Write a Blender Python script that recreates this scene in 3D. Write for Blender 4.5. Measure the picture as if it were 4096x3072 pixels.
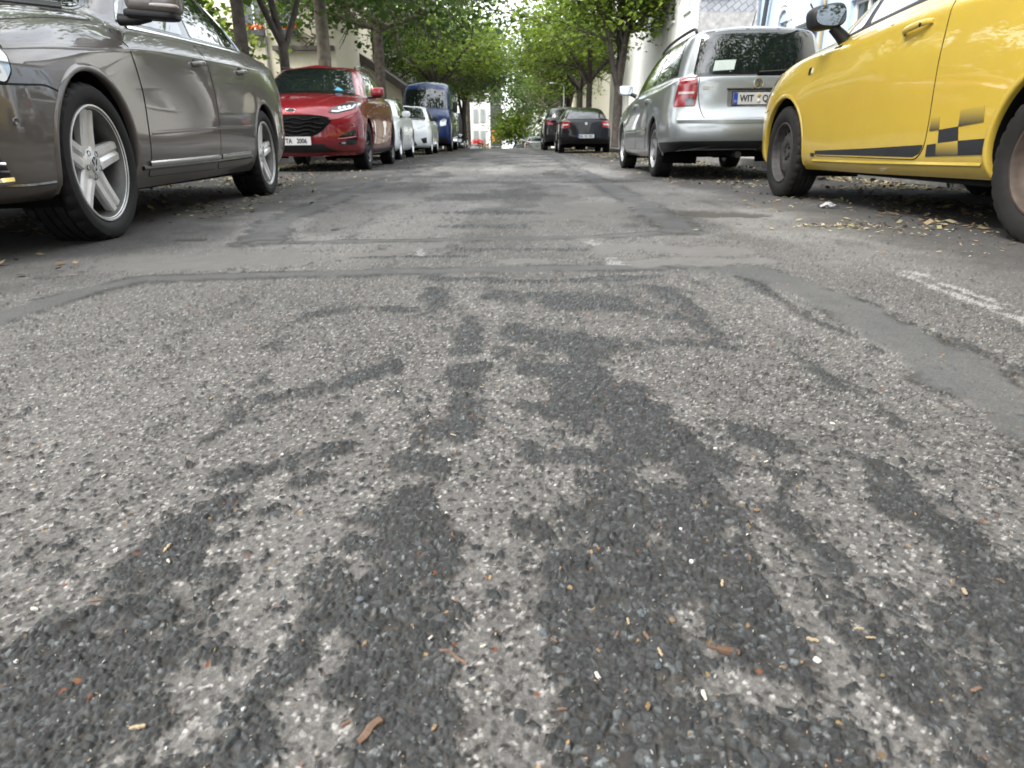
import bpy, bmesh, math, random
import numpy as np
from mathutils import Vector, Matrix
from mathutils.bvhtree import BVHTree
from mathutils.geometry import delaunay_2d_cdt
from mathutils.interpolate import poly_3d_calc

for o in list(bpy.data.objects):
    bpy.data.objects.remove(o, do_unlink=True)
scene = bpy.context.scene
COL = scene.collection
R = math.radians
random.seed(7)
RNG = np.random.default_rng(7)

# ------------------------------------------------------------------ camera
cam_data = bpy.data.cameras.new('camera')
cam_data.sensor_fit = 'HORIZONTAL'
cam_data.sensor_width = 36.0
cam_data.lens = 24.21
cam_data.clip_start = 0.05
cam_data.clip_end = 1500
cam_data.dof.use_dof = True
cam_data.dof.focus_distance = 1.15
cam_data.dof.aperture_fstop = 11.0
cam = bpy.data.objects.new('camera', cam_data)
COL.objects.link(cam)
cam.matrix_world = Matrix.Translation((0, 0, .398)) @ Matrix.Rotation(R(90 - 19.446), 4, 'X') @ Matrix.Rotation(R(-.448), 4, 'Z')
scene.camera = cam
scene.render.resolution_x = 1024
scene.render.resolution_y = 768

# ------------------------------------------------------------------ sky, sun, exposure
SUN_EL, SUN_AZ = 50.0, 236.0        # soft overcast sun
world = bpy.data.worlds.new('World')
scene.world = world
world.use_nodes = True
wn, wl = world.node_tree.nodes, world.node_tree.links
wn.clear()
w_out = wn.new('ShaderNodeOutputWorld')
w_bg = wn.new('ShaderNodeBackground')
w_bg.inputs['Strength'].default_value = .15
sky = wn.new('ShaderNodeTexSky')
sky.sky_type = 'NISHITA'
sky.sun_disc = False
sky.sun_elevation = R(SUN_EL)
sky.sun_rotation = R(SUN_AZ)
sky.dust_density = 3.0
sky.ozone_density = 1.0
w_hsv = wn.new('ShaderNodeHueSaturation')
w_hsv.inputs['Saturation'].default_value = .22
w_hsv.inputs['Value'].default_value = 1.25
wl.new(sky.outputs[0], w_hsv.inputs['Color'])
# an even overcast cloud sheet with soft lighter and greyer patches over the whole dome
w_tc = wn.new('ShaderNodeTexCoord')
w_map = wn.new('ShaderNodeMapping')
w_map.inputs['Scale'].default_value = (1, 1, 2.2)
wl.new(w_tc.outputs['Generated'], w_map.inputs['Vector'])
w_nz = wn.new('ShaderNodeTexNoise')
w_nz.inputs['Scale'].default_value = 3.2
w_nz.inputs['Detail'].default_value = 7
w_nz.inputs['Roughness'].default_value = .58
wl.new(w_map.outputs[0], w_nz.inputs['Vector'])
w_rp = wn.new('ShaderNodeValToRGB')
w_rp.color_ramp.elements[0].position = .35
w_rp.color_ramp.elements[0].color = (3.0, 3.3, 3.7, 1)
w_rp.color_ramp.elements[1].position = .68
w_rp.color_ramp.elements[1].color = (8.2, 8.3, 8.4, 1)
wl.new(w_nz.outputs['Fac'], w_rp.inputs['Fac'])
w_mix = wn.new('ShaderNodeMix')
w_mix.data_type = 'RGBA'
w_mix.inputs[0].default_value = .72
wl.new(w_hsv.outputs[0], w_mix.inputs[6])
wl.new(w_rp.outputs[0], w_mix.inputs[7])
wl.new(w_mix.outputs[2], w_bg.inputs['Color'])
wl.new(w_bg.outputs[0], w_out.inputs[0])

sun_data = bpy.data.lights.new('sun', 'SUN')
sun_data.energy = 1.5
sun_data.angle = R(25)
sun_data.color = (1, .97, .92)
sun = bpy.data.objects.new('sun', sun_data)
COL.objects.link(sun)
_d = Vector((math.sin(R(SUN_AZ)) * math.cos(R(SUN_EL)), math.cos(R(SUN_AZ)) * math.cos(R(SUN_EL)), math.sin(R(SUN_EL))))
sun.rotation_euler = _d.to_track_quat('Z', 'Y').to_euler()
sun.location = (0, 0, 40)

vs = scene.view_settings
vs.view_transform = 'Standard'
vs.look = 'None'
vs.exposure = 1.98
vs.gamma = 1
vs.use_curve_mapping = False
scene.render.engine = 'CYCLES'
scene.cycles.max_bounces = 6
scene.cycles.diffuse_bounces = 3
scene.cycles.glossy_bounces = 4
scene.cycles.transmission_bounces = 4
scene.cycles.caustics_reflective = False
scene.cycles.caustics_refractive = False

# ------------------------------------------------------------------ materials
def new_mat(name):
    m = bpy.data.materials.new(name)
    m.use_nodes = True
    b = m.node_tree.nodes['Principled BSDF']
    return m, m.node_tree.nodes, m.node_tree.links, b

def plain(name, col, rough=.6, metal=0., coat=0., noise=.0, nscale=20., bump=0., spec=None, alpha=None):
    m, n, l, b = new_mat(name)
    b.inputs['Base Color'].default_value = (*col, 1)
    b.inputs['Roughness'].default_value = rough
    b.inputs['Metallic'].default_value = metal
    if coat:
        b.inputs['Coat Weight'].default_value = coat
        b.inputs['Coat Roughness'].default_value = .04
    if spec is not None:
        b.inputs['Specular IOR Level'].default_value = spec
    if noise or bump:
        tc = n.new('ShaderNodeTexCoord')
        t = n.new('ShaderNodeTexNoise')
        t.inputs['Scale'].default_value = nscale
        t.inputs['Detail'].default_value = 6
        l.new(tc.outputs['Object'], t.inputs['Vector'])
        if noise:
            r = n.new('ShaderNodeMapRange')
            r.inputs[1].default_value = .3
            r.inputs[2].default_value = .7
            r.inputs[3].default_value = 1 - noise
            r.inputs[4].default_value = 1 + noise
            l.new(t.outputs['Fac'], r.inputs[0])
            mx = n.new('ShaderNodeVectorMath')
            mx.operation = 'SCALE'
            mx.inputs[0].default_value = col
            l.new(r.outputs[0], mx.inputs['Scale'])
            l.new(mx.outputs[0], b.inputs['Base Color'])
        if bump:
            bp = n.new('ShaderNodeBump')
            bp.inputs['Strength'].default_value = bump
            bp.inputs['Distance'].default_value = .02
            l.new(t.outputs['Fac'], bp.inputs['Height'])
            l.new(bp.outputs[0], b.inputs['Normal'])
    return m

def paint(name, col, metal=.0, rough=.35, dust=.06, coat_ior=1.62):
    m, n, l, b = new_mat(name)
    b.inputs['Metallic'].default_value = metal
    b.inputs['Specular IOR Level'].default_value = .12
    b.inputs['Coat Weight'].default_value = 1
    b.inputs['Coat IOR'].default_value = coat_ior
    tc = n.new('ShaderNodeTexCoord')
    t = n.new('ShaderNodeTexNoise')
    t.inputs['Scale'].default_value = 5
    t.inputs['Detail'].default_value = 8
    t.inputs['Roughness'].default_value = .7
    l.new(tc.outputs['Object'], t.inputs['Vector'])
    r = n.new('ShaderNodeMapRange')
    r.inputs[1].default_value = .35
    r.inputs[2].default_value = .75
    r.inputs[3].default_value = .012
    r.inputs[4].default_value = .05
    l.new(t.outputs['Fac'], r.inputs[0])
    l.new(r.outputs[0], b.inputs['Coat Roughness'])
    r2 = n.new('ShaderNodeMapRange')
    r2.inputs[1].default_value = .4
    r2.inputs[2].default_value = .8
    r2.inputs[3].default_value = 0
    r2.inputs[4].default_value = dust
    l.new(t.outputs['Fac'], r2.inputs[0])
    # road film that collects low on the panels
    sx = n.new('ShaderNodeSeparateXYZ')
    l.new(tc.outputs['Object'], sx.inputs[0])
    r3 = n.new('ShaderNodeMapRange')
    r3.inputs[1].default_value = .5
    r3.inputs[2].default_value = .18
    r3.inputs[3].default_value = 0
    r3.inputs[4].default_value = .28
    l.new(sx.outputs['Z'], r3.inputs[0])
    ml = n.new('ShaderNodeMath')
    ml.operation = 'MULTIPLY'
    l.new(r3.outputs[0], ml.inputs[0])
    l.new(t.outputs['Fac'], ml.inputs[1])
    ad = n.new('ShaderNodeMath')
    ad.operation = 'ADD'
    l.new(r2.outputs[0], ad.inputs[0])
    l.new(ml.outputs[0], ad.inputs[1])
    mx = n.new('ShaderNodeMix')
    mx.data_type = 'RGBA'
    l.new(ad.outputs[0], mx.inputs[0])
    mx.inputs[6].default_value = (*col, 1)
    mx.inputs[7].default_value = (.10, .088, .072, 1)
    l.new(mx.outputs[2], b.inputs['Base Color'])
    b.inputs['Roughness'].default_value = rough
    return m

M = {}
M['black_plastic'] = plain('black_plastic', (.007, .007, .0075), .55, noise=.3, nscale=30)
M['gloss_black'] = plain('gloss_black', (.006, .006, .007), .12, coat=.6)
M['gap'] = plain('gap', (.004, .004, .004), .9)
M['rubber'] = plain('rubber', (.0055, .0053, .0052), .7, noise=.45, nscale=25, spec=.35)
M['dusty_rubber'] = plain('dusty_rubber', (.010, .0092, .0085), .78, noise=.4, nscale=18, spec=.3)
M['liner'] = plain('liner', (.005, .005, .005), .95, spec=.1)
M['chrome'] = plain('chrome', (.82, .83, .84), .1, 1.0)
M['alloy'] = plain('alloy', (.66, .66, .66), .30, .2, coat=.5, noise=.12, nscale=14)
M['alloy_inner'] = plain('alloy_inner', (.12, .118, .115), .45, .5, noise=.3, nscale=14)
M['dull_alloy'] = plain('dull_alloy', (.26, .26, .265), .35, .4, coat=.3, noise=.2, nscale=14)
M['dark_alloy'] = plain('dark_alloy', (.03, .03, .032), .35, .6, coat=.4)
M['steel_wheel'] = plain('steel_wheel', (.034, .030, .027), .6, .0, noise=.5, nscale=22)
M['rusty_steel'] = plain('rusty_steel', (.048, .032, .023), .7, .1, noise=.5, nscale=16)
M['brake'] = plain('brake', (.06, .058, .055), .5, .8, noise=.4, nscale=30)
M['glass'] = plain('glass', (.006, .009, .009), .02, coat=1.0, spec=.8)
M['green_glass'] = plain('green_glass', (.007, .012, .010), .02, coat=1.0, spec=.8)
M['mirror'] = plain('mirror', (.42, .47, .50), .03, 1.0)
M['lamp_glass'] = plain('lamp_glass', (.42, .45, .47), .06, .55, coat=1)
M['lamp_dark'] = plain('lamp_dark', (.05, .055, .06), .08, .6, coat=1)
M['lamp_red'] = plain('lamp_red', (.22, .004, .008), .12, coat=1, noise=.2, nscale=60)
M['lamp_white'] = plain('lamp_white', (.42, .37, .35), .15, coat=1)
M['plate_white'] = plain('plate_white', (.46, .46, .45), .4, noise=.06, nscale=14)
M['plate_blue'] = plain('plate_blue', (.008, .04, .28), .4)
M['plate_ink'] = plain('plate_ink', (.012, .012, .014), .5)
M['seal_brass'] = plain('seal_brass', (.35, .25, .06), .5)
M['seal_grey'] = plain('seal_grey', (.45, .45, .42), .5)
M['sticker_blue'] = plain('sticker_blue', (.05, .24, .36), .4)
M['paper'] = plain('paper', (.42, .48, .44), .6, noise=.08, nscale=20)
M['vw_paint'] = paint('taupe_metallic_paint', (.118, .104, .097), .35, .5, coat_ior=1.6)
M['yellow_paint'] = paint('yellow_paint', (.46, .322, .042), .0, .35, dust=.10)
M['silver_paint'] = paint('silver_paint', (.32, .338, .342), .75, .36)
M['red_paint'] = paint('ruby_paint', (.175, .006, .012), .3, .38)
M['white_paint'] = paint('white_paint', (.74, .76, .755), .0, .4)
M['pearl_white'] = paint('pearl_white_paint', (.72, .74, .735), .0, .4)
M['blue_paint'] = paint('blue_paint', (.006, .025, .115), .0, .5, coat_ior=1.38)
M['black_paint'] = paint('black_paint', (.004, .004, .005), .0, .5, dust=.0, coat_ior=1.34)
M['graphite_paint'] = paint('graphite_paint', (.012, .012, .014), .2, .5, coat_ior=1.5)
M['decal'] = plain('charcoal_decal', (.012, .013, .016), .45, noise=.2, nscale=20)

def fade_decal(name, zlo, zhi, inv=False):
    """printed vinyl that fades from charcoal to the yellow of the car (half-tone print)"""
    m, n, l, b = new_mat(name)
    tc = n.new('ShaderNodeTexCoord')
    sx = n.new('ShaderNodeSeparateXYZ')
    l.new(tc.outputs['Object'], sx.inputs[0])
    r = n.new('ShaderNodeMapRange')
    r.inputs[1].default_value = zlo
    r.inputs[2].default_value = zhi
    l.new(sx.outputs['Z'], r.inputs[0])
    mx = n.new('ShaderNodeMix')
    mx.data_type = 'RGBA'
    l.new(r.outputs[0], mx.inputs[0])
    mx.inputs[6].default_value = (.02, .02, .02, 1)
    mx.inputs[7].default_value = (.43, .302, .042, 1)
    l.new(mx.outputs[2], b.inputs['Base Color'])
    b.inputs['Roughness'].default_value = .4
    b.inputs['Coat Weight'].default_value = .6
    return m

# ------------------------------------------------------------------ tools
def put(o, parent=None):
    COL.objects.link(o)
    if parent is not None:
        o.parent = parent
    return o

def tag(o, label=None, cat=None, group=None, kind=None):
    if label: o['label'] = label
    if cat: o['category'] = cat
    if group: o['group'] = group
    if kind: o['kind'] = kind
    return o

def empty(name, loc=(0, 0, 0), rz=0.):
    o = bpy.data.objects.new(name, None)
    o.empty_display_size = .2
    o.location = loc
    o.rotation_euler = (0, 0, rz)
    return put(o)

def mk(name, V, F, mat, parent=None, smooth=True, angle=None):
    me = bpy.data.meshes.new(name)
    me.from_pydata([tuple(map(float, v)) for v in V], [], F)
    if smooth:
        me.polygons.foreach_set('use_smooth', [True] * len(me.polygons))
    me.materials.append(M[mat] if isinstance(mat, str) else mat)
    me.update()
    if angle and smooth:
        me.set_sharp_from_angle(angle=R(angle))
    o = bpy.data.objects.new(name, me)
    return put(o, parent)

def big_mesh(name, V, Q, mat, parent=None, attrs=None, smooth=True):
    """numpy arrays straight into a mesh; Q is (n,3) or (n,4)"""
    me = bpy.data.meshes.new(name)
    k = Q.shape[1]
    me.vertices.add(len(V))
    me.vertices.foreach_set('co', np.ascontiguousarray(V, dtype=np.float32).ravel())
    me.loops.add(len(Q) * k)
    me.loops.foreach_set('vertex_index', np.ascontiguousarray(Q, dtype=np.int32).ravel())
    me.polygons.add(len(Q))
    me.polygons.foreach_set('loop_start', np.arange(0, len(Q) * k, k, dtype=np.int32))
    me.update(calc_edges=True)
    if smooth:
        me.polygons.foreach_set('use_smooth', np.ones(len(Q), dtype=bool))
    for nm, a in (attrs or {}).items():
        at = me.attributes.new(nm, 'FLOAT_COLOR', 'POINT')
        at.data.foreach_set('color', np.ascontiguousarray(a, dtype=np.float32).ravel())
    me.materials.append(M[mat] if isinstance(mat, str) else mat)
    o = bpy.data.objects.new(name, me)
    return put(o, parent)

def copy_tree(o, parent=None):
    c = o.copy()
    COL.objects.link(c)
    c.parent = parent
    for ch in list(o.children):
        copy_tree(ch, c)
    return c

class MB:
    def __init__(s):
        s.V, s.F = [], []
    def add(s, V, F):
        b = len(s.V)
        s.V += [tuple(v) for v in V]
        s.F += [tuple(i + b for i in f) for f in F]
        return s
    def box(s, lo, hi, mat4=None):
        (a, b, c), (d, e, f) = lo, hi
        V = [(a, b, c), (d, b, c), (d, e, c), (a, e, c), (a, b, f), (d, b, f), (d, e, f), (a, e, f)]
        if mat4 is not None:
            V = [tuple(mat4 @ Vector(v)) for v in V]
        return s.add(V, [(0, 3, 2, 1), (4, 5, 6, 7), (0, 1, 5, 4), (1, 2, 6, 5), (2, 3, 7, 6), (3, 0, 4, 7)])
    def tube(s, pts, rad, n=8, cap=True):
        pts = [Vector(p) for p in pts]
        if not hasattr(rad, '__len__'):
            rad = [rad] * len(pts)
        V, F = [], []
        up = Vector((0, 0, 1))
        for i, p in enumerate(pts):
            d = (pts[min(i + 1, len(pts) - 1)] - pts[max(i - 1, 0)]).normalized()
            a = d.cross(up)
            if a.length < .05:
                a = d.cross(Vector((0, 1, 0)))
            a.normalize()
            b = a.cross(d)
            for k in range(n):
                t = 2 * math.pi * k / n
                V.append(p + (a * math.cos(t) + b * math.sin(t)) * rad[i])
        for i in range(len(pts) - 1):
            for k in range(n):
                k2 = (k + 1) % n
                F.append((i * n + k, i * n + k2, (i + 1) * n + k2, (i + 1) * n + k))
        if cap:
            F.append(tuple(range(n - 1, -1, -1)))
            F.append(tuple((len(pts) - 1) * n + k for k in range(n)))
        return s.add(V, F)
    def lathe(s, prof, n=48, axis='y', a0=0., a1=2 * math.pi):
        """prof: (height along axis, radius)"""
        full = abs(a1 - a0 - 2 * math.pi) < 1e-6
        m = n if full else n + 1
        V, F = [], []
        for i in range(m):
            t = a0 + (a1 - a0) * i / n
            c, sn = math.cos(t), math.sin(t)
            for h, r in prof:
                V.append((r * c, h, r * sn) if axis == 'y' else (r * c, r * sn, h) if axis == 'z' else (h, r * c, r * sn))
        k = len(prof)
        for i in range(n):
            j = (i + 1) % m
            for q in range(k - 1):
                F.append((i * k + q, i * k + q + 1, j * k + q + 1, j * k + q))
        return s.add(V, F)
    def blob(s, c, h, e=.5, nu=24, nv=14, mat4=None):
        """super-ellipsoid: centre c, half sizes h, exponent e (1 = ellipsoid, small = boxy)"""
        V, F = [], []
        def p(w, x):
            return math.copysign(abs(w) ** x, w)
        for j in range(nv + 1):
            v = -math.pi / 2 + math.pi * j / nv
            for i in range(nu):
                u = 2 * math.pi * i / nu
                q = Vector((h[0] * p(math.cos(v), e) * p(math.cos(u), e), h[1] * p(math.cos(v), e) * p(math.sin(u), e), h[2] * p(math.sin(v), e)))
                if mat4 is not None:
                    q = mat4 @ q
                V.append((c[0] + q.x, c[1] + q.y, c[2] + q.z))
        for j in range(nv):
            for i in range(nu):
                k = (i + 1) % nu
                F.append((j * nu + i, j * nu + k, (j + 1) * nu + k, (j + 1) * nu + i))
        return s.add(V, F)
    def build(s, name, mat, parent=None, smooth=True, angle=40):
        return mk(name, s.V, s.F, mat, parent, smooth, angle)

def box_part(name, lo, hi, mat, parent=None, bevel=0.):
    """a box with softly chamfered edges"""
    b = MB()
    if bevel <= 0:
        b.box(lo, hi)
        return b.build(name, mat, parent, smooth=False)
    bm = bmesh.new()
    bmesh.ops.create_cube(bm, size=1)
    for v in bm.verts:
        v.co = Vector([lo[i] + (hi[i] - lo[i]) * (v.co[i] + .5) for i in range(3)])
    bmesh.ops.bevel(bm, geom=bm.edges[:], offset=bevel, segments=2, profile=.6, affect='EDGES')
    me = bpy.data.meshes.new(name)
    bm.to_mesh(me)
    bm.free()
    me.polygons.foreach_set('use_smooth', [True] * len(me.polygons))
    me.set_sharp_from_angle(angle=R(35))
    me.materials.append(M[mat] if isinstance(mat, str) else mat)
    return put(bpy.data.objects.new(name, me), parent)

def catmull(pts, n=8, closed=False):
    P = [np.array(p, float) for p in pts]
    out = []
    N = len(P)
    rng = range(N if closed else N - 1)
    for i in rng:
        if closed:
            a, b, c, d = P[(i - 1) % N], P[i], P[(i + 1) % N], P[(i + 2) % N]
        else:
            a, b, c, d = P[max(i - 1, 0)], P[i], P[i + 1], P[min(i + 2, N - 1)]
        for k in range(n):
            t = k / n
            out.append(tuple(.5 * (2 * b + (c - a) * t + (2 * a - 5 * b + 4 * c - d) * t * t + (3 * b - a - 3 * c + d) * t ** 3)))
    if not closed:
        out.append(tuple(P[-1]))
    return out

def resample(pts, res, closed=True):
    out = []
    N = len(pts)
    for i in range(N if closed else N - 1):
        a, b = np.array(pts[i], float), np.array(pts[(i + 1) % N], float)
        k = max(1, int(math.ceil(np.linalg.norm(b - a) / res)))
        for j in range(k):
            out.append(tuple(a + (b - a) * j / k))
    if not closed:
        out.append(tuple(pts[-1]))
    return out

def round_poly(pts, r, n=5):
    out = []
    N = len(pts)
    for i in range(N):
        p = np.array(pts[i], float)
        a, b = np.array(pts[i - 1], float) - p, np.array(pts[(i + 1) % N], float) - p
        la, lb = np.linalg.norm(a), np.linalg.norm(b)
        rr = min(r, la * .45, lb * .45)
        p0, p1 = p + a / la * rr, p + b / lb * rr
        for k in range(n + 1):
            t = k / n
            out.append(tuple((1 - t) ** 2 * p0 + 2 * t * (1 - t) * p + t * t * p1))
    return out

def grow(poly, d):
    """offset a simple polygon outwards by d"""
    P = np.array(poly, float)
    A = .5 * np.sum(P[:, 0] * np.roll(P[:, 1], -1) - np.roll(P[:, 0], -1) * P[:, 1])
    s = 1 if A > 0 else -1
    out = []
    N = len(P)
    for i in range(N):
        e0, e1 = P[i] - P[i - 1], P[(i + 1) % N] - P[i]
        n0 = np.array((e0[1], -e0[0])) / (np.linalg.norm(e0) + 1e-9) * s
        n1 = np.array((e1[1], -e1[0])) / (np.linalg.norm(e1) + 1e-9) * s
        b = n0 + n1
        b /= max(.35, np.dot(b, b) / 2)
        out.append(tuple(P[i] + b * d))
    return out

def spline(P, n_per):
    """C2 interpolating spline through rows of P (k,3); n_per samples in each interval; returns inner samples"""
    k = len(P)
    d = np.sqrt(np.linalg.norm(np.diff(P, axis=0), axis=1)) + 1e-6
    h = d
    A = np.zeros((k, k))
    b = np.zeros((k, 3))
    A[0, 0] = A[-1, -1] = 1
    for i in range(1, k - 1):
        A[i, i - 1], A[i, i], A[i, i + 1] = h[i - 1], 2 * (h[i - 1] + h[i]), h[i]
        b[i] = 6 * ((P[i + 1] - P[i]) / h[i] - (P[i] - P[i - 1]) / h[i - 1])
    m = np.linalg.solve(A, b)
    out = []
    for i in range(k - 1):
        n = n_per[i]
        if n == 0:
            continue
        s = (np.arange(n) / n * h[i])[:, None]
        q = h[i] - s
        out.append(m[i] * q ** 3 / (6 * h[i]) + m[i + 1] * s ** 3 / (6 * h[i]) + (P[i] / h[i] - m[i] * h[i] / 6) * q + (P[i + 1] / h[i] - m[i + 1] * h[i] / 6) * s)
    return np.vstack(out)

def text_mesh(name, s, size, mat, parent, mtx, extrude=.0008, bold=0.):
    cu = bpy.data.curves.new(name, 'FONT')
    cu.body = s
    cu.size = size
    cu.align_x = 'CENTER'
    cu.align_y = 'CENTER'
    cu.extrude = extrude
    cu.offset = bold
    cu.resolution_u = 4
    ob = bpy.data.objects.new(name, cu)
    COL.objects.link(ob)
    bpy.context.view_layer.update()
    me = bpy.data.meshes.new_from_object(ob.evaluated_get(bpy.context.evaluated_depsgraph_get()))
    bpy.data.objects.remove(ob, do_unlink=True)
    me.materials.clear()
    me.materials.append(M[mat])
    me.transform(mtx)
    o = bpy.data.objects.new(name, me)
    return put(o, parent)

# ------------------------------------------------------------------ noise in numpy
def _h(ix, iy, seed):
    a = (ix.astype(np.int64) * 374761393 + iy.astype(np.int64) * 668265263 + seed * 2147483647) & 0xffffffff
    a = ((a ^ (a >> 13)) * 1274126177) & 0xffffffff
    a = ((a ^ (a >> 16)) * 2246822519) & 0xffffffff
    return ((a ^ (a >> 15)) & 0xffffff) / float(0x1000000)

def vnoise(x, y, seed=0):
    ix, iy = np.floor(x), np.floor(y)
    fx, fy = x - ix, y - iy
    fx, fy = fx * fx * (3 - 2 * fx), fy * fy * (3 - 2 * fy)
    a, b = _h(ix, iy, seed), _h(ix + 1, iy, seed)
    c, d = _h(ix, iy + 1, seed), _h(ix + 1, iy + 1, seed)
    return (a * (1 - fx) + b * fx) * (1 - fy) + (c * (1 - fx) + d * fx) * fy

def fbm(x, y, oct=4, seed=0):
    s, a, t = 0, 1., 0
    for o in range(oct):
        s = s + a * vnoise(x * 2 ** o + 17.3 * o, y * 2 ** o - 9.1 * o, seed + o)
        t += a
        a *= .5
    return s / t

def worley(x, y, seed=0):
    """nearest and second distance, offset to nearest, its cell hash coordinates"""
    ix, iy = np.floor(x), np.floor(y)
    d1 = np.full(x.shape, 9.)
    d2 = np.full(x.shape, 9.)
    vx = np.zeros_like(x)
    vy = np.zeros_like(x)
    cx = np.zeros_like(x)
    cy = np.zeros_like(x)
    for i in (-1, 0, 1):
        for j in (-1, 0, 1):
            gx, gy = ix + i, iy + j
            dx = gx + _h(gx, gy, seed) - x
            dy = gy + _h(gx, gy, seed + 1) - y
            d = np.sqrt(dx * dx + dy * dy)
            c = d < d1
            d2 = np.where(c, d1, np.minimum(d2, d))
            d1 = np.where(c, d, d1)
            vx = np.where(c, dx, vx)
            vy = np.where(c, dy, vy)
            cx = np.where(c, gx, cx)
            cy = np.where(c, gy, cy)
    return d1, d2, vx, vy, cx, cy

def sstep(a, b, x):
    t = np.clip((x - a) / (b - a), 0, 1)
    return t * t * (3 - 2 * t)

def seg_dist(x, y, pl):
    d = np.full(x.shape, 99.)
    for (ax, ay), (bx, by) in zip(pl[:-1], pl[1:]):
        vx, vy = bx - ax, by - ay
        t = np.clip(((x - ax) * vx + (y - ay) * vy) / (vx * vx + vy * vy + 1e-9), 0, 1)
        d = np.minimum(d, np.hypot(x - ax - t * vx, y - ay - t * vy))
    return d

def terrain(y):
    """the street runs level, then drops away beyond the brow"""
    t = np.maximum(np.asarray(y, float) - 40., 0)
    return -np.where(t < 20, .0016 * t * t, .64 + .064 * (t - 20))

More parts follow.
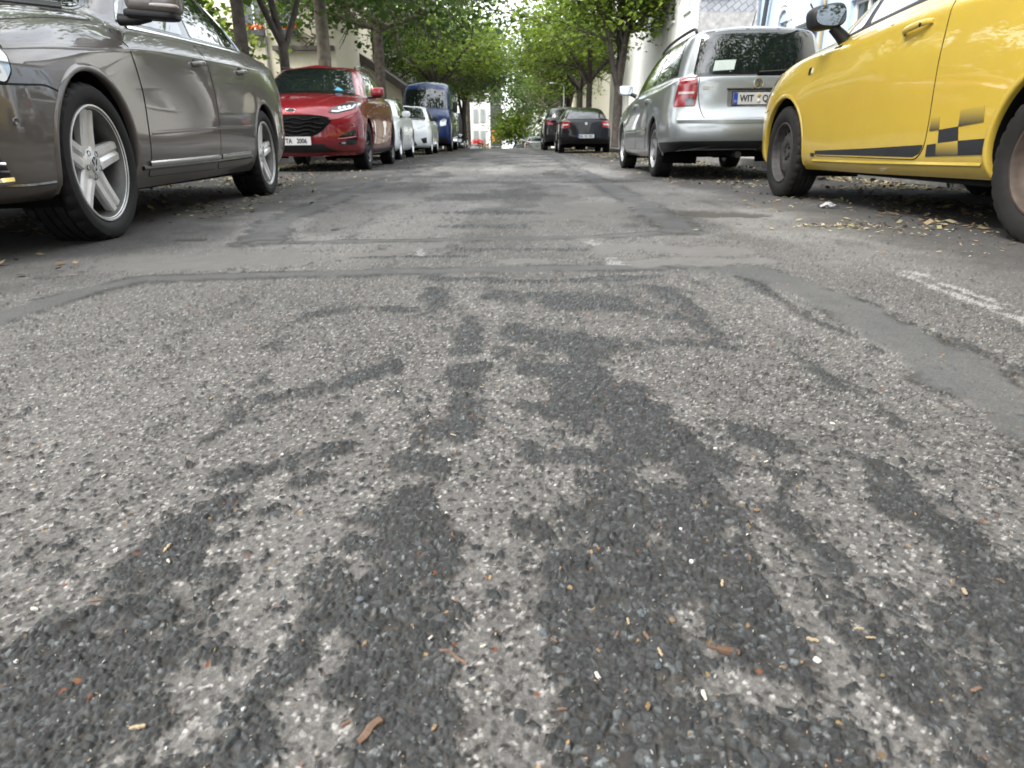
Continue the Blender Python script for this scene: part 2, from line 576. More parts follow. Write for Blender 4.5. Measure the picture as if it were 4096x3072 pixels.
# ------------------------------------------------------------------ road surface
DARK = [([(-0.482, 1.649), (-0.403, 1.705), (-0.25, 1.7)], 0.026), ([(-0.221, 1.913), (-0.158, 1.467)], 0.029), ([(-0.104, 1.59), (-0.093, 1.324)], 0.02), ([(0.019, 1.843), (0.231, 1.724), (0.364, 1.575)], 0.054), ([(0.025, 1.461), (0.148, 1.367), (0.332, 1.379)], 0.04), ([(-0.005, 1.322), (0.004, 1.203), (0.114, 1.201)], 0.024), ([(0.118, 1.149), (0.174, 1.033)], 0.026), ([(-0.386, 1.063), (-0.296, 1.134), (-0.236, 1.209)], 0.019), ([(-0.219, 1.209), (-0.182, 0.982), (-0.144, 0.82)], 0.024), ([(-0.082, 1.206), (-0.063, 1.018), (-0.064, 0.909)], 0.021), ([(-0.202, 0.835), (-0.138, 0.82), (-0.088, 0.805)], 0.023), ([(-0.197, 0.982), (-0.099, 0.926), (-0.044, 0.908)], 0.027), ([(-0.035, 1.038), (0.067, 0.996), (0.156, 1.013)], 0.022), ([(0.002, 0.876), (0.057, 0.837), (0.131, 0.829)], 0.019), ([(0.173, 1.076), (0.204, 0.955), (0.21, 0.827)], 0.032), ([(0.21, 0.827), (0.297, 0.812), (0.34, 0.736)], 0.033), ([(0.309, 0.935), (0.354, 0.869)], 0.027), ([(0.411, 0.883), (0.47, 0.795), (0.486, 0.7)], 0.018), ([(-0.371, 0.778), (-0.305, 0.809), (-0.251, 0.857)], 0.017), ([(-0.266, 0.757), (-0.232, 0.782)], 0.013), ([(-0.36, 0.584), (-0.365, 0.662), (-0.327, 0.707)], 0.018), ([(-0.298, 0.572), (-0.272, 0.587)], 0.009), ([(-0.112, 0.709), (-0.078, 0.63), (-0.054, 0.572)], 0.029), ([(-0.191, 0.679), (-0.159, 0.674)], 0.014), ([(-0.174, 0.623), (-0.148, 0.614)], 0.011), ([(0.009, 0.676), (0.061, 0.646)], 0.017), ([(-0.095, 0.573), (-0.022, 0.572)], 0.014), ([(0.102, 0.739), (0.154, 0.694), (0.188, 0.618)], 0.031), ([(0.213, 0.715), (0.264, 0.672), (0.346, 0.661)], 0.034), ([(0.106, 0.619), (0.18, 0.585), (0.277, 0.599)], 0.026), ([(0.255, 0.617), (0.322, 0.575)], 0.026), ([(-0.183, 0.566), (-0.158, 0.517), (-0.123, 0.486)], 0.022), ([(-0.134, 0.544), (-0.046, 0.523)], 0.027), ([(-0.103, 0.486), (-0.04, 0.485)], 0.023), ([(0.009, 0.556), (0.049, 0.508)], 0.024), ([(0.004, 0.479), (0.044, 0.446)], 0.024), ([(0.084, 0.556), (0.165, 0.527), (0.242, 0.506)], 0.035), ([(0.094, 0.478), (0.188, 0.465), (0.303, 0.464)], 0.037), ([(0.165, 0.527), (0.26, 0.532), (0.306, 0.512)], 0.027), ([(0.472, 0.659), (0.468, 0.597), (0.463, 0.523)], 0.024), ([(0.428, 0.712), (0.452, 0.66)], 0.021), ([(0.426, 0.551), (0.446, 0.497)], 0.024), ([(0.356, 0.505), (0.414, 0.452)], 0.027), ([(-0.374, 0.461), (-0.292, 0.449), (-0.223, 0.454)], 0.024), ([(-0.321, 0.415), (-0.234, 0.392), (-0.17, 0.405)], 0.03), ([(-0.202, 0.438), (-0.112, 0.427), (-0.04, 0.427)], 0.029), ([(-0.098, 0.391), (-0.036, 0.366)], 0.031), ([(-0.322, 0.361), (-0.223, 0.353)], 0.027), ([(0.025, 0.426), (0.063, 0.389), (0.052, 0.351)], 0.032), ([(0.09, 0.43), (0.139, 0.425), (0.2, 0.454)], 0.03), ([(0.124, 0.389), (0.188, 0.364)], 0.036), ([(0.246, 0.424), (0.307, 0.404), (0.386, 0.413)], 0.037), ([(0.252, 0.363), (0.351, 0.363)], 0.035), ([(0.105, 0.35), (0.341, 0.348)], 0.017), ([(-0.361, 0.507), (-0.323, 0.513)], 0.015), ([(-0.289, 0.691), (-0.257, 0.69)], 0.011), ([(0.393, 1.954), (0.443, 1.771), (0.439, 1.529)], 0.02), ([(0.418, 1.53), (0.437, 1.342)], 0.018), ([(-0.25, 2.123), (0.063, 2.036), (0.419, 2.095)], 0.023), ([(0.699, 2.083), (0.697, 1.564), (0.726, 1.302)], 0.015), ([(0.895, 1.755), (0.916, 1.474), (0.908, 1.155)], 0.014), ([(-1.473, 2.174), (-1.392, 2.431)], 0.027), ([(-0.378, 5.655), (0.091, 5.149)], 0.069), ([(-0.363, 4.166), (0.127, 4.127)], 0.061), ([(-0.328, 3.468), (-0.008, 3.447)], 0.042), ([(-0.777, 2.502), (-0.175, 2.525)], 0.017), ([(-0.186, 2.695), (0.261, 2.672)], 0.026)]
LIGHT = [([(-0.034, 0.804), (-0.024, 0.621)], 0.014), ([(-0.021, 0.509), (-0.008, 0.457), (-0.0, 0.408)], 0.017), ([(-0.164, 0.409), (-0.139, 0.391)], 0.017), ([(0.175, 0.424), (0.197, 0.406)], 0.015), ([(-0.059, 0.719), (-0.015, 0.687)], 0.016), ([(0.4, 1.25), (0.382, 0.97), (0.46, 0.837)], 0.031), ([(0.381, 0.67), (0.398, 0.598)], 0.028), ([(-0.249, 0.429), (-0.242, 0.419)], 0.013)]
DEB = [(0.275, 0.684), (0.237, 0.592), (0.111, 0.476), (0.099, 0.494), (-0.07, 0.474), (-0.075, 0.682), (0.296, 0.487), (0.173, 0.459), (0.114, 0.44), (0.152, 0.433), (0.065, 0.43), (-0.103, 0.379), (-0.27, 0.384), (-0.199, 0.398), (0.286, 0.428), (0.349, 0.413), (0.197, 0.55), (-0.084, 0.901), (-0.052, 1.109), (-0.128, 0.971), (0.098, 0.398), (0.035, 0.398), (-0.057, 0.382), (0.33, 0.811), (-0.026, 0.564), (-0.04, 0.485), (-0.318, 0.777), (0.146, 0.85), (-0.191, 1.085), (0.052, 0.752), (-0.139, 0.527), (0.299, 0.473), (0.213, 0.439), (0.138, 0.498), (0.249, 0.473), (0.454, 0.597), (0.683, 1.002), (0.558, 1.569), (0.18, 0.645), (-0.083, 0.819)]
BANDS = [([(-1.24, .1), (-1.24, 1.6), (-1.22, 1.95), (-1.14, 2.13), (-.6, 2.2), (0, 2.25), (.58, 2.28)], .055),
         ([(.58, 2.28), (.76, 2.2), (.83, 1.8), (.81, 1.3), (.78, .95), (.76, .1)], .075),
         ([(-1.06, 2.94), (-.4, 2.97), (.39, 3.03), (.78, 3.2)], .05),
         ([(.80, 3.2), (.85, 4.4), (.89, 6.1), (1.0, 12), (1.13, 18), (1.2, 40)], .10),
         ([(-1.06, 2.94), (-1.24, 3.7), (-1.28, 4.9), (-1.37, 7), (-1.4, 40)], .10),
         ([(-1.3, 7.2), (.9, 7.4)], .16), ([(-1.3, 12.2), (1., 12.6)], .3)]
PALE = [([(-1.3, 2.47), (-.8, 2.52)], .20), ([(.45, 2.72), (.82, 2.62)], .12), ([(.47, 2.36), (.86, 2.36)], .07), ([(.34, 2.85), (.35, 2.6)], .03),
        ([(.36, 2.42), (.34, 2.34)], .035), ([(1.0, 2.34), (1.12, 2.33)], .03), ([(.25, 3.9), (.6, 4.6)], .2), ([(.5, 5.6), (.55, 6.4)], .14), ([(1.05, 5.2), (1.3, 5.0)], .1),
        ([(1.1, 3.3), (1.5, 3.25)], .05), ([(.1, 9), (.5, 11)], .3), ([(-.6, 2.55), (-.3, 2.8)], .05), ([(0, 2.40), (.12, 2.42)], .05)]
PAINT = [([(.33, 2.92), (.345, 2.74)], .030), ([(.355, 2.45), (.35, 2.33)], .034), ([(-.36, 2.72), (-.33, 2.55)], .016), ([(1.24, 2.12), (1.22, 1.95), (1.21, 1.8), (1.19, 1.55), (1.17, 1.3)], .042)]
POOL = [([(1.02, 4.05), (1.25, 3.95)], .16), ([(-1.44, 3.08), (-1.36, 3.06)], .05)]

def ground_sample(x, y):
    """height and colour of the worn asphalt at world points"""
    sl = np.sqrt(x * x + y * y + .158)
    px = sl / 689. * np.maximum(1, sl / .8)          # rough footprint of one pixel, along the road
    wob = (fbm(x * 9, y * 9, 4, 3) - .5)
    wob2 = (fbm(x * 40, y * 40, 3, 31) - .5)
    pot = np.zeros_like(x)
    near = sl < 8
    for pl, w in DARK:
        m = near & (np.abs(x - np.mean([p[0] for p in pl])) < 1.2)
        d = seg_dist(x[m], y[m], pl)
        pot[m] = np.maximum(pot[m], np.clip(1 - (d + wob[m] * w * 1.5) / (w * 2.3), 0, 1))
    COLD = [(-.085, .050, .30, 1.65), (.13, .085, .30, 1.8), (.21, .05, .55, 1.2), (-.27, .030, .48, .90), (.36, .05, .30, .95), (.48, .035, .38, .85), (-.33, .06, .30, .47), (-.17, .03, .30, .58), (.02, .03, .62, 1.1), (.55, .03, .5, 1.3), (-.44, .03, .55, 1.2), (.80, .04, .9, 1.6)]
    COLL = [(-.015, .026, .30, 1.5), (-.205, .030, .36, 1.5), (.275, .022, .36, .62), (.43, .025, .5, 1.0), (.33, .06, .95, 1.8), (-.13, .02, .3, .5)]
    xw = x + (fbm(y * 3.1 + 4, x * .7, 3, 201) - .5) * .09 + (wob + wob2 * .5) * .045
    cp, cn = np.zeros_like(x), np.zeros_like(x)
    for lst, arr in ((COLD, cp), (COLL, cn)):
        for cx0, w, y0, y1 in lst:
            v = np.clip(1.25 - np.abs(xw - cx0) / w, 0, 1) * sstep(y0 - .08, y0 + .08, y) * (1 - sstep(y1 - .25, y1 + .1, y))
            np.maximum(arr, v, out=arr)
    neg = .7 * cn
    for pl, w in LIGHT:
        neg = np.maximum(neg, np.clip(1 - (seg_dist(x, y, pl) + wob * w * 1.6) / (w * 2.2), 0, 1))
    # general streaky remains of the dressing, drawn out along the street
    lane = 1 - sstep(.8, 1.2, np.abs(x))
    st = (fbm(x * 14, y * 2.6, 4, 12) - .5) * 1.4 + (fbm(x * 40, y * 22, 4, 13) - .5) * 1.1
    foot = (1 - sstep(.36, .75, y))
    bias = -.02 * (1 - foot) + .05 * foot
    dark = sstep(.0, .58, (.50 + .26 * sstep(.7, 1.0, y)) * np.minimum(pot, .75) + .30 * cp - .80 * neg + st * (.55 + .40 * np.maximum(pot, cp)) + bias - .10 * (1 - lane))
    dark *= 1 - sstep(16, 30, y)
    scat = .16 * (fbm(x * 20, y * 14, 3, 8) > .45)     # single chips left standing everywhere
    seal = np.zeros_like(x)
    edge = np.zeros_like(x)
    for pl, w in BANDS:
        d = seg_dist(x, y, pl)
        q = d + (wob * .9 + wob2 * .5) * w
        edge = np.maximum(edge, np.exp(-((q - w * 1.04) / (.010 + .0035 * sl)) ** 2) * sstep(.36, .56, fbm(x * 9 + 3, y * 9, 3, 160)))
        seal = np.maximum(seal, 1 - sstep(.88, 1.03, d / w + wob * .9 + wob2 * .5))
    pale = np.zeros_like(x)
    for pl, w in PALE:
        d = seg_dist(x, y, pl)
        pale = np.maximum(pale, 1 - sstep(.7, 1.1, d / w + wob * 2.2 + wob2 * .9))
    pm = np.zeros_like(x)
    for pl, w in PAINT:
        d = seg_dist(x, y, pl)
        pm = np.maximum(pm, 1 - sstep(.7, 1.0, d / w + wob * 1.2 + wob2 * 1.2))
    pool = np.zeros_like(x)
    for pl, w in POOL:
        pool = np.maximum(pool, 1 - sstep(.75, 1.05, seg_dist(x, y, pl) / w + wob * 1.5))
    dark = np.clip(dark + scat, 0, 1) * (1 - .85 * seal) * (1 - .8 * pale) * (1 - pool)
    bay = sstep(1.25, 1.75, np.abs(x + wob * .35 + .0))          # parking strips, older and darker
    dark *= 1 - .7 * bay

    # --- coated chips (8 to 12 mm)
    big_r = fbm(x * 16, y * 16, 3, 131) > .52
    C = np.where(big_r, .0088, .0057)
    wx, wy = x / C + wob2 * 1.6, y / C * .88 + (fbm(x * 55, y * 55, 2, 5) - .5) * 1.6
    d1, d2, vx, vy, cx, cy = worley(wx, wy, 41)
    cx = cx + 7919 * big_r
    r1, r2, r3, r4 = _h(cx, cy, 51), _h(cx, cy, 52), _h(cx, cy, 53), _h(cx, cy, 54)
    on = (r1 < np.clip(dark, 0, 1) ** 1.15 * .95).astype(float)
    body = sstep(.0, .40, d2 - d1)
    top = np.clip(1.15 - d1 * .35 + (r2 - .5) * 1.9 * vx + (r3 - .5) * 1.9 * vy, .15, 1.6)
    rough_ = fbm(x * 420, y * 420, 3, 45)
    chip = on * body * top * (.0008 + .0024 * r4 * r4) * np.where(big_r, 1.25, .9) + .0013 * on * rough_ + .0016 * dark
    # --- fine aggregate set in the old surface (3 to 5 mm)
    A = .0034
    a1, a2, ux, uy, ax, ay = worley(x / A, y / A * .85, 61)
    g1, g2, g3 = _h(ax, ay, 71), _h(ax, ay, 72), _h(ax, ay, 73)
    agg = sstep(.0, .25, a2 - a1)
    B = .0056
    b1, b2, _, _, bx, by = worley(x / B + wob2, y / B * .8, 81)
    k1, k2 = _h(bx, by, 91), _h(bx, by, 92)
    big = sstep(.05, .2, b2 - b1) * (k1 < .36)
    smooth = np.clip(seal + pale * .8 + bay * .35 + pool, 0, 1)
    z = chip + (1 - smooth) * (.0005 * agg * g1 + .0006 * big + .0009 * (fbm(x * 180, y * 180, 2, 23) - .5))
    z = z + .002 * dark * (fbm(x * 28, y * 28, 3, 6) - .4)
    z = z + .006 * (fbm(x * 1.7, y * 1.2, 3, 2) - .5) * sstep(.6, 2, y) + .0015 * (fbm(x * 6, y * 6, 2, 9) - .5)
    z = z - .006 * pool + .003 * seal * sstep(0, .5, seal)

    # --- colour
    amp = np.clip(.0036 / px, .10, 1) ** .8                       # specks average out with distance
    ampb = np.clip(.0055 / px, .12, 1) ** .8
    mott = sstep(.47, .60, fbm(x * 1.9, y * .75, 5, 140)) * sstep(2.2, 3.5, y)
    far_ = sstep(2.2, 3.2, y)
    tone = .5 + (1.1 + .9 * far_) * (fbm(x * 2.6, y * 1.2, 4, 14) - .5) + .35 * wob + .85 * mott - .9 * far_ * sstep(.52, .62, fbm(x * 2.3, y * 1.1, 4, 150))
    base = (.146 + .084 * tone) * (1 + .16 * sstep(1.5, 4, y))
    sp = np.where(g1 > .93, .16 + .22 * g2, np.where(g1 < .30, -.07, (g2 - .5) * .08)) * (.35 + .65 * agg)
    sb = np.where(k1 < .07, .05 + .09 * k2, np.where(k1 < .36, -.060, 0)) * sstep(.02, .2, b2 - b1)
    base = base + (sp * amp * .78 + sb * ampb * 1.25) * (1 - .75 * smooth)
    base = base * (1 - .25 * (1 - agg) * amp)
    base = np.clip(base, .022, .6)
    warm = np.stack([base * 1.035, base * .985, base * .93], -1)
    chipc = .032 + .036 * r2 * r2 + .26 * base * np.clip(r1 * 1.6 - .5, 0, 1) + .045 * (r3 > .88) * r2 + np.where(g1 > .95, .05 + .10 * g2, 0) * amp + .060 * (rough_ - .5)
    chipc = chipc * (.72 + .28 * body)
    chipc = chipc + .022 * np.clip(sl - .9, 0, 2.5)              # dusted over further up the road
    cool = np.stack([chipc * .96, chipc * 1.02, chipc * 1.03], -1)
    farmix = sstep(2.2, 6, sl)
    k = (on * sstep(.05, .22, d2 - d1) * (1 - farmix) + dark * .75 * farmix)[..., None]
    k = np.clip(k, 0, 1)
    # grit and dust between the chips
    dk0 = np.clip(base * .80 * (1 - dark) + (.036 + .30 * base * fbm(x * 60, y * 60, 2, 66)) * dark, .025, .4)
    dirt = np.stack([dk0 * 1.05, dk0 * .98, dk0 * .90], -1)
    dk = np.clip(dark * 1.5 - .3, 0, 1)[..., None]
    col = warm * (1 - dk) + dirt * dk
    col = col * (1 - k) + cool * k
    sc = .098 + .035 * (fbm(x * 30, y * 30, 4, 19) - .5) + .03 * (fbm(x * 4, y * 4, 3, 20) - .5)
    sc = sc + (g2 - .5) * .05 * amp
    sealc = np.stack([sc * .96, sc * 1.01, sc * 1.02], -1)
    sk = (.62 * seal * (.45 + .85 * fbm(x * 12, y * 12, 4, 101)))[..., None]
    sk = np.clip(sk, 0, .8)
    col = col * (1 - sk) + sealc * sk
    col = col * (1 - .50 * edge[..., None])
    pc = .215 + .06 * (fbm(x * 25, y * 25, 4, 15) - .5)
    palec = np.stack([pc * 1.03, pc * .985, pc * .93], -1)
    col = col * (1 - .8 * pale[..., None]) + palec * .8 * pale[..., None]
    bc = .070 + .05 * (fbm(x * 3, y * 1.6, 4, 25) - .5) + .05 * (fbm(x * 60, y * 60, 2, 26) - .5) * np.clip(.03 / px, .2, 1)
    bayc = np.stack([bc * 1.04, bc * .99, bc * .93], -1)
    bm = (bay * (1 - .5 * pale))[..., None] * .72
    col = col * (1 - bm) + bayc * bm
    car_shade = sstep(1.75, 2.3, np.abs(x)) * (.75 + .5 * fbm(x * 2, y * 2, 3, 171))  # shade under the parked cars, painted into the ground colour along both sides
    col = col * (1 - .38 * np.clip(car_shade, 0, 1))[..., None]
    white = .42 + .1 * (g2 - .5)
    pmk = (pm * np.where(g3 < .72, 1, .2) * sstep(.40, .52, fbm(x * 32, y * 16, 4, 28)))[..., None] * .8
    col = col * (1 - pmk) + np.stack([white, white * .985, white * .95], -1) * pmk
    pk = pool[..., None] * .8
    col = col * (1 - pk) + np.array((.075, .066, .055)) * pk
    # ochre and rust grains caught in the surface
    og = (_h(ax, ay, 74) > .9988) & (sl < 2.2)
    col[og] = np.array((.30, .20, .10)) * (.6 + .8 * g2[og, None])
    gr = (_h(ax, ay, 75) > .9992) & (sl < 2.2)
    col[gr] = np.array((.20, .075, .035))
    col = col * .60
    return z, np.clip(col, .010, .8), np.clip(.92 - .25 * k[..., 0] - .1 * seal, .3, 1)

def build_ground():
    ys = [.20]
    while ys[-1] < 48:
        y = ys[-1]
        ys.append(y + min(.45, 1.12 * (y * y + .158) / 275.))
    while ys[-1] < 420:
        ys.append(ys[-1] + max(.5, (ys[-1] - 40) * .08))
    back = -np.geomspace(.01, 40, 70)[::-1] + .2
    ys = np.concatenate([back, ys])
    s = np.linspace(-1, 1, 921)
    g1, g2 = np.geomspace(.006, 3.2, 96), np.geomspace(.03, 1, 16)
    X = np.empty((len(ys), 921 + 224))
    for i, y in enumerate(ys):
        w = .80 * math.sqrt(max(y, .1) ** 2 + .158) + .06
        far = max(90., w * 1.5)
        o = np.concatenate([w + g1, w + 3.2 + (far - w - 3.2) * g2])
        X[i] = np.concatenate([-o[::-1], s * w, o])
    Y = np.repeat(ys[:, None], X.shape[1], 1)
    n, m = X.shape
    x, y = X.ravel(), Y.ravel()
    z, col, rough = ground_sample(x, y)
    z = z + terrain(y)
    V = np.stack([x, y, z], 1)
    i = np.arange(n * m).reshape(n, m)
    Q = np.stack([i[:-1, :-1].ravel(), i[:-1, 1:].ravel(), i[1:, 1:].ravel(), i[1:, :-1].ravel()], 1)
    mat, nn, l, b = new_mat('worn_asphalt')
    at = nn.new('ShaderNodeAttribute')
    at.attribute_name = 'col'
    l.new(at.outputs['Color'], b.inputs['Base Color'])
    l.new(at.outputs['Alpha'], b.inputs['Roughness'])
    b.inputs['Specular IOR Level'].default_value = .2
    tc = nn.new('ShaderNodeTexCoord')
    t = nn.new('ShaderNodeTexNoise')
    t.inputs['Scale'].default_value = 420
    t.inputs['Detail'].default_value = 3
    l.new(tc.outputs['Object'], t.inputs['Vector'])
    bp = nn.new('ShaderNodeBump')
    bp.inputs['Strength'].default_value = .6
    bp.inputs['Distance'].default_value = .0015
    l.new(t.outputs['Fac'], bp.inputs['Height'])
    l.new(bp.outputs[0], b.inputs['Normal'])
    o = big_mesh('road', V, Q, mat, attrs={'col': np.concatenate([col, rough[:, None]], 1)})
    tag(o, kind='structure')
    return o

build_ground()

def ground_z(x, y):
    a, _, _ = ground_sample(np.array([float(x)]), np.array([float(y)]))
    return float(a[0] + terrain(y))

# ------------------------------------------------------------------ setting materials
def wall_mat(name, col, bump=.25, nscale=9., noise=.06):
    return plain(name, col, .9, noise=noise, nscale=nscale, bump=bump, spec=.2)

M['render_white'] = wall_mat('white_render', (.78, .77, .74))
M['render_cream'] = wall_mat('cream_render', (.74, .68, .53))
M['render_blue'] = wall_mat('pale_blue_render', (.42, .53, .66))
M['render_grey'] = wall_mat('grey_render', (.45, .45, .44))
M['stone_base'] = plain('stone_base', (.38, .37, .36), .9, noise=.35, nscale=5, bump=.5)
M['trim_white'] = plain('trim_white', (.80, .80, .78), .5)
M['pane'] = plain('window_pane', (.03, .04, .045), .05, coat=.6)
M['pale_pane'] = plain('pale_pane', (.30, .33, .32), .3, coat=.4)  # paler, rougher pane for the windows at the far end
M['blind'] = plain('roller_blind', (.62, .61, .60), .8)
M['zinc'] = plain('zinc', (.42, .42, .43), .45, .6, noise=.2, nscale=10)
M['dark_roof'] = plain('dark_roof', (.07, .065, .062), .8, noise=.3, nscale=9)
M['brown_fascia'] = plain('brown_fascia', (.10, .085, .075), .8, noise=.2, nscale=6)
M['orange_panel'] = plain('orange_panel', (.55, .25, .04), .6)
M['anthracite'] = plain('anthracite', (.05, .052, .055), .6)
M['kerb'] = plain('kerb_concrete', (.16, .155, .145), .9, noise=.25, nscale=14, bump=.4)
M['paving'] = plain('paving', (.14, .13, .118), .9, noise=.3, nscale=6, bump=.4)
M['flower'] = plain('geranium', (.70, .16, .04), .7)
M['lamp_metal'] = plain('lamp_metal', (.50, .52, .53), .45, .6)
M['ochre_metal'] = plain('ochre_metal', (.36, .26, .13), .5)
M['clear_glass'] = plain('lantern_glass', (.55, .55, .50), .15, coat=1)

def slate_mat():
    m, n, l, b = new_mat('slate_cladding')
    tc = n.new('ShaderNodeTexCoord')
    mp = n.new('ShaderNodeMapping')
    mp.inputs['Rotation'].default_value = (0, R(38), 0)
    mp.inputs['Scale'].default_value = (1, 1, 1)
    l.new(tc.outputs['Object'], mp.inputs['Vector'])
    sx = n.new('ShaderNodeSeparateXYZ')
    l.new(mp.outputs[0], sx.inputs[0])
    cb = n.new('ShaderNodeCombineXYZ')
    l.new(sx.outputs['X'], cb.inputs['X'])
    l.new(sx.outputs['Z'], cb.inputs['Y'])
    br = n.new('ShaderNodeTexBrick')
    br.inputs['Scale'].default_value = 1
    br.inputs['Brick Width'].default_value = .26
    br.inputs['Row Height'].default_value = .17
    br.inputs['Mortar Size'].default_value = .010
    br.inputs['Color1'].default_value = (.30, .31, .335, 1)
    br.inputs['Color2'].default_value = (.38, .39, .41, 1)
    br.inputs['Mortar'].default_value = (.14, .145, .155, 1)
    l.new(cb.outputs[0], br.inputs['Vector'])
    l.new(br.outputs['Color'], b.inputs['Base Color'])
    bp = n.new('ShaderNodeBump')
    bp.inputs['Strength'].default_value = .6
    bp.inputs['Distance'].default_value = .02
    bp.invert = True
    l.new(br.outputs['Fac'], bp.inputs['Height'])
    l.new(bp.outputs[0], b.inputs['Normal'])
    b.inputs['Roughness'].default_value = .55
    return m
M['slate'] = slate_mat()

def leaf_mat(name, c1, c2, t=.45):
    m, n, l, b = new_mat(name)
    at = n.new('ShaderNodeAttribute')
    at.attribute_name = 'lc'
    mx = n.new('ShaderNodeMix')
    mx.data_type = 'RGBA'
    l.new(at.outputs['Fac'], mx.inputs[0])
    mx.inputs[6].default_value = (*c1, 1)
    mx.inputs[7].default_value = (*c2, 1)
    l.new(mx.outputs[2], b.inputs['Base Color'])
    b.inputs['Roughness'].default_value = .5
    b.inputs['Specular IOR Level'].default_value = .35
    tr = n.new('ShaderNodeBsdfTranslucent')
    hs = n.new('ShaderNodeHueSaturation')
    hs.inputs['Hue'].default_value = .485
    hs.inputs['Value'].default_value = 1.9
    l.new(mx.outputs[2], hs.inputs['Color'])
    l.new(hs.outputs[0], tr.inputs['Color'])
    ms = n.new('ShaderNodeMixShader')
    ms.inputs[0].default_value = t
    l.new(b.outputs[0], ms.inputs[1])
    l.new(tr.outputs[0], ms.inputs[2])
    l.new(ms.outputs[0], n['Material Output'].inputs['Surface'])
    return m

M['leaf_dark'] = leaf_mat('maple_leaf', (.017, .042, .008), (.072, .125, .020), .42)
M['leaf_light'] = leaf_mat('light_leaf', (.038, .074, .008), (.150, .215, .032), .52)
M['leaf_red'] = leaf_mat('red_blossom', (.45, .03, .03), (.55, .10, .06), .3)
M['bark'] = plain('grey_bark', (.115, .095, .075), .9, noise=.5, nscale=7, bump=.9)
M['bark_dark'] = plain('dark_bark', (.055, .045, .038), .9, noise=.5, nscale=7, bump=.9)
M['bark_light'] = plain('light_bark', (.17, .145, .11), .9, noise=.4, nscale=6, bump=.8)

# ------------------------------------------------------------------ kerbs and pavements
KL, KR = -4.62, 3.72
def pavement(name, x0, x1):
    ys = np.concatenate([np.arange(-40, 40, 4), np.arange(40, 141, 4)])
    V, F = [], []
    for y in ys:
        z = float(terrain(y)) + .105
        V += [(x0, y, z), (x1, y, z)]
    for i in range(len(ys) - 1):
        a = 2 * i
        F.append((a, a + 1, a + 3, a + 2))
    o = mk(name, V, F, 'paving', smooth=False)
    return tag(o, kind='structure')
pavement('pavement_right', KR + .12, 30)
pavement('pavement_left', -30, KL - .12)

def kerb_run(name, x, y0, y1, side):
    root = tag(empty(name, (x, 0, 0)), kind='structure')
    bm = bmesh.new()
    bmesh.ops.create_cube(bm, size=1)
    for v in bm.verts:
        v.co = Vector((v.co.x * .13, v.co.y * .985, v.co.z * .24))
    bmesh.ops.bevel(bm, geom=bm.edges[:], offset=.012, segments=2, profile=.6, affect='EDGES')
    me = bpy.data.meshes.new('kerb_stone')
    bm.to_mesh(me)
    bm.free()
    me.materials.append(M['kerb'])
    k = y0
    while k < y1:
        o = bpy.data.objects.new('kerb_stone', me)
        o.location = (side * .06 + random.uniform(-.004, .004), k + .5, float(terrain(k + .5)) - .005 + random.uniform(-.004, .004))
        o.rotation_euler = (0, 0, random.uniform(-.004, .004))
        put(o, root)
        k += 1.0
kerb_run('kerb_right', KR, -6, 44, 1)
kerb_run('kerb_left', KL, -6, 44, -1)

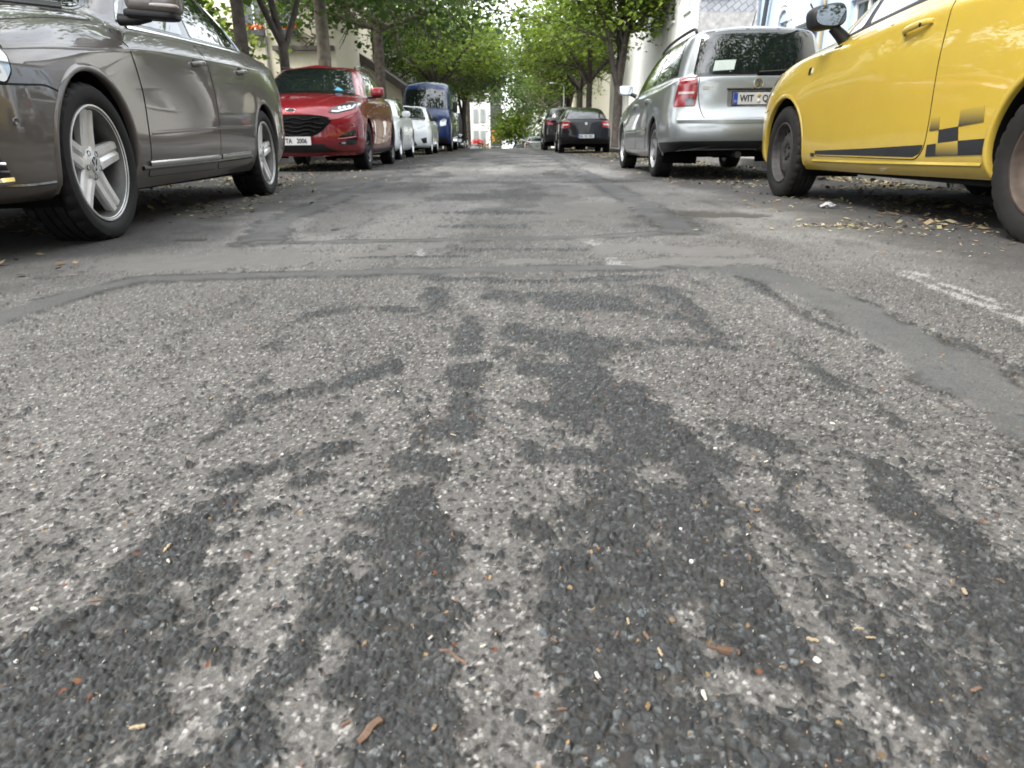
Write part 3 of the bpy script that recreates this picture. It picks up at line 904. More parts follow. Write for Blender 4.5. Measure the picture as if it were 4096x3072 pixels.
# ------------------------------------------------------------------ houses
def house(name, label, org, right, W, H, D, openings, wall, roof='dark_roof', roof_h=2.2, sill=True, cat='house', base=None, base_h=0., panes='pane', eave=.35, frame='trim_white', group=None):
    """front wall in the plane through org spanned by right and z, seen from the outside; D metres deep"""
    r = Vector(right).normalized()
    out = Vector((r.y, -r.x, 0))
    root = empty(name, org)
    tag(root, label, cat, group)
    P = lambda x, z, d=0.: tuple(r * x + Vector((0, 0, z)) - out * d)
    xs = sorted({0., W, *[o[0] for o in openings], *[o[2] for o in openings]})
    zs = sorted({-.6, H, *[o[1] for o in openings], *[o[3] for o in openings]} | ({base_h} if base else set()))
    b, b2 = MB(), MB()
    for i in range(len(xs) - 1):
        for j in range(len(zs) - 1):
            cx, cz = (xs[i] + xs[i + 1]) / 2, (zs[j] + zs[j + 1]) / 2
            if any(o[0] < cx < o[2] and o[1] < cz < o[3] for o in openings):
                continue
            t = b2 if base and cz < base_h else b
            t.add([P(xs[i], zs[j]), P(xs[i + 1], zs[j]), P(xs[i + 1], zs[j + 1]), P(xs[i], zs[j + 1])], [(0, 1, 2, 3)])
    b.add([P(0, -.6), P(0, H), P(0, H, D), P(0, -.6, D)], [(0, 1, 2, 3)])
    b.add([P(W, -.6), P(W, -.6, D), P(W, H, D), P(W, H)], [(0, 1, 2, 3)])
    b.add([P(0, -.6, D), P(0, H, D), P(W, H, D), P(W, -.6, D)], [(0, 1, 2, 3)])
    for x0, z0, x1, z1 in [q[:4] for q in openings]:
        d = .16
        b.add([P(x0, z0), P(x0, z0, d), P(x0, z1, d), P(x0, z1)], [(0, 1, 2, 3)])
        b.add([P(x1, z0), P(x1, z1), P(x1, z1, d), P(x1, z0, d)], [(0, 1, 2, 3)])
        b.add([P(x0, z1), P(x0, z1, d), P(x1, z1, d), P(x1, z1)], [(0, 1, 2, 3)])
        b.add([P(x0, z0), P(x1, z0), P(x1, z0, d), P(x0, z0, d)], [(0, 1, 2, 3)])
    w = b.build('wall', wall, root, smooth=False)
    if base:
        b2.build('plinth', base, root, smooth=False)
    for o in openings:
        x0, z0, x1, z1 = o[:4]
        kind = o[4] if len(o) > 4 else 'window'
        f = .065
        fr = MB()
        def bar(ax, az, bx, bz, d0=.09, d1=.155):
            V = [P(ax, az, d0), P(bx, az, d0), P(bx, bz, d0), P(ax, bz, d0), P(ax, az, d1), P(bx, az, d1), P(bx, bz, d1), P(ax, bz, d1)]
            fr.add(V, [(0, 1, 2, 3), (0, 4, 5, 1), (1, 5, 6, 2), (2, 6, 7, 3), (3, 7, 4, 0)])
        bar(x0, z0, x0 + f, z1); bar(x1 - f, z0, x1, z1); bar(x0 + f, z0, x1 - f, z0 + f); bar(x0 + f, z1 - f, x1 - f, z1)
        if kind == 'window' and x1 - x0 > .75:
            m = (x0 + x1) / 2
            bar(m - f / 2, z0 + f, m + f / 2, z1 - f)
        if kind == 'blind':
            zm = z0 + (z1 - z0) * .32
            bar(x0 + f, zm - f / 2, x1 - f, zm + f / 2)
        wn_ = fr.build('door' if kind == 'door' else 'window', frame, root, smooth=False)
        if kind == 'blind':
            zm = z0 + (z1 - z0) * .32
            mk('pane', [P(x0, z0, .13), P(x1, z0, .13), P(x1, zm, .13), P(x0, zm, .13)], [(0, 1, 2, 3)], panes, wn_, smooth=False)
            mk('blind', [P(x0, zm, .125), P(x1, zm, .125), P(x1, z1, .125), P(x0, z1, .125)], [(0, 1, 2, 3)], 'blind', wn_, smooth=False)
        else:
            mk('pane' if kind != 'door' else 'door_leaf', [P(x0, z0, .13), P(x1, z0, .13), P(x1, z1, .13), P(x0, z1, .13)], [(0, 1, 2, 3)], panes if kind != 'door' else 'anthracite', wn_, smooth=False)
        if sill and kind != 'door':
            s = MB()
            V = [P(x0 - .06, z0 - .07, -.07), P(x1 + .06, z0 - .07, -.07), P(x1 + .06, z0 - .003, -.07), P(x0 - .06, z0 - .003, -.07), P(x0 - .06, z0 - .07, .09), P(x1 + .06, z0 - .07, .09), P(x1 + .06, z0 - .003, .09), P(x0 - .06, z0 - .003, .09)]
            s.add(V, [(0, 1, 2, 3), (0, 4, 5, 1), (1, 5, 6, 2), (2, 6, 7, 3), (3, 7, 4, 0)])
            s.build('sill', frame, wn_, smooth=False)
    if roof:
        e = eave
        V = [P(-e, H - .1, -e), P(W + e, H - .1, -e), P(W + e, H + roof_h, D / 2), P(-e, H + roof_h, D / 2), P(-e, H - .1, D + e), P(W + e, H - .1, D + e),
             P(-e, H + .05, -e), P(W + e, H + .05, -e), P(W + e, H + roof_h + .15, D / 2), P(-e, H + roof_h + .15, D / 2), P(-e, H + .05, D + e), P(W + e, H + .05, D + e)]
        mk('roof', V, [(6, 7, 8, 9), (9, 8, 11, 10), (0, 1, 7, 6), (4, 10, 11, 5), (0, 6, 9, 3), (3, 9, 10, 4), (1, 2, 8, 7), (2, 5, 11, 8), (0, 3, 2, 1), (3, 4, 5, 2)], roof, root, smooth=False)
        mk('gable', [P(0, H), P(0, H + roof_h, D / 2), P(0, H, D)], [(0, 1, 2)], wall, root, smooth=False)
        mk('gable', [P(W, H), P(W, H, D), P(W, H + roof_h, D / 2)], [(0, 1, 2)], wall, root, smooth=False)
    return root, P

def win_rows(W, H, n, rows, w=.95, h=1.35, z0=1.1, dz=2.9, margin=.9):
    out = []
    for k in range(rows):
        for i in range(n):
            x = margin + (W - 2 * margin - w) * (i / max(1, n - 1))
            out.append((x, z0 + dz * k, x + w, z0 + dz * k + h))
    return out

# right-hand side (front walls face the street, -x): right vector is -y
house('white_house', 'white rendered house with small windows across from the taupe saloon', (6.4, 10.2, .1), (0, -1, 0), 9.2, 6.6, 8, win_rows(9.2, 6, 4, 2), 'render_white')
house('white_house', 'plain white house further back along the right pavement behind the camera', (6.4, .7, .1), (0, -1, 0), 12., 7.2, 8, win_rows(12, 6, 5, 2), 'render_grey')
bh, P = house('blue_house', 'pale blue house with white window surrounds and a wall lantern', (6.35, 19.6, .1), (0, -1, 0), 9.2, 6.4, 7, [(1.55, 1.35, 2.15, 2.85), (2.75, .1, 3.75, 2.55, 'door'), (5.2, 1.2, 6.3, 2.7), (7.2, 1.2, 8.3, 2.7), (1.4, 4.0, 2.4, 5.4), (5.2, 4.0, 6.3, 5.4)], 'render_blue')
# round-headed plaster mouldings over the first window, reveal of the doorway, pipes, lantern
for rr in (.46, .36):
    b = MB()
    pts = [(1.85 + rr * math.cos(t), 2.75 + rr * math.sin(t)) for t in np.linspace(0, math.pi, 16)]
    pts = [(1.85 + rr, 1.9)] + pts + [(1.85 - rr, 1.9)]
    b.tube([P(x, z, -.03) for x, z in pts], .035, 8)
    b.build('window_moulding', 'trim_white', bh)
b = MB()
b.tube([P(2.70, .05, -.03), P(2.70, 2.62, -.03), P(3.80, 2.62, -.03), P(3.80, .05, -.03)], .055, 6)
b.build('door_surround', 'trim_white', bh)
b = MB().tube([P(.10, -.1, -.09), P(.10, 6.3, -.09)], .055, 10)
b.build('drainpipe', 'zinc', bh)
b = MB().tube([P(.45, 1.6, -.12), P(1.30, 5.4, -.12)], .055, 10)
b.build('vent_pipe', 'anthracite', bh)
b = MB().tube([P(4.15, .2, -.06), P(4.15, 3.4, -.06)], .03, 8)
b.build('conduit', 'ochre_metal', bh)
lt = MB().tube([P(4.05, 2.62, -.02), P(4.05, 2.72, -.22), P(4.05, 2.85, -.30)], .018, 8).build('lantern_bracket', 'anthracite', bh)
lg = MB()
lc = Vector(P(4.05, 3.08, -.30))
lg.add([lc + Vector((math.cos(a) * q, math.sin(a) * q, z)) for q, z in ((.07, -.18), (.13, .16)) for a in [k * math.pi / 3 for k in range(6)]], [(i, (i + 1) % 6, 6 + (i + 1) % 6, 6 + i) for i in range(6)] + [tuple(range(5, -1, -1))])
lg.build('lantern_glass', 'clear_glass', lt, smooth=False)
cap = MB().lathe([(.16, .15), (.27, .07), (.31, 1e-4)], 6, axis='z')
mk('lantern_cap', [tuple(lc + Vector(v)) for v in cap.V], cap.F, 'anthracite', lt, smooth=False)

house('slate_gable', 'grey slate-clad gable wall with a white framed window above a stone base', (5.98, 24.2, .1), (1, 0, 0), 8.5, 8.2, .17, [(.02, 4.55, .84, 6.2, 'blind'), (4.2, 4.55, 5.2, 6.2, 'blind')], 'slate', base='stone_base', base_h=4.05, roof=None)
house('white_house', 'bright white rendered house on the corner behind the multi-stemmed tree', (5.9, 44., .1), (0, -1, 0), 19.6, 8.2, 8, [(18.0, 1.5, 18.9, 2.7), (15.6, 1.5, 16.5, 2.7), (12.4, 1.5, 13.3, 2.7), (18.0, 4.3, 18.9, 5.5), (15.6, 4.3, 16.5, 5.5), (12.4, 4.3, 13.3, 5.5), (9., 4.3, 9.9, 5.5), (5.6, 4.3, 6.5, 5.5), (2.2, 4.3, 3.1, 5.5), (6.0, 1.2, 7.0, 2.5)], 'render_white')
house('white_house', 'white house with cream flank beyond the street lamp', (5.2, 74., -1.2), (0, -1, 0), 18., 8., 8, win_rows(18, 8, 6, 2), 'render_cream')

# left-hand side
ch, P = house('cream_house', 'cream house with flower boxes and a ledge behind the left-hand trees', (-14.5, 30., .1), (1, 0, 0), 7.65, 7.4, 8, [(4.1, 4.25, 5.0, 5.65), (5.55, 4.25, 6.3, 5.65), (.8, 4.25, 1.7, 5.65), (2.2, 1.1, 3.4, 2.5)], 'render_cream')
V = [P(5.25, 3.70, -.30), P(7.62, 3.70, -.30), P(7.62, 3.86, -.30), P(5.25, 3.86, -.30), P(5.25, 3.70, 0), P(7.62, 3.70, 0), P(7.62, 3.86, 0), P(5.25, 3.86, 0)]
mk('ledge', V, [(0, 1, 2, 3), (0, 4, 5, 1), (1, 5, 6, 2), (2, 6, 7, 3), (3, 7, 4, 0)], 'brown_fascia', ch, smooth=False)
MB().tube([P(4.95, -.1, -.07), P(4.95, 7.2, -.07)], .05, 8).build('drainpipe', 'zinc', ch)
for x0, x1 in ((4.1, 5.0), (5.55, 6.3)):
    bx = MB()
    V = [P(x0, 4.22, -.30), P(x1, 4.22, -.30), P(x1, 4.42, -.30), P(x0, 4.42, -.30), P(x0, 4.22, -.09), P(x1, 4.22, -.09), P(x1, 4.42, -.09), P(x0, 4.42, -.09)]
    fb = mk('flower_box', V, [(0, 1, 2, 3), (0, 4, 5, 1), (1, 5, 6, 2), (3, 2, 6, 7), (3, 7, 4, 0)], 'anthracite', ch, smooth=False)
    fl = MB()
    for k in range(40):
        c = Vector(P(random.uniform(x0, x1), random.uniform(4.42, 4.62), random.uniform(-.3, -.1)))
        d = Vector((random.uniform(-1, 1), random.uniform(-1, 1), random.uniform(-1, 1))).normalized() * .05
        e = d.orthogonal().normalized() * .05
        fl.add([c - d - e, c + d - e, c + d + e, c - d + e], [(0, 1, 2, 3)])
    f_ = fl.build('flowers', 'flower', fb, smooth=False)
    f_['kind'] = 'stuff'

# annex with a steep roof edge running down towards the street
an = tag(empty('gabled_annex', (-9.4, 35., .1)), 'cream annex with a steep brown roof edge beside the cream house', 'annex')
mk('wall', [(0, 0, -.6), (4.35, 0, -.6), (4.35, 0, 2.55), (1.1, 0, 4.75), (0, 0, 4.75), (0, 8, -.6), (4.35, 8, -.6), (4.35, 8, 2.55), (1.1, 8, 4.75), (0, 8, 4.75)], [(0, 1, 2, 3, 4), (1, 6, 7, 2), (0, 4, 9, 5), (5, 9, 8, 7, 6)], 'render_cream', an, smooth=False)
sl = Vector((3.25, 0, -2.2)).normalized()
nr_ = Vector((2.2, 0, 3.25)).normalized()
a0, a1 = Vector((.6, 0, 5.09)) , Vector((4.9, 0, 2.18))
V = []
for p in (a0, a1):
    for d in (-.35, 8.3):
        for q in (0, .30):
            V.append(p + Vector((0, d, 0)) + nr_ * q)
mk('roof', V, [(0, 4, 5, 1), (2, 3, 7, 6), (1, 5, 7, 3), (0, 2, 6, 4), (4, 6, 7, 5), (0, 1, 3, 2)], 'brown_fascia', an, smooth=False)
gh, P = house('grey_house', 'dark grey gabled house rising behind the cream annex', (-14.5, 47., .1), (1, 0, 0), 6.2, 6.6, 8, [(4.2, 4.7, 5.0, 5.9), (2., 4.7, 2.8, 5.9)], 'anthracite', roof_h=1.6)
house('white_house', 'white house standing behind the left row of trees beyond the van', (-6.6, 50., -.2), (0, 1, 0), 16., 7.2, 8, win_rows(16, 7, 5, 2), 'render_white')

house('set_back_house', 'grey white terrace set back behind the left pavement', (-14.5, -8., .1), (0, 1, 0), 24., 5.2, 8, win_rows(24, 5, 7, 2, dz=2.5, h=1.2), 'render_grey')

# far end
zf = float(terrain(96)) - .2
fb_, P = house('apartment_block', 'white and grey apartment block with orange window bays at the street end', (-10.0, 96., zf), (1, 0, 0), 8.9, 11., 10, [], 'render_white', roof='anthracite', roof_h=.3)
def far_panel(nm, x0, z0, x1, z1, mat, parent, d=-.08):
    V = [P(x0, z0, d), P(x1, z0, d), P(x1, z1, d), P(x0, z1, d), P(x0, z0, 0), P(x1, z0, 0), P(x1, z1, 0), P(x0, z1, 0)]
    return mk(nm, V, [(0, 1, 2, 3), (0, 4, 5, 1), (1, 5, 6, 2), (2, 6, 7, 3), (3, 7, 4, 0)], mat, parent, smooth=False)
for fl_ in range(4):
    z = .6 + 2.6 * fl_
    for x in (5.2, 6.1):
        w_ = far_panel('window', x, z, x + .7, z + 1.7, 'render_grey', fb_)
        far_panel('pane', x + .1, z + .1, x + .6, z + 1.6, 'pale_pane', w_, -.1)
    q = far_panel('bay', 7.45, z - .3, 8.85, z + 2.2, 'anthracite', fb_)
    if fl_ in (0, 1):
        for x in (7.62, 8.27):
            far_panel('shutter', x, z + .2, x + .36, z + 1.7, 'orange_panel', q, -.14)
house('white_house', 'white house closing the view on the right of the far street', (1.0, 102., float(terrain(102)) - .2), (1, 0, 0), 9., 10., 8, win_rows(9, 9, 4, 3), 'render_white', panes='pale_pane')
house('white_house', 'white house closing the view left of the far block', (-24., 90., float(terrain(90)) - .2), (1, 0, 0), 13., 10., 8, win_rows(13, 9, 5, 3), 'render_white', panes='pale_pane')

# street lamp with a swept arm
lp = tag(empty('street_lamp', (3.95, 54.5, float(terrain(54.5)) + .1)), 'slender grey street lamp with a short swept arm', 'street lamp')
MB().tube([(0, 0, -.1), (0, 0, 1.2), (0, 0, 4.2)], [.07, .06, .045], 10).build('post', 'lamp_metal', lp)
MB().tube(catmull([(0, 0, 4.2), (-.05, 0, 4.4), (-.25, 0, 4.52), (-.5, 0, 4.56)], 4), .035, 8).build('arm', 'lamp_metal', lp)
MB().blob((-.75, 0, 4.57), (.32, .13, .06), .7, 16, 8).build('lamp_head', 'lamp_metal', lp)
# dark sign cabinet and red shrub near the far end
sg = tag(empty('sign_cabinet', (-4.6, 68., float(terrain(68)))), 'dark grey sign cabinet on a post by the far pavement', 'sign')
box_part('cabinet', (-.55, -.12, 1.3), (.30, .12, 4.0), 'anthracite', sg, .03)
MB().tube([(-.12, 0, -.2), (-.12, 0, 1.32)], .06, 8).build('post', 'anthracite', sg)

# ------------------------------------------------------------------ trees
def branch_mesh(rng, trunk_h, r0, stems, spread, reach, rise, lean=(0, 0)):
    """tubes for trunk and limbs; returns MB and list of twig points"""
    b = MB()
    tips = []
    def limb(p, d, L, r, depth):
        n = 5 if depth < 2 else 4
        pts, rad = [p], [r]
        q = p.copy()
        dd = d.copy()
        for i in range(n):
            dd = (dd + Vector((rng.uniform(-.16, .16), rng.uniform(-.16, .16), rng.uniform(-.08, .12)))).normalized()
            q = q + dd * L / n
            pts.append(q.copy())
            rad.append(r * (1 - .62 * (i + 1) / n))
            if depth >= 1 and i >= 1:
                tips.append(q.copy())
            if depth < 2 and i >= 1:
                for k in range(2 if depth == 0 else 2):
                    a = rng.uniform(0, 6.283)
                    o = dd.orthogonal().normalized()
                    o = (Matrix.Rotation(a, 3, dd) @ o)
                    nd = (dd * rng.uniform(.35, .7) + o * rng.uniform(.6, 1.0) + Vector((0, 0, rng.uniform(-.25, .2)))).normalized()
                    limb(q, nd, L * rng.uniform(.42, .62), r * .40, depth + 1)
        b.tube(pts, rad, 9 if depth == 0 else 6 if depth == 1 else 4, cap=False)
        tips.append(q.copy())
    top = Vector((lean[0], lean[1], trunk_h))
    tp = [Vector((0, 0, -.15)), Vector((0, 0, .12)), Vector((lean[0] * .2, lean[1] * .2, trunk_h * .3)), Vector((lean[0] * .6, lean[1] * .6, trunk_h * .7)), top]
    b.tube(tp, [r0 * 1.5, r0 * 1.18, r0, r0 * .92, r0 * .85], 14, cap=False)
    for k in range(stems):
        a = 6.283 * (k + rng.uniform(-.2, .2)) / stems
        d = Vector((math.cos(a) * spread, math.sin(a) * spread, rise + rng.uniform(-.15, .25))).normalized()
        limb(top - Vector((0, 0, rng.uniform(.0, .25))), d, reach * rng.uniform(.85, 1.15), r0 * rng.uniform(.5, .68), 0)
    limb(top - Vector((0, 0, .1)), Vector((rng.uniform(-.15, .15), rng.uniform(-.15, .15), 1)), reach * 1.05, r0 * .7, 0)
    return b, tips

def leaf_cloud(rng, tips, n, size, sig, zmin, zmax=99):
    T = np.array([tuple(t) for t in tips])
    idx = rng.integers(0, len(T), n)
    C = T[idx] + rng.normal(0, 1, (n, 3)) * np.array([sig, sig, sig * .55])
    C = C[(C[:, 2] > zmin + rng.uniform(0, .5, n)) & (C[:, 2] < zmax)]
    n = len(C)
    s = size * np.clip(rng.lognormal(0, .32, n), .5, 1.9)
    a = rng.uniform(0, 6.283, n)
    tilt = rng.normal(.35, .45, n)
    d = np.stack([np.cos(a) * np.cos(tilt), np.sin(a) * np.cos(tilt), -np.sin(tilt)], 1)
    up = np.stack([rng.normal(0, .35, n), rng.normal(0, .35, n), np.ones(n)], 1)
    sd = np.cross(d, up)
    sd /= np.linalg.norm(sd, axis=1, keepdims=True)
    nn = np.cross(sd, d)
    L, Wd = d * s[:, None], sd * (s * .52)[:, None]
    fold = nn * (s * .10)[:, None]
    V = np.empty((n, 4, 3))
    V[:, 0] = C - L * .5
    V[:, 1] = C + Wd - L * .02 + fold
    V[:, 2] = C + L * .5 - fold
    V[:, 3] = C - Wd - L * .02 + fold
    i = np.arange(n)[:, None] * 4
    Q = np.concatenate([np.hstack([i, i + 1, i + 2]), np.hstack([i, i + 2, i + 3])])
    cl = rng.uniform(0, 1, len(T))[idx[:n]] * .7 + rng.uniform(0, 1, n) * .3
    at = np.repeat(cl[:, None], 4, 0).reshape(-1, 1)
    at = np.hstack([at, at, at, np.ones_like(at)])
    return V.reshape(-1, 3), Q, at

def make_tree(name, seed, trunk_h, r0, stems, spread, reach, rise, leaf, n, size, bark, sig=.55, zmin=2.3, lean=(0, 0)):
    rr = random.Random(seed)
    rng = np.random.default_rng(seed)
    b, tips = branch_mesh(rr, trunk_h, r0, stems, spread, reach, rise, lean)
    root = empty(name)
    b.build('trunk', bark, root, angle=180)
    V, Q, at = leaf_cloud(rng, tips, n, size, sig, zmin)
    big_mesh('crown', V, Q, leaf, root, attrs={'lc': at}, smooth=False)
    return root

def place_tree(root, x, y, rz, s, label, group, bark=None, leaf=None):
    root.location = (x, y, float(terrain(y)) + (.1 if (x < KL or x > KR) else 0))
    root.rotation_euler = (0, 0, rz)
    root.scale = (s, s, s)
    return tag(root, label, 'tree', group)

GL, GR = 'trees along the left pavement', 'trees along the right pavement'
tA = make_tree('street_tree', 3, 3.3, .125, 5, .9, 3.4, .85, 'leaf_dark', 13000, .14, 'bark_dark', zmin=3.0)
tB = make_tree('street_tree', 11, 2.4, .12, 2, .55, 3.9, 1.2, 'leaf_dark', 12000, .14, 'bark_dark', zmin=3.1)
tC = make_tree('street_tree', 21, 4.2, .185, 5, .9, 3.4, .8, 'leaf_dark', 12000, .14, 'bark_light', zmin=4.0)
tD = make_tree('street_tree', 33, 4.6, .21, 6, 1.1, 3.5, .32, 'leaf_dark', 11500, .16, 'bark', zmin=3.7)
tE = make_tree('street_tree', 45, 2.3, .19, 6, .40, 4.6, 1.4, 'leaf_light', 14000, .15, 'bark_dark', zmin=3.4)
tF = make_tree('street_tree', 58, 3.3, .17, 5, .9, 3.5, .85, 'leaf_light', 11000, .15, 'bark_dark', zmin=3.8)
tG = make_tree('street_tree', 71, 1.6, .07, 5, .9, 1.7, .7, 'leaf_light', 6000, .15, 'bark', sig=.4, zmin=.9)
place_tree(tA, -5.05, 14.4, .4, 1., 'slim dark-trunked street tree directly behind the taupe saloon', GL)
place_tree(tB, -5.05, 17.0, 1.2, 1., 'dark street tree whose trunk forks low into two limbs', GL)
place_tree(tC, -5.05, 20.7, .2, 1., 'street tree with a straight pale trunk behind the red crossover', GL)
place_tree(tD, -5.05, 29.4, 2.2, 1., 'thick-trunked street tree between the crossover and the blue van', GL)
place_tree(tE, 4.25, 29.2, .6, 1., 'multi-stemmed street tree with upright limbs beside the silver estate', GR)
place_tree(tF, 4.25, 39.9, .9, 1., 'street tree standing just beyond the black hatchback', GR)
place_tree(tG, .55, 76., .5, 1.35, 'small round-crowned tree in the middle of the far street', 'trees at the street end')
def more(src, x, y, rz, s, label, group):
    t = copy_tree(src)
    place_tree(t, x, y, rz, s, label, group)
    return t
for k, (src, x, y, rz, s) in enumerate(((tF, -4.2, 43, .7, 1.0), (tD, -4.4, 51, 2.9, 1.0), (tE, -3.6, 58, 1.9, 1.05))):
    more(src, x, y, rz, s, ('bright green street tree beyond the tail of the blue van', 'darker broad street tree past the blue van', 'far street tree with an upright trunk beyond the brow')[k], GL)
for k, (src, x, y, rz, s) in enumerate(((tF, 4.4, 46.5, 3.6, 1.05), (tE, 4.4, 56., 2.3, 1.0), (tD, 3.6, 68., 5.2, 1.0))):
    more(src, x, y, rz, s, ('leafy street tree just before the street lamp', 'upright street tree just past the street lamp', 'last broad tree of the right row')[k], GR)
more(tG, -11.8, 27.0, 4.4, 1.3, 'small garden tree in front of the cream house', 'garden trees')
more(tA, -10.5, 41., 4.1, 1.1, 'garden tree behind the cream house', 'garden trees')
more(tD, -4.6, 80., 1.1, 1.6, 'big tree closing the left of the far street', 'trees at the street end')
more(tF, 6.4, 84., 1.4, 1.6, 'big tree closing the right of the far street', 'trees at the street end')
# trees beside and behind the camera
for k, (src, x, y, rz, s) in enumerate(((tC, -5.4, 3.6, 1.0, .95), (tB, -5.4, -10., 3.0, 1.0))):
    more(src, x, y, rz, s, ('street tree on the left pavement beside the taupe saloon', 'street tree on the left pavement well behind the camera')[k], GL)
for k, (src, x, y, rz, s) in enumerate(((tA, 4.8, .8, 1.5, .9), (tE, 4.8, -13., .3, 1.0))):
    more(src, x, y, rz, s, ('street tree on the right pavement beside the yellow hatchback', 'street tree on the right pavement behind the camera')[k], GR)
# low shrub with red blossom far down the street
rb = empty('red_shrub', (-3.1, 74., float(terrain(74))))
tag(rb, 'shrub covered in red blossom at the street end', 'shrub')
rg_ = np.random.default_rng(5)
V, Q, at = leaf_cloud(rg_, [Vector((rg_.normal(0, .35), rg_.normal(0, .35), 1.9 + rg_.normal(0, .2))) for _ in range(12)], 260, .14, .2, 0)
big_mesh('blossom', V, Q, 'leaf_red', rb, attrs={'lc': at}, smooth=False)
V, Q, at = leaf_cloud(rg_, [Vector((rg_.normal(0, .35), rg_.normal(0, .35), 1.0 + rg_.normal(0, .4))) for _ in range(20)], 900, .16, .3, -.2)
big_mesh('foliage', V, Q, 'leaf_light', rb, attrs={'lc': at}, smooth=False)
MB().tube([(0, 0, -.2), (0, 0, 1.8)], [.08, .04], 8).build('stem', 'bark', rb)
# dark conifer sprays in the garden behind the saloon
cs = empty('conifer_shrub', (-6.9, 14.6, .1))
tag(cs, 'low dark conifer shrub on the verge behind the taupe saloon', 'shrub')
V, Q, at = leaf_cloud(rg_, [Vector((rg_.normal(0, .7), rg_.normal(0, .6), 1.0 + abs(rg_.normal(0, .7)))) for _ in range(30)], 5000, .10, .28, 0)
big_mesh('foliage', V, Q, 'leaf_dark', cs, attrs={'lc': at}, smooth=False)
MB().tube([(0, 0, -.1), (0, 0, 1.6)], [.10, .03], 8).build('stem', 'bark_dark', cs)

# ------------------------------------------------------------------ car bodies
def ring(front, fc, side, rc, rear):
    F, fs, zF = front
    xs, ws, zs = fc
    xr, wr, zr = rc
    Rr, rs, zR = rear
    L = lambda a, b, t: a + (b - a) * t
    P = [(F, 0, zF), (F - .22 * fs, .36 * ws, L(zF, zs, .08)), (F - fs, .70 * ws, L(zF, zs, .35)), (L(F - fs, xs, .42), .925 * ws, L(zF, zs, .65)), (xs, ws, zs)]
    P += list(side)
    P += [(xr, wr, zr), (L(Rr + rs, xr, .42), .925 * wr, L(zR, zr, .65)), (Rr + rs, .70 * wr, L(zR, zr, .35)), (Rr + .22 * rs, .36 * wr, L(zR, zr, .08)), (Rr, 0, zR)]
    return np.array(P, float)

def sides(xs, ys, zs):
    n = len(xs)
    f = lambda a: a if hasattr(a, '__len__') else [a] * n
    return list(zip(xs, f(ys), f(zs)))

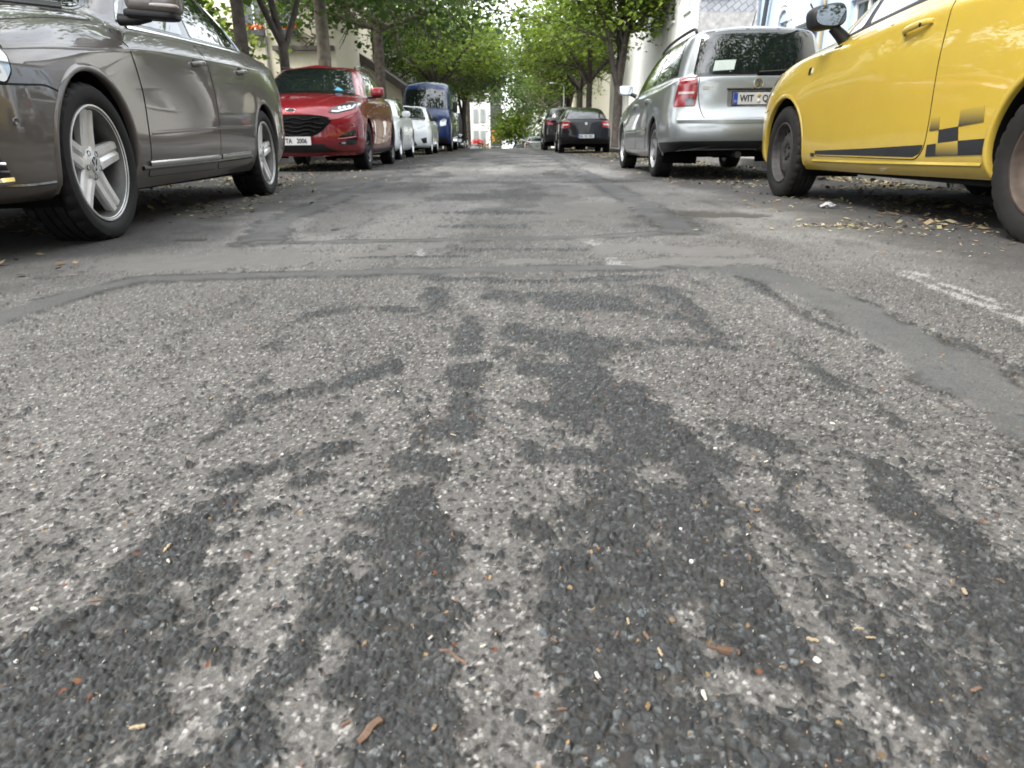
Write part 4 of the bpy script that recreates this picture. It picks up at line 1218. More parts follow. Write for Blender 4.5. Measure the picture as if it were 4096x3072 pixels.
class Body:
    """half-body as a stack of plan outlines (rings), splined both ways, mirrored, arches cut"""
    def __init__(s, rings, arches, cell=.034, rows=(5, 14, 12, 7), hood=.03, glass_bulge=.03, crown=.05, smooth=3):
        r5, r6, r7 = rings[5], rings[6], rings[7]
        ns = len(r5)
        # samples per station interval, from the widest ring
        ref = rings[3]
        d = np.linalg.norm(np.diff(ref, axis=0), axis=1)
        npi = [max(4, int(round(q / cell))) for q in d]
        mir = np.array([1, -1, 1.])
        def along(P):
            Q = np.vstack([P[2] * mir, P[1] * mir, P, P[-2] * mir, P[-3] * mir])
            c = spline(Q, [0, 0] + npi + [0, 0])
            c = np.vstack([c, P[-1]])
            c[0, 1] = c[-1, 1] = 0
            return c
        frontw = np.array([1, 1, .95, .8, .45, .1, 0, 0, 0, .0, .2, .4, .5, .5, .5])
        m56 = .5 * (r5 + r6)
        m56[:, 2] += hood * frontw
        m56[:, 1] += .006
        m67 = .5 * (r6 + r7)
        fw = np.array([1, 1, .9, .6, .2, 0, 0, 0, 0, 0, -.2, -.6, -.9, -1, -1])
        m67[:, 0] += glass_bulge * fw
        m67[:, 2] += glass_bulge * .6 * np.abs(fw)
        m67[:, 1] += .02 * (1 - np.abs(fw))
        for m in (m56, m67):
            m[0, 1] = m[-1, 1] = 0
        xc = r7[:, 0].mean()
        r8 = r7.copy()
        r8[:, 0] = xc + (r7[:, 0] - xc) * .95
        r8[:, 1] *= .5
        r8[:, 2] += crown * .75
        r9 = r7.copy()
        r9[:, 0] = xc + (r7[:, 0] - xc) * .90
        r9[:, 1] = 0
        r9[:, 2] = r7[:, 2] + crown
        low = np.array([along(r) for r in rings[:6]])
        G = []
        n0 = rows[0]
        cols = []
        for j in range(low.shape[1]):
            cols.append(np.vstack([spline(low[:, j], [n0] * 5), low[-1, j]]))
        G.append(np.stack(cols, 1))
        def quad3(a, b, c, n):
            t = (np.arange(1, n + 1) / n)[:, None, None]
            return a * (1 - t) * (1 - 2 * t) + 4 * b * t * (1 - t) + c * t * (2 * t - 1)
        a5, a6, a7, a8, a9 = low[-1], along(r6), along(r7), along(r8), along(r9)
        b56, b67 = along(m56), along(m67)
        G.append(quad3(a5, b56, a6, rows[1]))
        G.append(quad3(a6, b67, a7, rows[2]))
        G.append(quad3(a7, a8, a9, rows[3]))
        P = np.vstack(G)
        for it in range(smooth):
            Pm = np.concatenate([P[:, 1:2] * mir, P, P[:, -2:-1] * mir], 1)
            t = .5 * (Pm[:, :-2] + Pm[:, 2:])
            k = P.copy()
            k[1:-1] = .5 * (P[:-2] + P[2:])
            Q = P.copy()
            Q[1:-1] = .5 * P[1:-1] + .25 * t[1:-1] + .25 * k[1:-1]
            Q[:, 0, 1] = Q[:, -1, 1] = 0
            P = Q
        nk, nt = P.shape[:2]
        s.P = P
        V = np.vstack([P.reshape(-1, 3), P.reshape(-1, 3) * mir])
        i = np.arange(nk * nt).reshape(nk, nt)
        q = np.stack([i[:-1, :-1], i[1:, :-1], i[1:, 1:], i[:-1, 1:]], -1).reshape(-1, 4)
        # front->rear along +y side, bottom->top : outward orientation
        Fs = np.vstack([q[:, ::-1], q + nk * nt])
        s.V0, s.F0 = V, Fs
        s.bvh = BVHTree.FromPolygons([tuple(v) for v in V], [tuple(map(int, f)) for f in Fs])
        # vertex normals
        T = P
        du = np.gradient(T, axis=1)
        dv = np.gradient(T, axis=0)
        N = np.cross(dv, du)
        N[:, 0, 1] = N[:, -1, 1] = 0
        ln = np.linalg.norm(N, axis=2, keepdims=True)
        N = N / np.maximum(ln, 1e-9)
        s.N = np.vstack([N.reshape(-1, 3), N.reshape(-1, 3) * mir])
        c = V.mean(0)
        if np.sum((V - c) * s.N) < 0:
            s.N = -s.N
        # cut the wheel arches
        keep = np.ones(len(Fs), bool)
        W = V.copy()
        for (xa, za, ra) in arches:
            low_ok = (np.abs(V[:, 1]) > .45) & (V[:, 2] < za + ra + .1)
            rr = np.hypot(V[:, 0] - xa, V[:, 2] - za)
            ins = (rr < ra) & low_ok
            fi = ins[Fs]
            keep &= ~fi.all(1)
            part = fi.any(1) & ~fi.all(1)
            idx = np.unique(Fs[part].ravel())
            for v in idx:
                if ins[v] and rr[v] > 1e-4:
                    k = ra / rr[v]
                    nx, nz = xa + (V[v, 0] - xa) * k, za + (V[v, 2] - za) * k
                    if nz < V[:, 2].min():
                        continue
                    h = s.hit((nx, nz), 'L' if V[v, 1] > 0 else 'R')
                    W[v] = (nx, h[0].y, nz)
        s.V, s.F = W, Fs[keep]
        s.arches = arches

    def build(s, name, mat, parent):
        bm = bmesh.new()
        vs = [bm.verts.new(v) for v in s.V]
        for f in s.F:
            try:
                bm.faces.new([vs[i] for i in f])
            except ValueError:
                pass
        bmesh.ops.remove_doubles(bm, verts=bm.verts[:], dist=1e-4)
        bmesh.ops.delete(bm, geom=[v for v in bm.verts if not v.link_faces], context='VERTS')
        for f in bm.faces:
            f.smooth = True
        me = bpy.data.meshes.new(name)
        bm.to_mesh(me)
        bm.free()
        me.materials.append(M[mat])
        return put(bpy.data.objects.new(name, me), parent)

    def hit(s, p, ax):
        a, b = p
        if ax == 'L':
            o, d = Vector((a, 3, b)), Vector((0, -1, 0))
        elif ax == 'R':
            o, d = Vector((a, -3, b)), Vector((0, 1, 0))
        elif ax == 'F':
            o, d = Vector((4, a, b)), Vector((-1, 0, 0))
        elif ax == 'B':
            o, d = Vector((-9, a, b)), Vector((1, 0, 0))
        else:
            o, d = Vector((a, b, 4)), Vector((0, 0, -1))
        loc, nor, idx, dist = s.bvh.ray_cast(o, d)
        if loc is None:
            m = o + d * (2.2 if ax in 'LR' else 3.2 if ax == 'F' else 5.6 if ax == 'B' else 3)
            loc, nor, idx, dist = s.bvh.find_nearest(m)
            q = loc.copy()
            if ax in 'LR':
                q.x, q.z = a, b
            elif ax in 'FB':
                q.y, q.z = a, b
            loc = q
        f = s.F0[idx]
        w = np.array(poly_3d_calc([Vector(v) for v in s.V0[f]], loc))
        n = (s.N[f] * w[:, None]).sum(0)
        n = Vector(n).normalized()
        if n.dot(d) > 0:
            n = -n
        return loc, n

def patch(body, name, poly, ax, off, mat, parent, thick=.006, res=.04, dome=0.):
    """a piece of surface laid on the body: polygon in the view plane of ax, projected, given an edge"""
    bd = resample(poly, res)
    P = np.array(bd)
    lo, hi = P.min(0), P.max(0)
    pts = [tuple(p) for p in bd]
    gx, gy = np.arange(lo[0] + res / 2, hi[0], res), np.arange(lo[1] + res / 2, hi[1], res)
    if len(gx) and len(gy):
        X, Y = np.meshgrid(gx, gy)
        X, Y = X.ravel(), Y.ravel()
        ins = np.zeros(len(X), bool)
        A, B = P, np.roll(P, -1, 0)
        for (x0, y0), (x1, y1) in zip(A, B):
            c = ((y0 > Y) != (y1 > Y))
            if abs(y1 - y0) > 1e-12:
                ins ^= c & (X < (x1 - x0) * (Y - y0) / (y1 - y0) + x0)
        dm = np.full(len(X), 9.)
        for p in P:
            dm = np.minimum(dm, np.hypot(X - p[0], Y - p[1]))
        ok = ins & (dm > res * .45)
        pts += list(zip(X[ok], Y[ok]))
    nb = len(bd)
    r = delaunay_2d_cdt([Vector(p) for p in pts], [], [list(range(nb))], 1, 1e-6)
    V2, F2 = r[0], r[2]
    V, N = [], []
    for p in V2:
        loc, n = body.hit((p[0], p[1]), ax)
        o = off
        if dome:
            d = np.min(np.hypot(P[:, 0] - p[0], P[:, 1] - p[1]))
            o += dome * min(1, d / .05) ** .6
        V.append(loc + n * o)
        N.append(n)
    F = []
    cnt = {}
    for f in F2:
        a, b, c = V[f[0]], V[f[1]], V[f[2]]
        nn = (b - a).cross(c - a)
        g = tuple(f) if nn.dot(N[f[0]]) > 0 else tuple(reversed(f))
        F.append(g)
        for i in range(len(g)):
            e = (g[i], g[(i + 1) % len(g)])
            cnt[tuple(sorted(e))] = None if tuple(sorted(e)) in cnt else e
    nv = len(V)
    nor = [tuple(n) for n in N]
    for e in [e for e in cnt.values() if e]:
        i = len(V)
        a, b = e
        V += [V[a].copy(), V[b].copy(), V[b] - N[b] * thick, V[a] - N[a] * thick]
        nor += [(0, 0, 0)] * 4
        F.append((i + 1, i, i + 3, i + 2))
    me = bpy.data.meshes.new(name)
    me.from_pydata([tuple(v) for v in V], [], F)
    me.polygons.foreach_set('use_smooth', [True] * len(me.polygons))
    me.update()
    me.normals_split_custom_set_from_vertices(nor)
    me.materials.append(M[mat] if isinstance(mat, str) else mat)
    return put(bpy.data.objects.new(name, me), parent)

def strip(body, name, pts, width, ax, off, mat, parent, bump=0., res=.035, thick=.006):
    q = resample(pts, res, closed=False)
    P = np.array(q)
    T = np.gradient(P, axis=0)
    T /= np.linalg.norm(T, axis=1, keepdims=True) + 1e-9
    Nn = np.stack([-T[:, 1], T[:, 0]], 1)
    V, F, nor = [], [], []
    for p, n in zip(P, Nn):
        ws = width * .5
        row = []
        for k, (w, o) in enumerate(((-1, off - thick), (-1, off), (0, off + bump), (1, off), (1, off - thick))):
            loc, sn = body.hit(tuple(p + n * w * ws), ax)
            row.append(loc + sn * o)
        V += row
    for i in range(len(P) - 1):
        for k in range(4):
            a = i * 5 + k
            F.append((a, a + 1, a + 6, a + 5))
    o = mk(name, V, F, mat, parent, smooth=True, angle=50)
    bm = bmesh.new()
    bm.from_mesh(o.data)
    bmesh.ops.recalc_face_normals(bm, faces=bm.faces[:])
    bm.to_mesh(o.data)
    bm.free()
    return o

def mirror_poly(poly, ax):
    return [(-a, b) for a, b in poly] if ax in 'FB' else list(poly)

# ------------------------------------------------------------------ wheels
def tyre(R0, w, rr, mat, parent, segs=96, tread=True):
    h = w / 2
    prof = [(-h * .78, rr - .004), (-h * .93, rr + .012), (-h, rr + (R0 - rr) * .45), (-h * .97, rr + (R0 - rr) * .75), (-h * .88, R0 - .010), (-h * .80, R0 - .003)]
    body = []
    g = .009 if tread else .003
    xs = [-.72, -.55, -.54, -.48, -.47, -.20, -.19, -.12, -.11, .11, .12, .19, .20, .47, .48, .54, .55, .72]
    for k, x in enumerate(xs):
        deep = k in (2, 3, 6, 7, 10, 11, 14, 15)
        body.append((x * h, R0 - (g if deep else 0)))
    prof2 = [(-a, b) for a, b in prof[::-1]]
    P = prof + body + prof2
    V, F = [], []
    k = len(P)
    for i in range(segs):
        t = 2 * math.pi * i / segs
        for j, (y, r) in enumerate(P):
            rr_ = r
            tt = t
            if tread and abs(y) > h * .5 and r > R0 - .02 and i % 4 == 0:
                rr_ -= .008
            if tread and abs(y) < h * .46 and r > R0 - .001 and (i + int(j)) % 8 == 0:
                rr_ -= .006
            tt += .10 * abs(y) / h * (1 if tread else 0) * .35
            x, z = rr_ * math.cos(tt), rr_ * math.sin(tt)
            lim = -(R0 - .009)
            if z < lim + .012:
                e = (lim + .012 - z)
                z = max(z, lim)
                y += math.copysign(.35 * e * (abs(y) / h) ** 2, y)
            V.append((x, y, z))
    for i in range(segs):
        n = (i + 1) % segs
        for j in range(k - 1):
            F.append((i * k + j, i * k + j + 1, n * k + j + 1, n * k + j))
    return mk('tyre', V, F, mat, parent, angle=32)

def rim_barrel(rr, w, mat, parent, lip='alloy'):
    h = w / 2
    p = MB().lathe([(h * .80, rr + .002), (h * .90, rr - .001), (h * .90, rr - .009), (h * .80, rr - .016), (h * .45, rr - .024), (-h * .2, rr - .034), (-h * .75, rr - .030), (-h * .8, rr)], 64)
    return p.build('rim', mat, parent)

def spoke(a, rr, h, w0, w1, mat, parent, groove=.008, y0=.0, y1=.0, depth=.030, twist=0., r0=.035):
    """one spoke running from the hub to the rim at angle a; h = lateral position of the wheel face"""
    V, F = [], []
    nr = 9
    sx = [-1, -1, -.86, -.30, 0, .30, .86, 1, 1]
    for i in range(nr + 1):
        t = i / nr
        r = r0 + (rr - .010 - r0) * t
        w = w0 + (w1 - w0) * t
        yc = h + y0 + (y1 - y0) * t * t
        for k, x in enumerate(sx):
            d = {0: -depth, 1: -.010, 2: 0, 3: .001, 4: -groove * min(1, t * 3) * (1 - .2 * t), 5: .001, 6: 0, 7: -.010, 8: -depth}[k]
            ang = a + twist * t
            c, s_ = math.cos(ang), math.sin(ang)
            V.append((r * c - x * w * s_, yc + d, r * s_ + x * w * c))
    n = len(sx)
    for i in range(nr):
        for k in range(n - 1):
            F.append((i * n + k, (i + 1) * n + k, (i + 1) * n + k + 1, i * n + k + 1))
    o = mk('spoke', V, F, mat, parent, angle=28)
    return o

def roundel(name, rad, mats, parent, mtx, letters=True):
    """round badge: ring, dark field, V over W"""
    ri = MB().lathe([(-.002, rad), (.003, rad), (.004, rad * .93), (.003, rad * .86), (-.001, rad * .86)], 32, axis='z')
    o = mk(name, [mtx @ Vector(v) for v in ri.V], ri.F, mats[0], parent, angle=40)
    f = MB().lathe([(.0, rad * .88), (.0012, rad * .5), (.0015, 1e-4)], 32, axis='z')
    mk('badge_field', [mtx @ Vector(v) for v in f.V], f.F, mats[1], o)
    if letters:
        b = MB()
        def bar(x0, y0, x1, y1, w=.15):
            d = Vector((x1 - x0, y1 - y0, 0)).normalized()
            n = Vector((-d.y, d.x, 0)) * w * .5
            p = [Vector((x0, y0, 0)) + n, Vector((x0, y0, 0)) - n, Vector((x1, y1, 0)) - n, Vector((x1, y1, 0)) + n]
            V = [mtx @ Vector((q.x * rad, q.y * rad, zz)) for zz in (.001, .0035) for q in p]
            b.add(V, [(4, 5, 6, 7), (0, 1, 5, 4), (1, 2, 6, 5), (2, 3, 7, 6), (3, 0, 4, 7)])
        bar(-.40, .80, 0, .06); bar(.40, .80, 0, .06)
        bar(-.80, .34, -.34, -.72); bar(-.34, -.72, 0, .0); bar(0, .0, .34, -.72); bar(.34, -.72, .80, .34)
        b.build('badge_letters', mats[0], o, smooth=False)
    return o

def mirror_disc(c, hy, hz, s, mat, parent, e=.75):
    """flat rounded mirror pane facing backwards"""
    V = [(c[0], c[1], c[2])]
    n = 28
    for k in range(n):
        t = 2 * math.pi * k / n
        f = lambda w: math.copysign(abs(w) ** e, w)
        V.append((c[0] - .004 * math.cos(t) * s * 0, c[1] + hy * f(math.cos(t)), c[2] + hz * f(math.sin(t))))
    V += [(v[0] + .012, v[1], v[2]) for v in V[1:]]
    F = [(0, 1 + (k + 1) % n, 1 + k) for k in range(n)] + [(1 + k, 1 + (k + 1) % n, 1 + n + (k + 1) % n, 1 + n + k) for k in range(n)]
    return mk('mirror_glass', V, F, mat, parent, smooth=False)

def wheel(car, x, y, R0, w, rr, style, tread=True, steer=0., segs=96):
    """a wheel with its outer face to +y (left) or -y"""
    s = 1 if y > 0 else -1
    e = bpy.data.objects.new('wheel', None)
    e.empty_display_size = .1
    e.location = (x, y - s * w / 2, R0 - .009)
    e.rotation_euler = (0, 0, steer + (0 if s > 0 else math.pi))
    put(e, car)
    h = w / 2
    if style == 'alloy5':
        tyre(R0, w, rr, 'rubber', e, segs, tread)
        rim_barrel(rr, w, 'alloy_inner', e); MB().lathe([(w * .36, rr + .003), (w * .455, rr + .001), (w * .46, rr - .006), (w * .42, rr - .014)], 64).build('rim_flange', 'alloy', e)
        for k in range(5):
            spoke(R(90 + 4) + k * 2 * math.pi / 5, rr, h * .62, .052, .044, 'alloy', e, groove=.010, y0=-.006, y1=.012, depth=.034, r0=.03)
        hub = MB().lathe([(h * .30, .075), (h * .55, .072), (h * .62, .058), (h * .62, .034)], 40).build('hub', 'alloy', e)
        m = Matrix.Translation((0, h * .62 + .002, 0)) @ Matrix.Rotation(R(-90), 4, 'X') @ Matrix.Rotation(R(180), 4, 'Z')
        roundel('centre_cap', .034, ('alloy', 'black_plastic'), e, m)
        for k in range(5):
            a = R(90 + 4 + 36) + k * 2 * math.pi / 5
            b = MB().lathe([(h * .60, .0125), (h * .628, .0125), (h * .628, .010), (h * .55, .009), (h * .55, 1e-4)], 14)
            mk('bolt_recess', [(v[0] + .052 * math.cos(a), v[1], v[2] + .052 * math.sin(a)) for v in b.V], b.F, 'brake', e)
        MB().lathe([(-.02, .06), (.0, .06), (.0, .150), (-.025, .150)], 40).build('brake_disc', 'brake', e)
        b = MB().box((-.16, -.03, -.06), (-.085, .02, .07)).build('brake_caliper', 'brake', e)
        MB().lathe([(-h * .5, 1e-4), (-h * .5, rr - .035)], 32).build('back_plate', 'liner', e)
    elif style == 'steel':
        tyre(R0, w, rr, 'dusty_rubber', e, segs, tread)
        rim_barrel(rr, w, 'steel_wheel' if x > -1 else 'rusty_steel', e)
        rows = [(h * .62, rr - .020), (h * .45, rr - .026), (h * .36, rr - .034), (h * .36, rr - .040), (h * .42, rr - .066), (h * .46, rr - .072), (h * .52, rr - .085), (h * .55, .075), (h * .50, .062), (h * .40, .055), (h * .40, .030), (h * .50, .028), (h * .50, 1e-4)]
        n = 16 * 6
        V, F = [], []
        k = len(rows)
        for i in range(n):
            t = 2 * math.pi * i / n
            for yy, r in rows:
                V.append((r * math.cos(t), yy, r * math.sin(t)))
        for i in range(n):
            j = (i + 1) % n
            for q in range(k - 1):
                if q == 3 and i % 6 in (1, 2, 3, 4):
                    continue
                F.append((i * k + q, i * k + q + 1, j * k + q + 1, j * k + q))
        mk('wheel_disc', V, F, 'steel_wheel' if x > -1 else 'rusty_steel', e, angle=35)
        for q in range(4):
            a = q * math.pi / 2 + .4
            b = MB().lathe([(h * .38, .011), (h * .56, .011), (h * .57, .008), (h * .57, 1e-4)], 6)
            mk('wheel_bolt', [(v[0] + .044 * math.cos(a), v[1], v[2] + .044 * math.sin(a)) for v in b.V], b.F, 'brake', e, smooth=False)
        MB().lathe([(-h * .5, 1e-4), (-h * .5, rr - .035)], 32).build('back_plate', 'liner', e)
    else:
        n, mat, w0, w1 = style
        tyre(R0, w, rr, 'rubber', e, segs, tread)
        rim_barrel(rr, w, mat, e)
        for k in range(n):
            spoke(R(90) + k * 2 * math.pi / n, rr, h * .62, w0, w1, mat, e, groove=.004, y0=-.01, y1=.010, depth=.03, r0=.03)
        MB().lathe([(h * .2, .060), (h * .52, .060), (h * .58, .045), (h * .60, 1e-4)], 24).build('hub', mat, e)
        MB().lathe([(-h * .3, 1e-4), (-h * .3, rr - .035)], 24).build('back_plate', 'liner', e)
    return e

def plate(parent, mtx, text, w=.52, h=.11, seals=None, blue=True, size=.088):
    """European number plate; mtx maps plate plane (x right, y up, z out) to the car"""
    def put_box(name, lo, hi, mat, p):
        b = MB().box(lo, hi)
        return mk(name, [mtx @ Vector(v) for v in b.V], b.F, mat, p, smooth=False)
    fr = put_box('number_plate', (-w / 2 - .008, -h / 2 - .010, -.012), (w / 2 + .008, h / 2 + .008, .002), 'black_plastic', parent)
    put_box('plate_face', (-w / 2, -h / 2, .0), (w / 2, h / 2, .005), 'plate_white', fr)
    x0 = -w / 2
    if blue:
        put_box('country_band', (-w / 2 + .002, -h / 2 + .002, .003), (-w / 2 + .046, h / 2 - .002, .0065), 'plate_blue', fr)
        text_mesh('country_letter', 'D', .034, 'plate_white', fr, mtx @ Matrix.Translation((-w / 2 + .024, -h / 2 + .028, .0075)))
    for s, x in text:
        text_mesh('plate_lettering', s, size, 'plate_ink', fr, mtx @ Matrix.Translation((x, -.003, .0066)) @ Matrix.Diagonal((.80, 1.0, 1, 1)), bold=.0022)
    if seals is not None:
        for dy, mt in ((.026, 'seal_brass'), (-.024, 'seal_grey')):
            l = MB().lathe([(.004, .019), (.0075, .018), (.0078, 1e-4)], 18, axis='z')
            mk('plate_seal', [mtx @ (Vector(v) + Vector((seals, dy, 0))) for v in l.V], l.F, mt, fr)
    return fr

def frame_mtx(o, right, up):
    r, u = Vector(right).normalized(), Vector(up).normalized()
    n = r.cross(u).normalized()
    u = n.cross(r)
    m = Matrix.Identity(4)
    for i in range(3):
        m[i][0], m[i][1], m[i][2], m[i][3] = r[i], u[i], n[i], o[i]
    return m

def finish_body(car, body, mat, arches, wb, sill_z=.2, width=.8, front=.6, rear=-3.3, lip=.012, lip_mat=None):
    """arch lips, wheel-house liners and floor pan"""
    for (xa, za, ra) in arches:
        for s, ax in ((1, 'L'), (-1, 'R')):
            pts, inn = [], []
            V, F = [], []
            n = 44
            a0 = -math.asin(min(.95, max(0., (za - sill_z - .02) / ra)))
            for i in range(n + 1):
                t = a0 + (math.pi - 2 * a0) * i / n
                x, z = xa + ra * math.cos(t), za + ra * math.sin(t)
                loc, nn = body.hit((x, z), ax)
                xo, zo = xa + (ra + lip * 2.2) * math.cos(t), za + (ra + lip * 2.2) * math.sin(t)
                lo2, n2 = body.hit((xo, zo), ax)
                V += [lo2 + n2 * .0006, Vector((xa + (ra + lip * 1.2) * math.cos(t), loc.y + s * lip * .42, za + (ra + lip * 1.2) * math.sin(t))),
                      Vector((x, loc.y + s * lip * .45, z)), Vector((xa + (ra - .006) * math.cos(t), loc.y - s * .002, za + (ra - .006) * math.sin(t))), Vector((x, loc.y - s * .03, z))]
            for i in range(n):
                for k in range(4):
                    a = i * 5 + k
                    f = (a, a + 5, a + 6, a + 1)
                    F.append(f if s > 0 else f[::-1])
            mk('arch_lip', V, F, lip_mat or mat, car, angle=60)
            # liner
            V, F = [], []
            for i in range(n + 1):
                t = -.5 + (math.pi + 1.0) * i / n
                c, sn = math.cos(t), math.sin(t)
                loc, nn = body.hit((xa + ra * c, max(za + ra * sn, sill_z + .03)), ax)
                V += [(xa + (ra + .003) * c, loc.y - s * .012, za + (ra + .003) * sn), (xa + (ra + .02) * c, s * .42, za + (ra + .02) * sn), (xa, s * .42, za)]
            for i in range(n):
                a = i * 3
                F += [(a, a + 3, a + 4, a + 1), (a + 1, a + 4, a + 5, a + 2)]
            mk('wheel_house', V, F, 'liner', car)
    xf, xr = arches[0][0] - arches[0][2] - .02, arches[1][0] + arches[1][2] + .02
    b = MB()
    b.box((xr, -width, sill_z - .02), (xf, width, sill_z + .16))
    b.box((xf + .001, -.42, sill_z - .01), (front, .42, sill_z + .2))
    b.box((rear, -.42, sill_z + .02), (xr - .001, .42, sill_z + .25))
    b.build('floor_pan', 'liner', car, smooth=False)

def car_root(name, label, x, y, yaw, toward, group=None, cat='car', z=0.):
    fx, fy = math.sin(yaw), toward * math.cos(yaw)
    e = empty(name, (x, y, z), math.atan2(fy, fx))
    return tag(e, label, cat, group)

def glass_set(body, car, name, poly, ax, rim=.016, mat='glass', border='gloss_black', res=.05, both=True, r=.03):
    out = []
    axes = [(ax, poly)]
    if both and ax == 'L':
        axes.append(('R', poly))
    for a, p in axes:
        q = round_poly(p, r)
        g = patch(body, name, q, a, .0045, mat, car, res=res)
        patch(body, 'rubber_seal', grow(q, rim), a, .002, border, g, res=res)
        out.append(g)
    return out

def door_set(body, car, mat, poly, handle=None, r=.05, gap=.0042, handle_mat=None, both=True):
    for a in ('L', 'R') if both else ('L',):
        q = round_poly(poly, r)
        d = patch(body, 'door', q, a, .0034, mat, car, res=.04)
        patch(body, 'door_gap', grow(q, gap), a, .0012, 'gap', d, res=.04, thick=.003)
        if handle:
            hx, hz, hl = handle
            loc, n = body.hit((hx, hz), a)
            s = 1 if a == 'L' else -1
            rec = patch(body, 'handle_recess', catmull([(hx + math.cos(t) * hl * .36 + .01, hz - .012 + math.sin(t) * .042) for t in np.linspace(0, 2 * math.pi, 9)[:-1]], 4, True), a, .0032, handle_mat[1], d, res=.03)
            b = MB()
            pts = []
            for t in np.linspace(-1, 1, 11):
                xx = hx + t * hl * .5
                l2, n2 = body.hit((xx, hz - t * .012), a)
                pts.append(l2 + n2 * (.030 * (1 - t ** 4) + .003))
            V, F = [], []
            for i, p in enumerate(pts):
                t = -1 + 2 * i / 10
                hw = .0165 * (1 - .25 * t * t)
                for k in range(10):
                    an = 2 * math.pi * k / 10
                    V.append((p.x, p.y + s * math.sin(an) * .010, p.z + math.cos(an) * hw))
            for i in range(10):
                for k in range(10):
                    k2 = (k + 1) % 10
                    F.append((i * 10 + k, i * 10 + k2, (i + 1) * 10 + k2, (i + 1) * 10 + k))
            F.append(tuple(range(10)))
            F.append(tuple(100 + k for k in range(9, -1, -1)))
            o = mk('handle', V, F, handle_mat[0], d, angle=50)
            bm = bmesh.new()
            bm.from_mesh(o.data)
            bmesh.ops.recalc_face_normals(bm, faces=bm.faces[:])
            bm.to_mesh(o.data)
            bm.free()

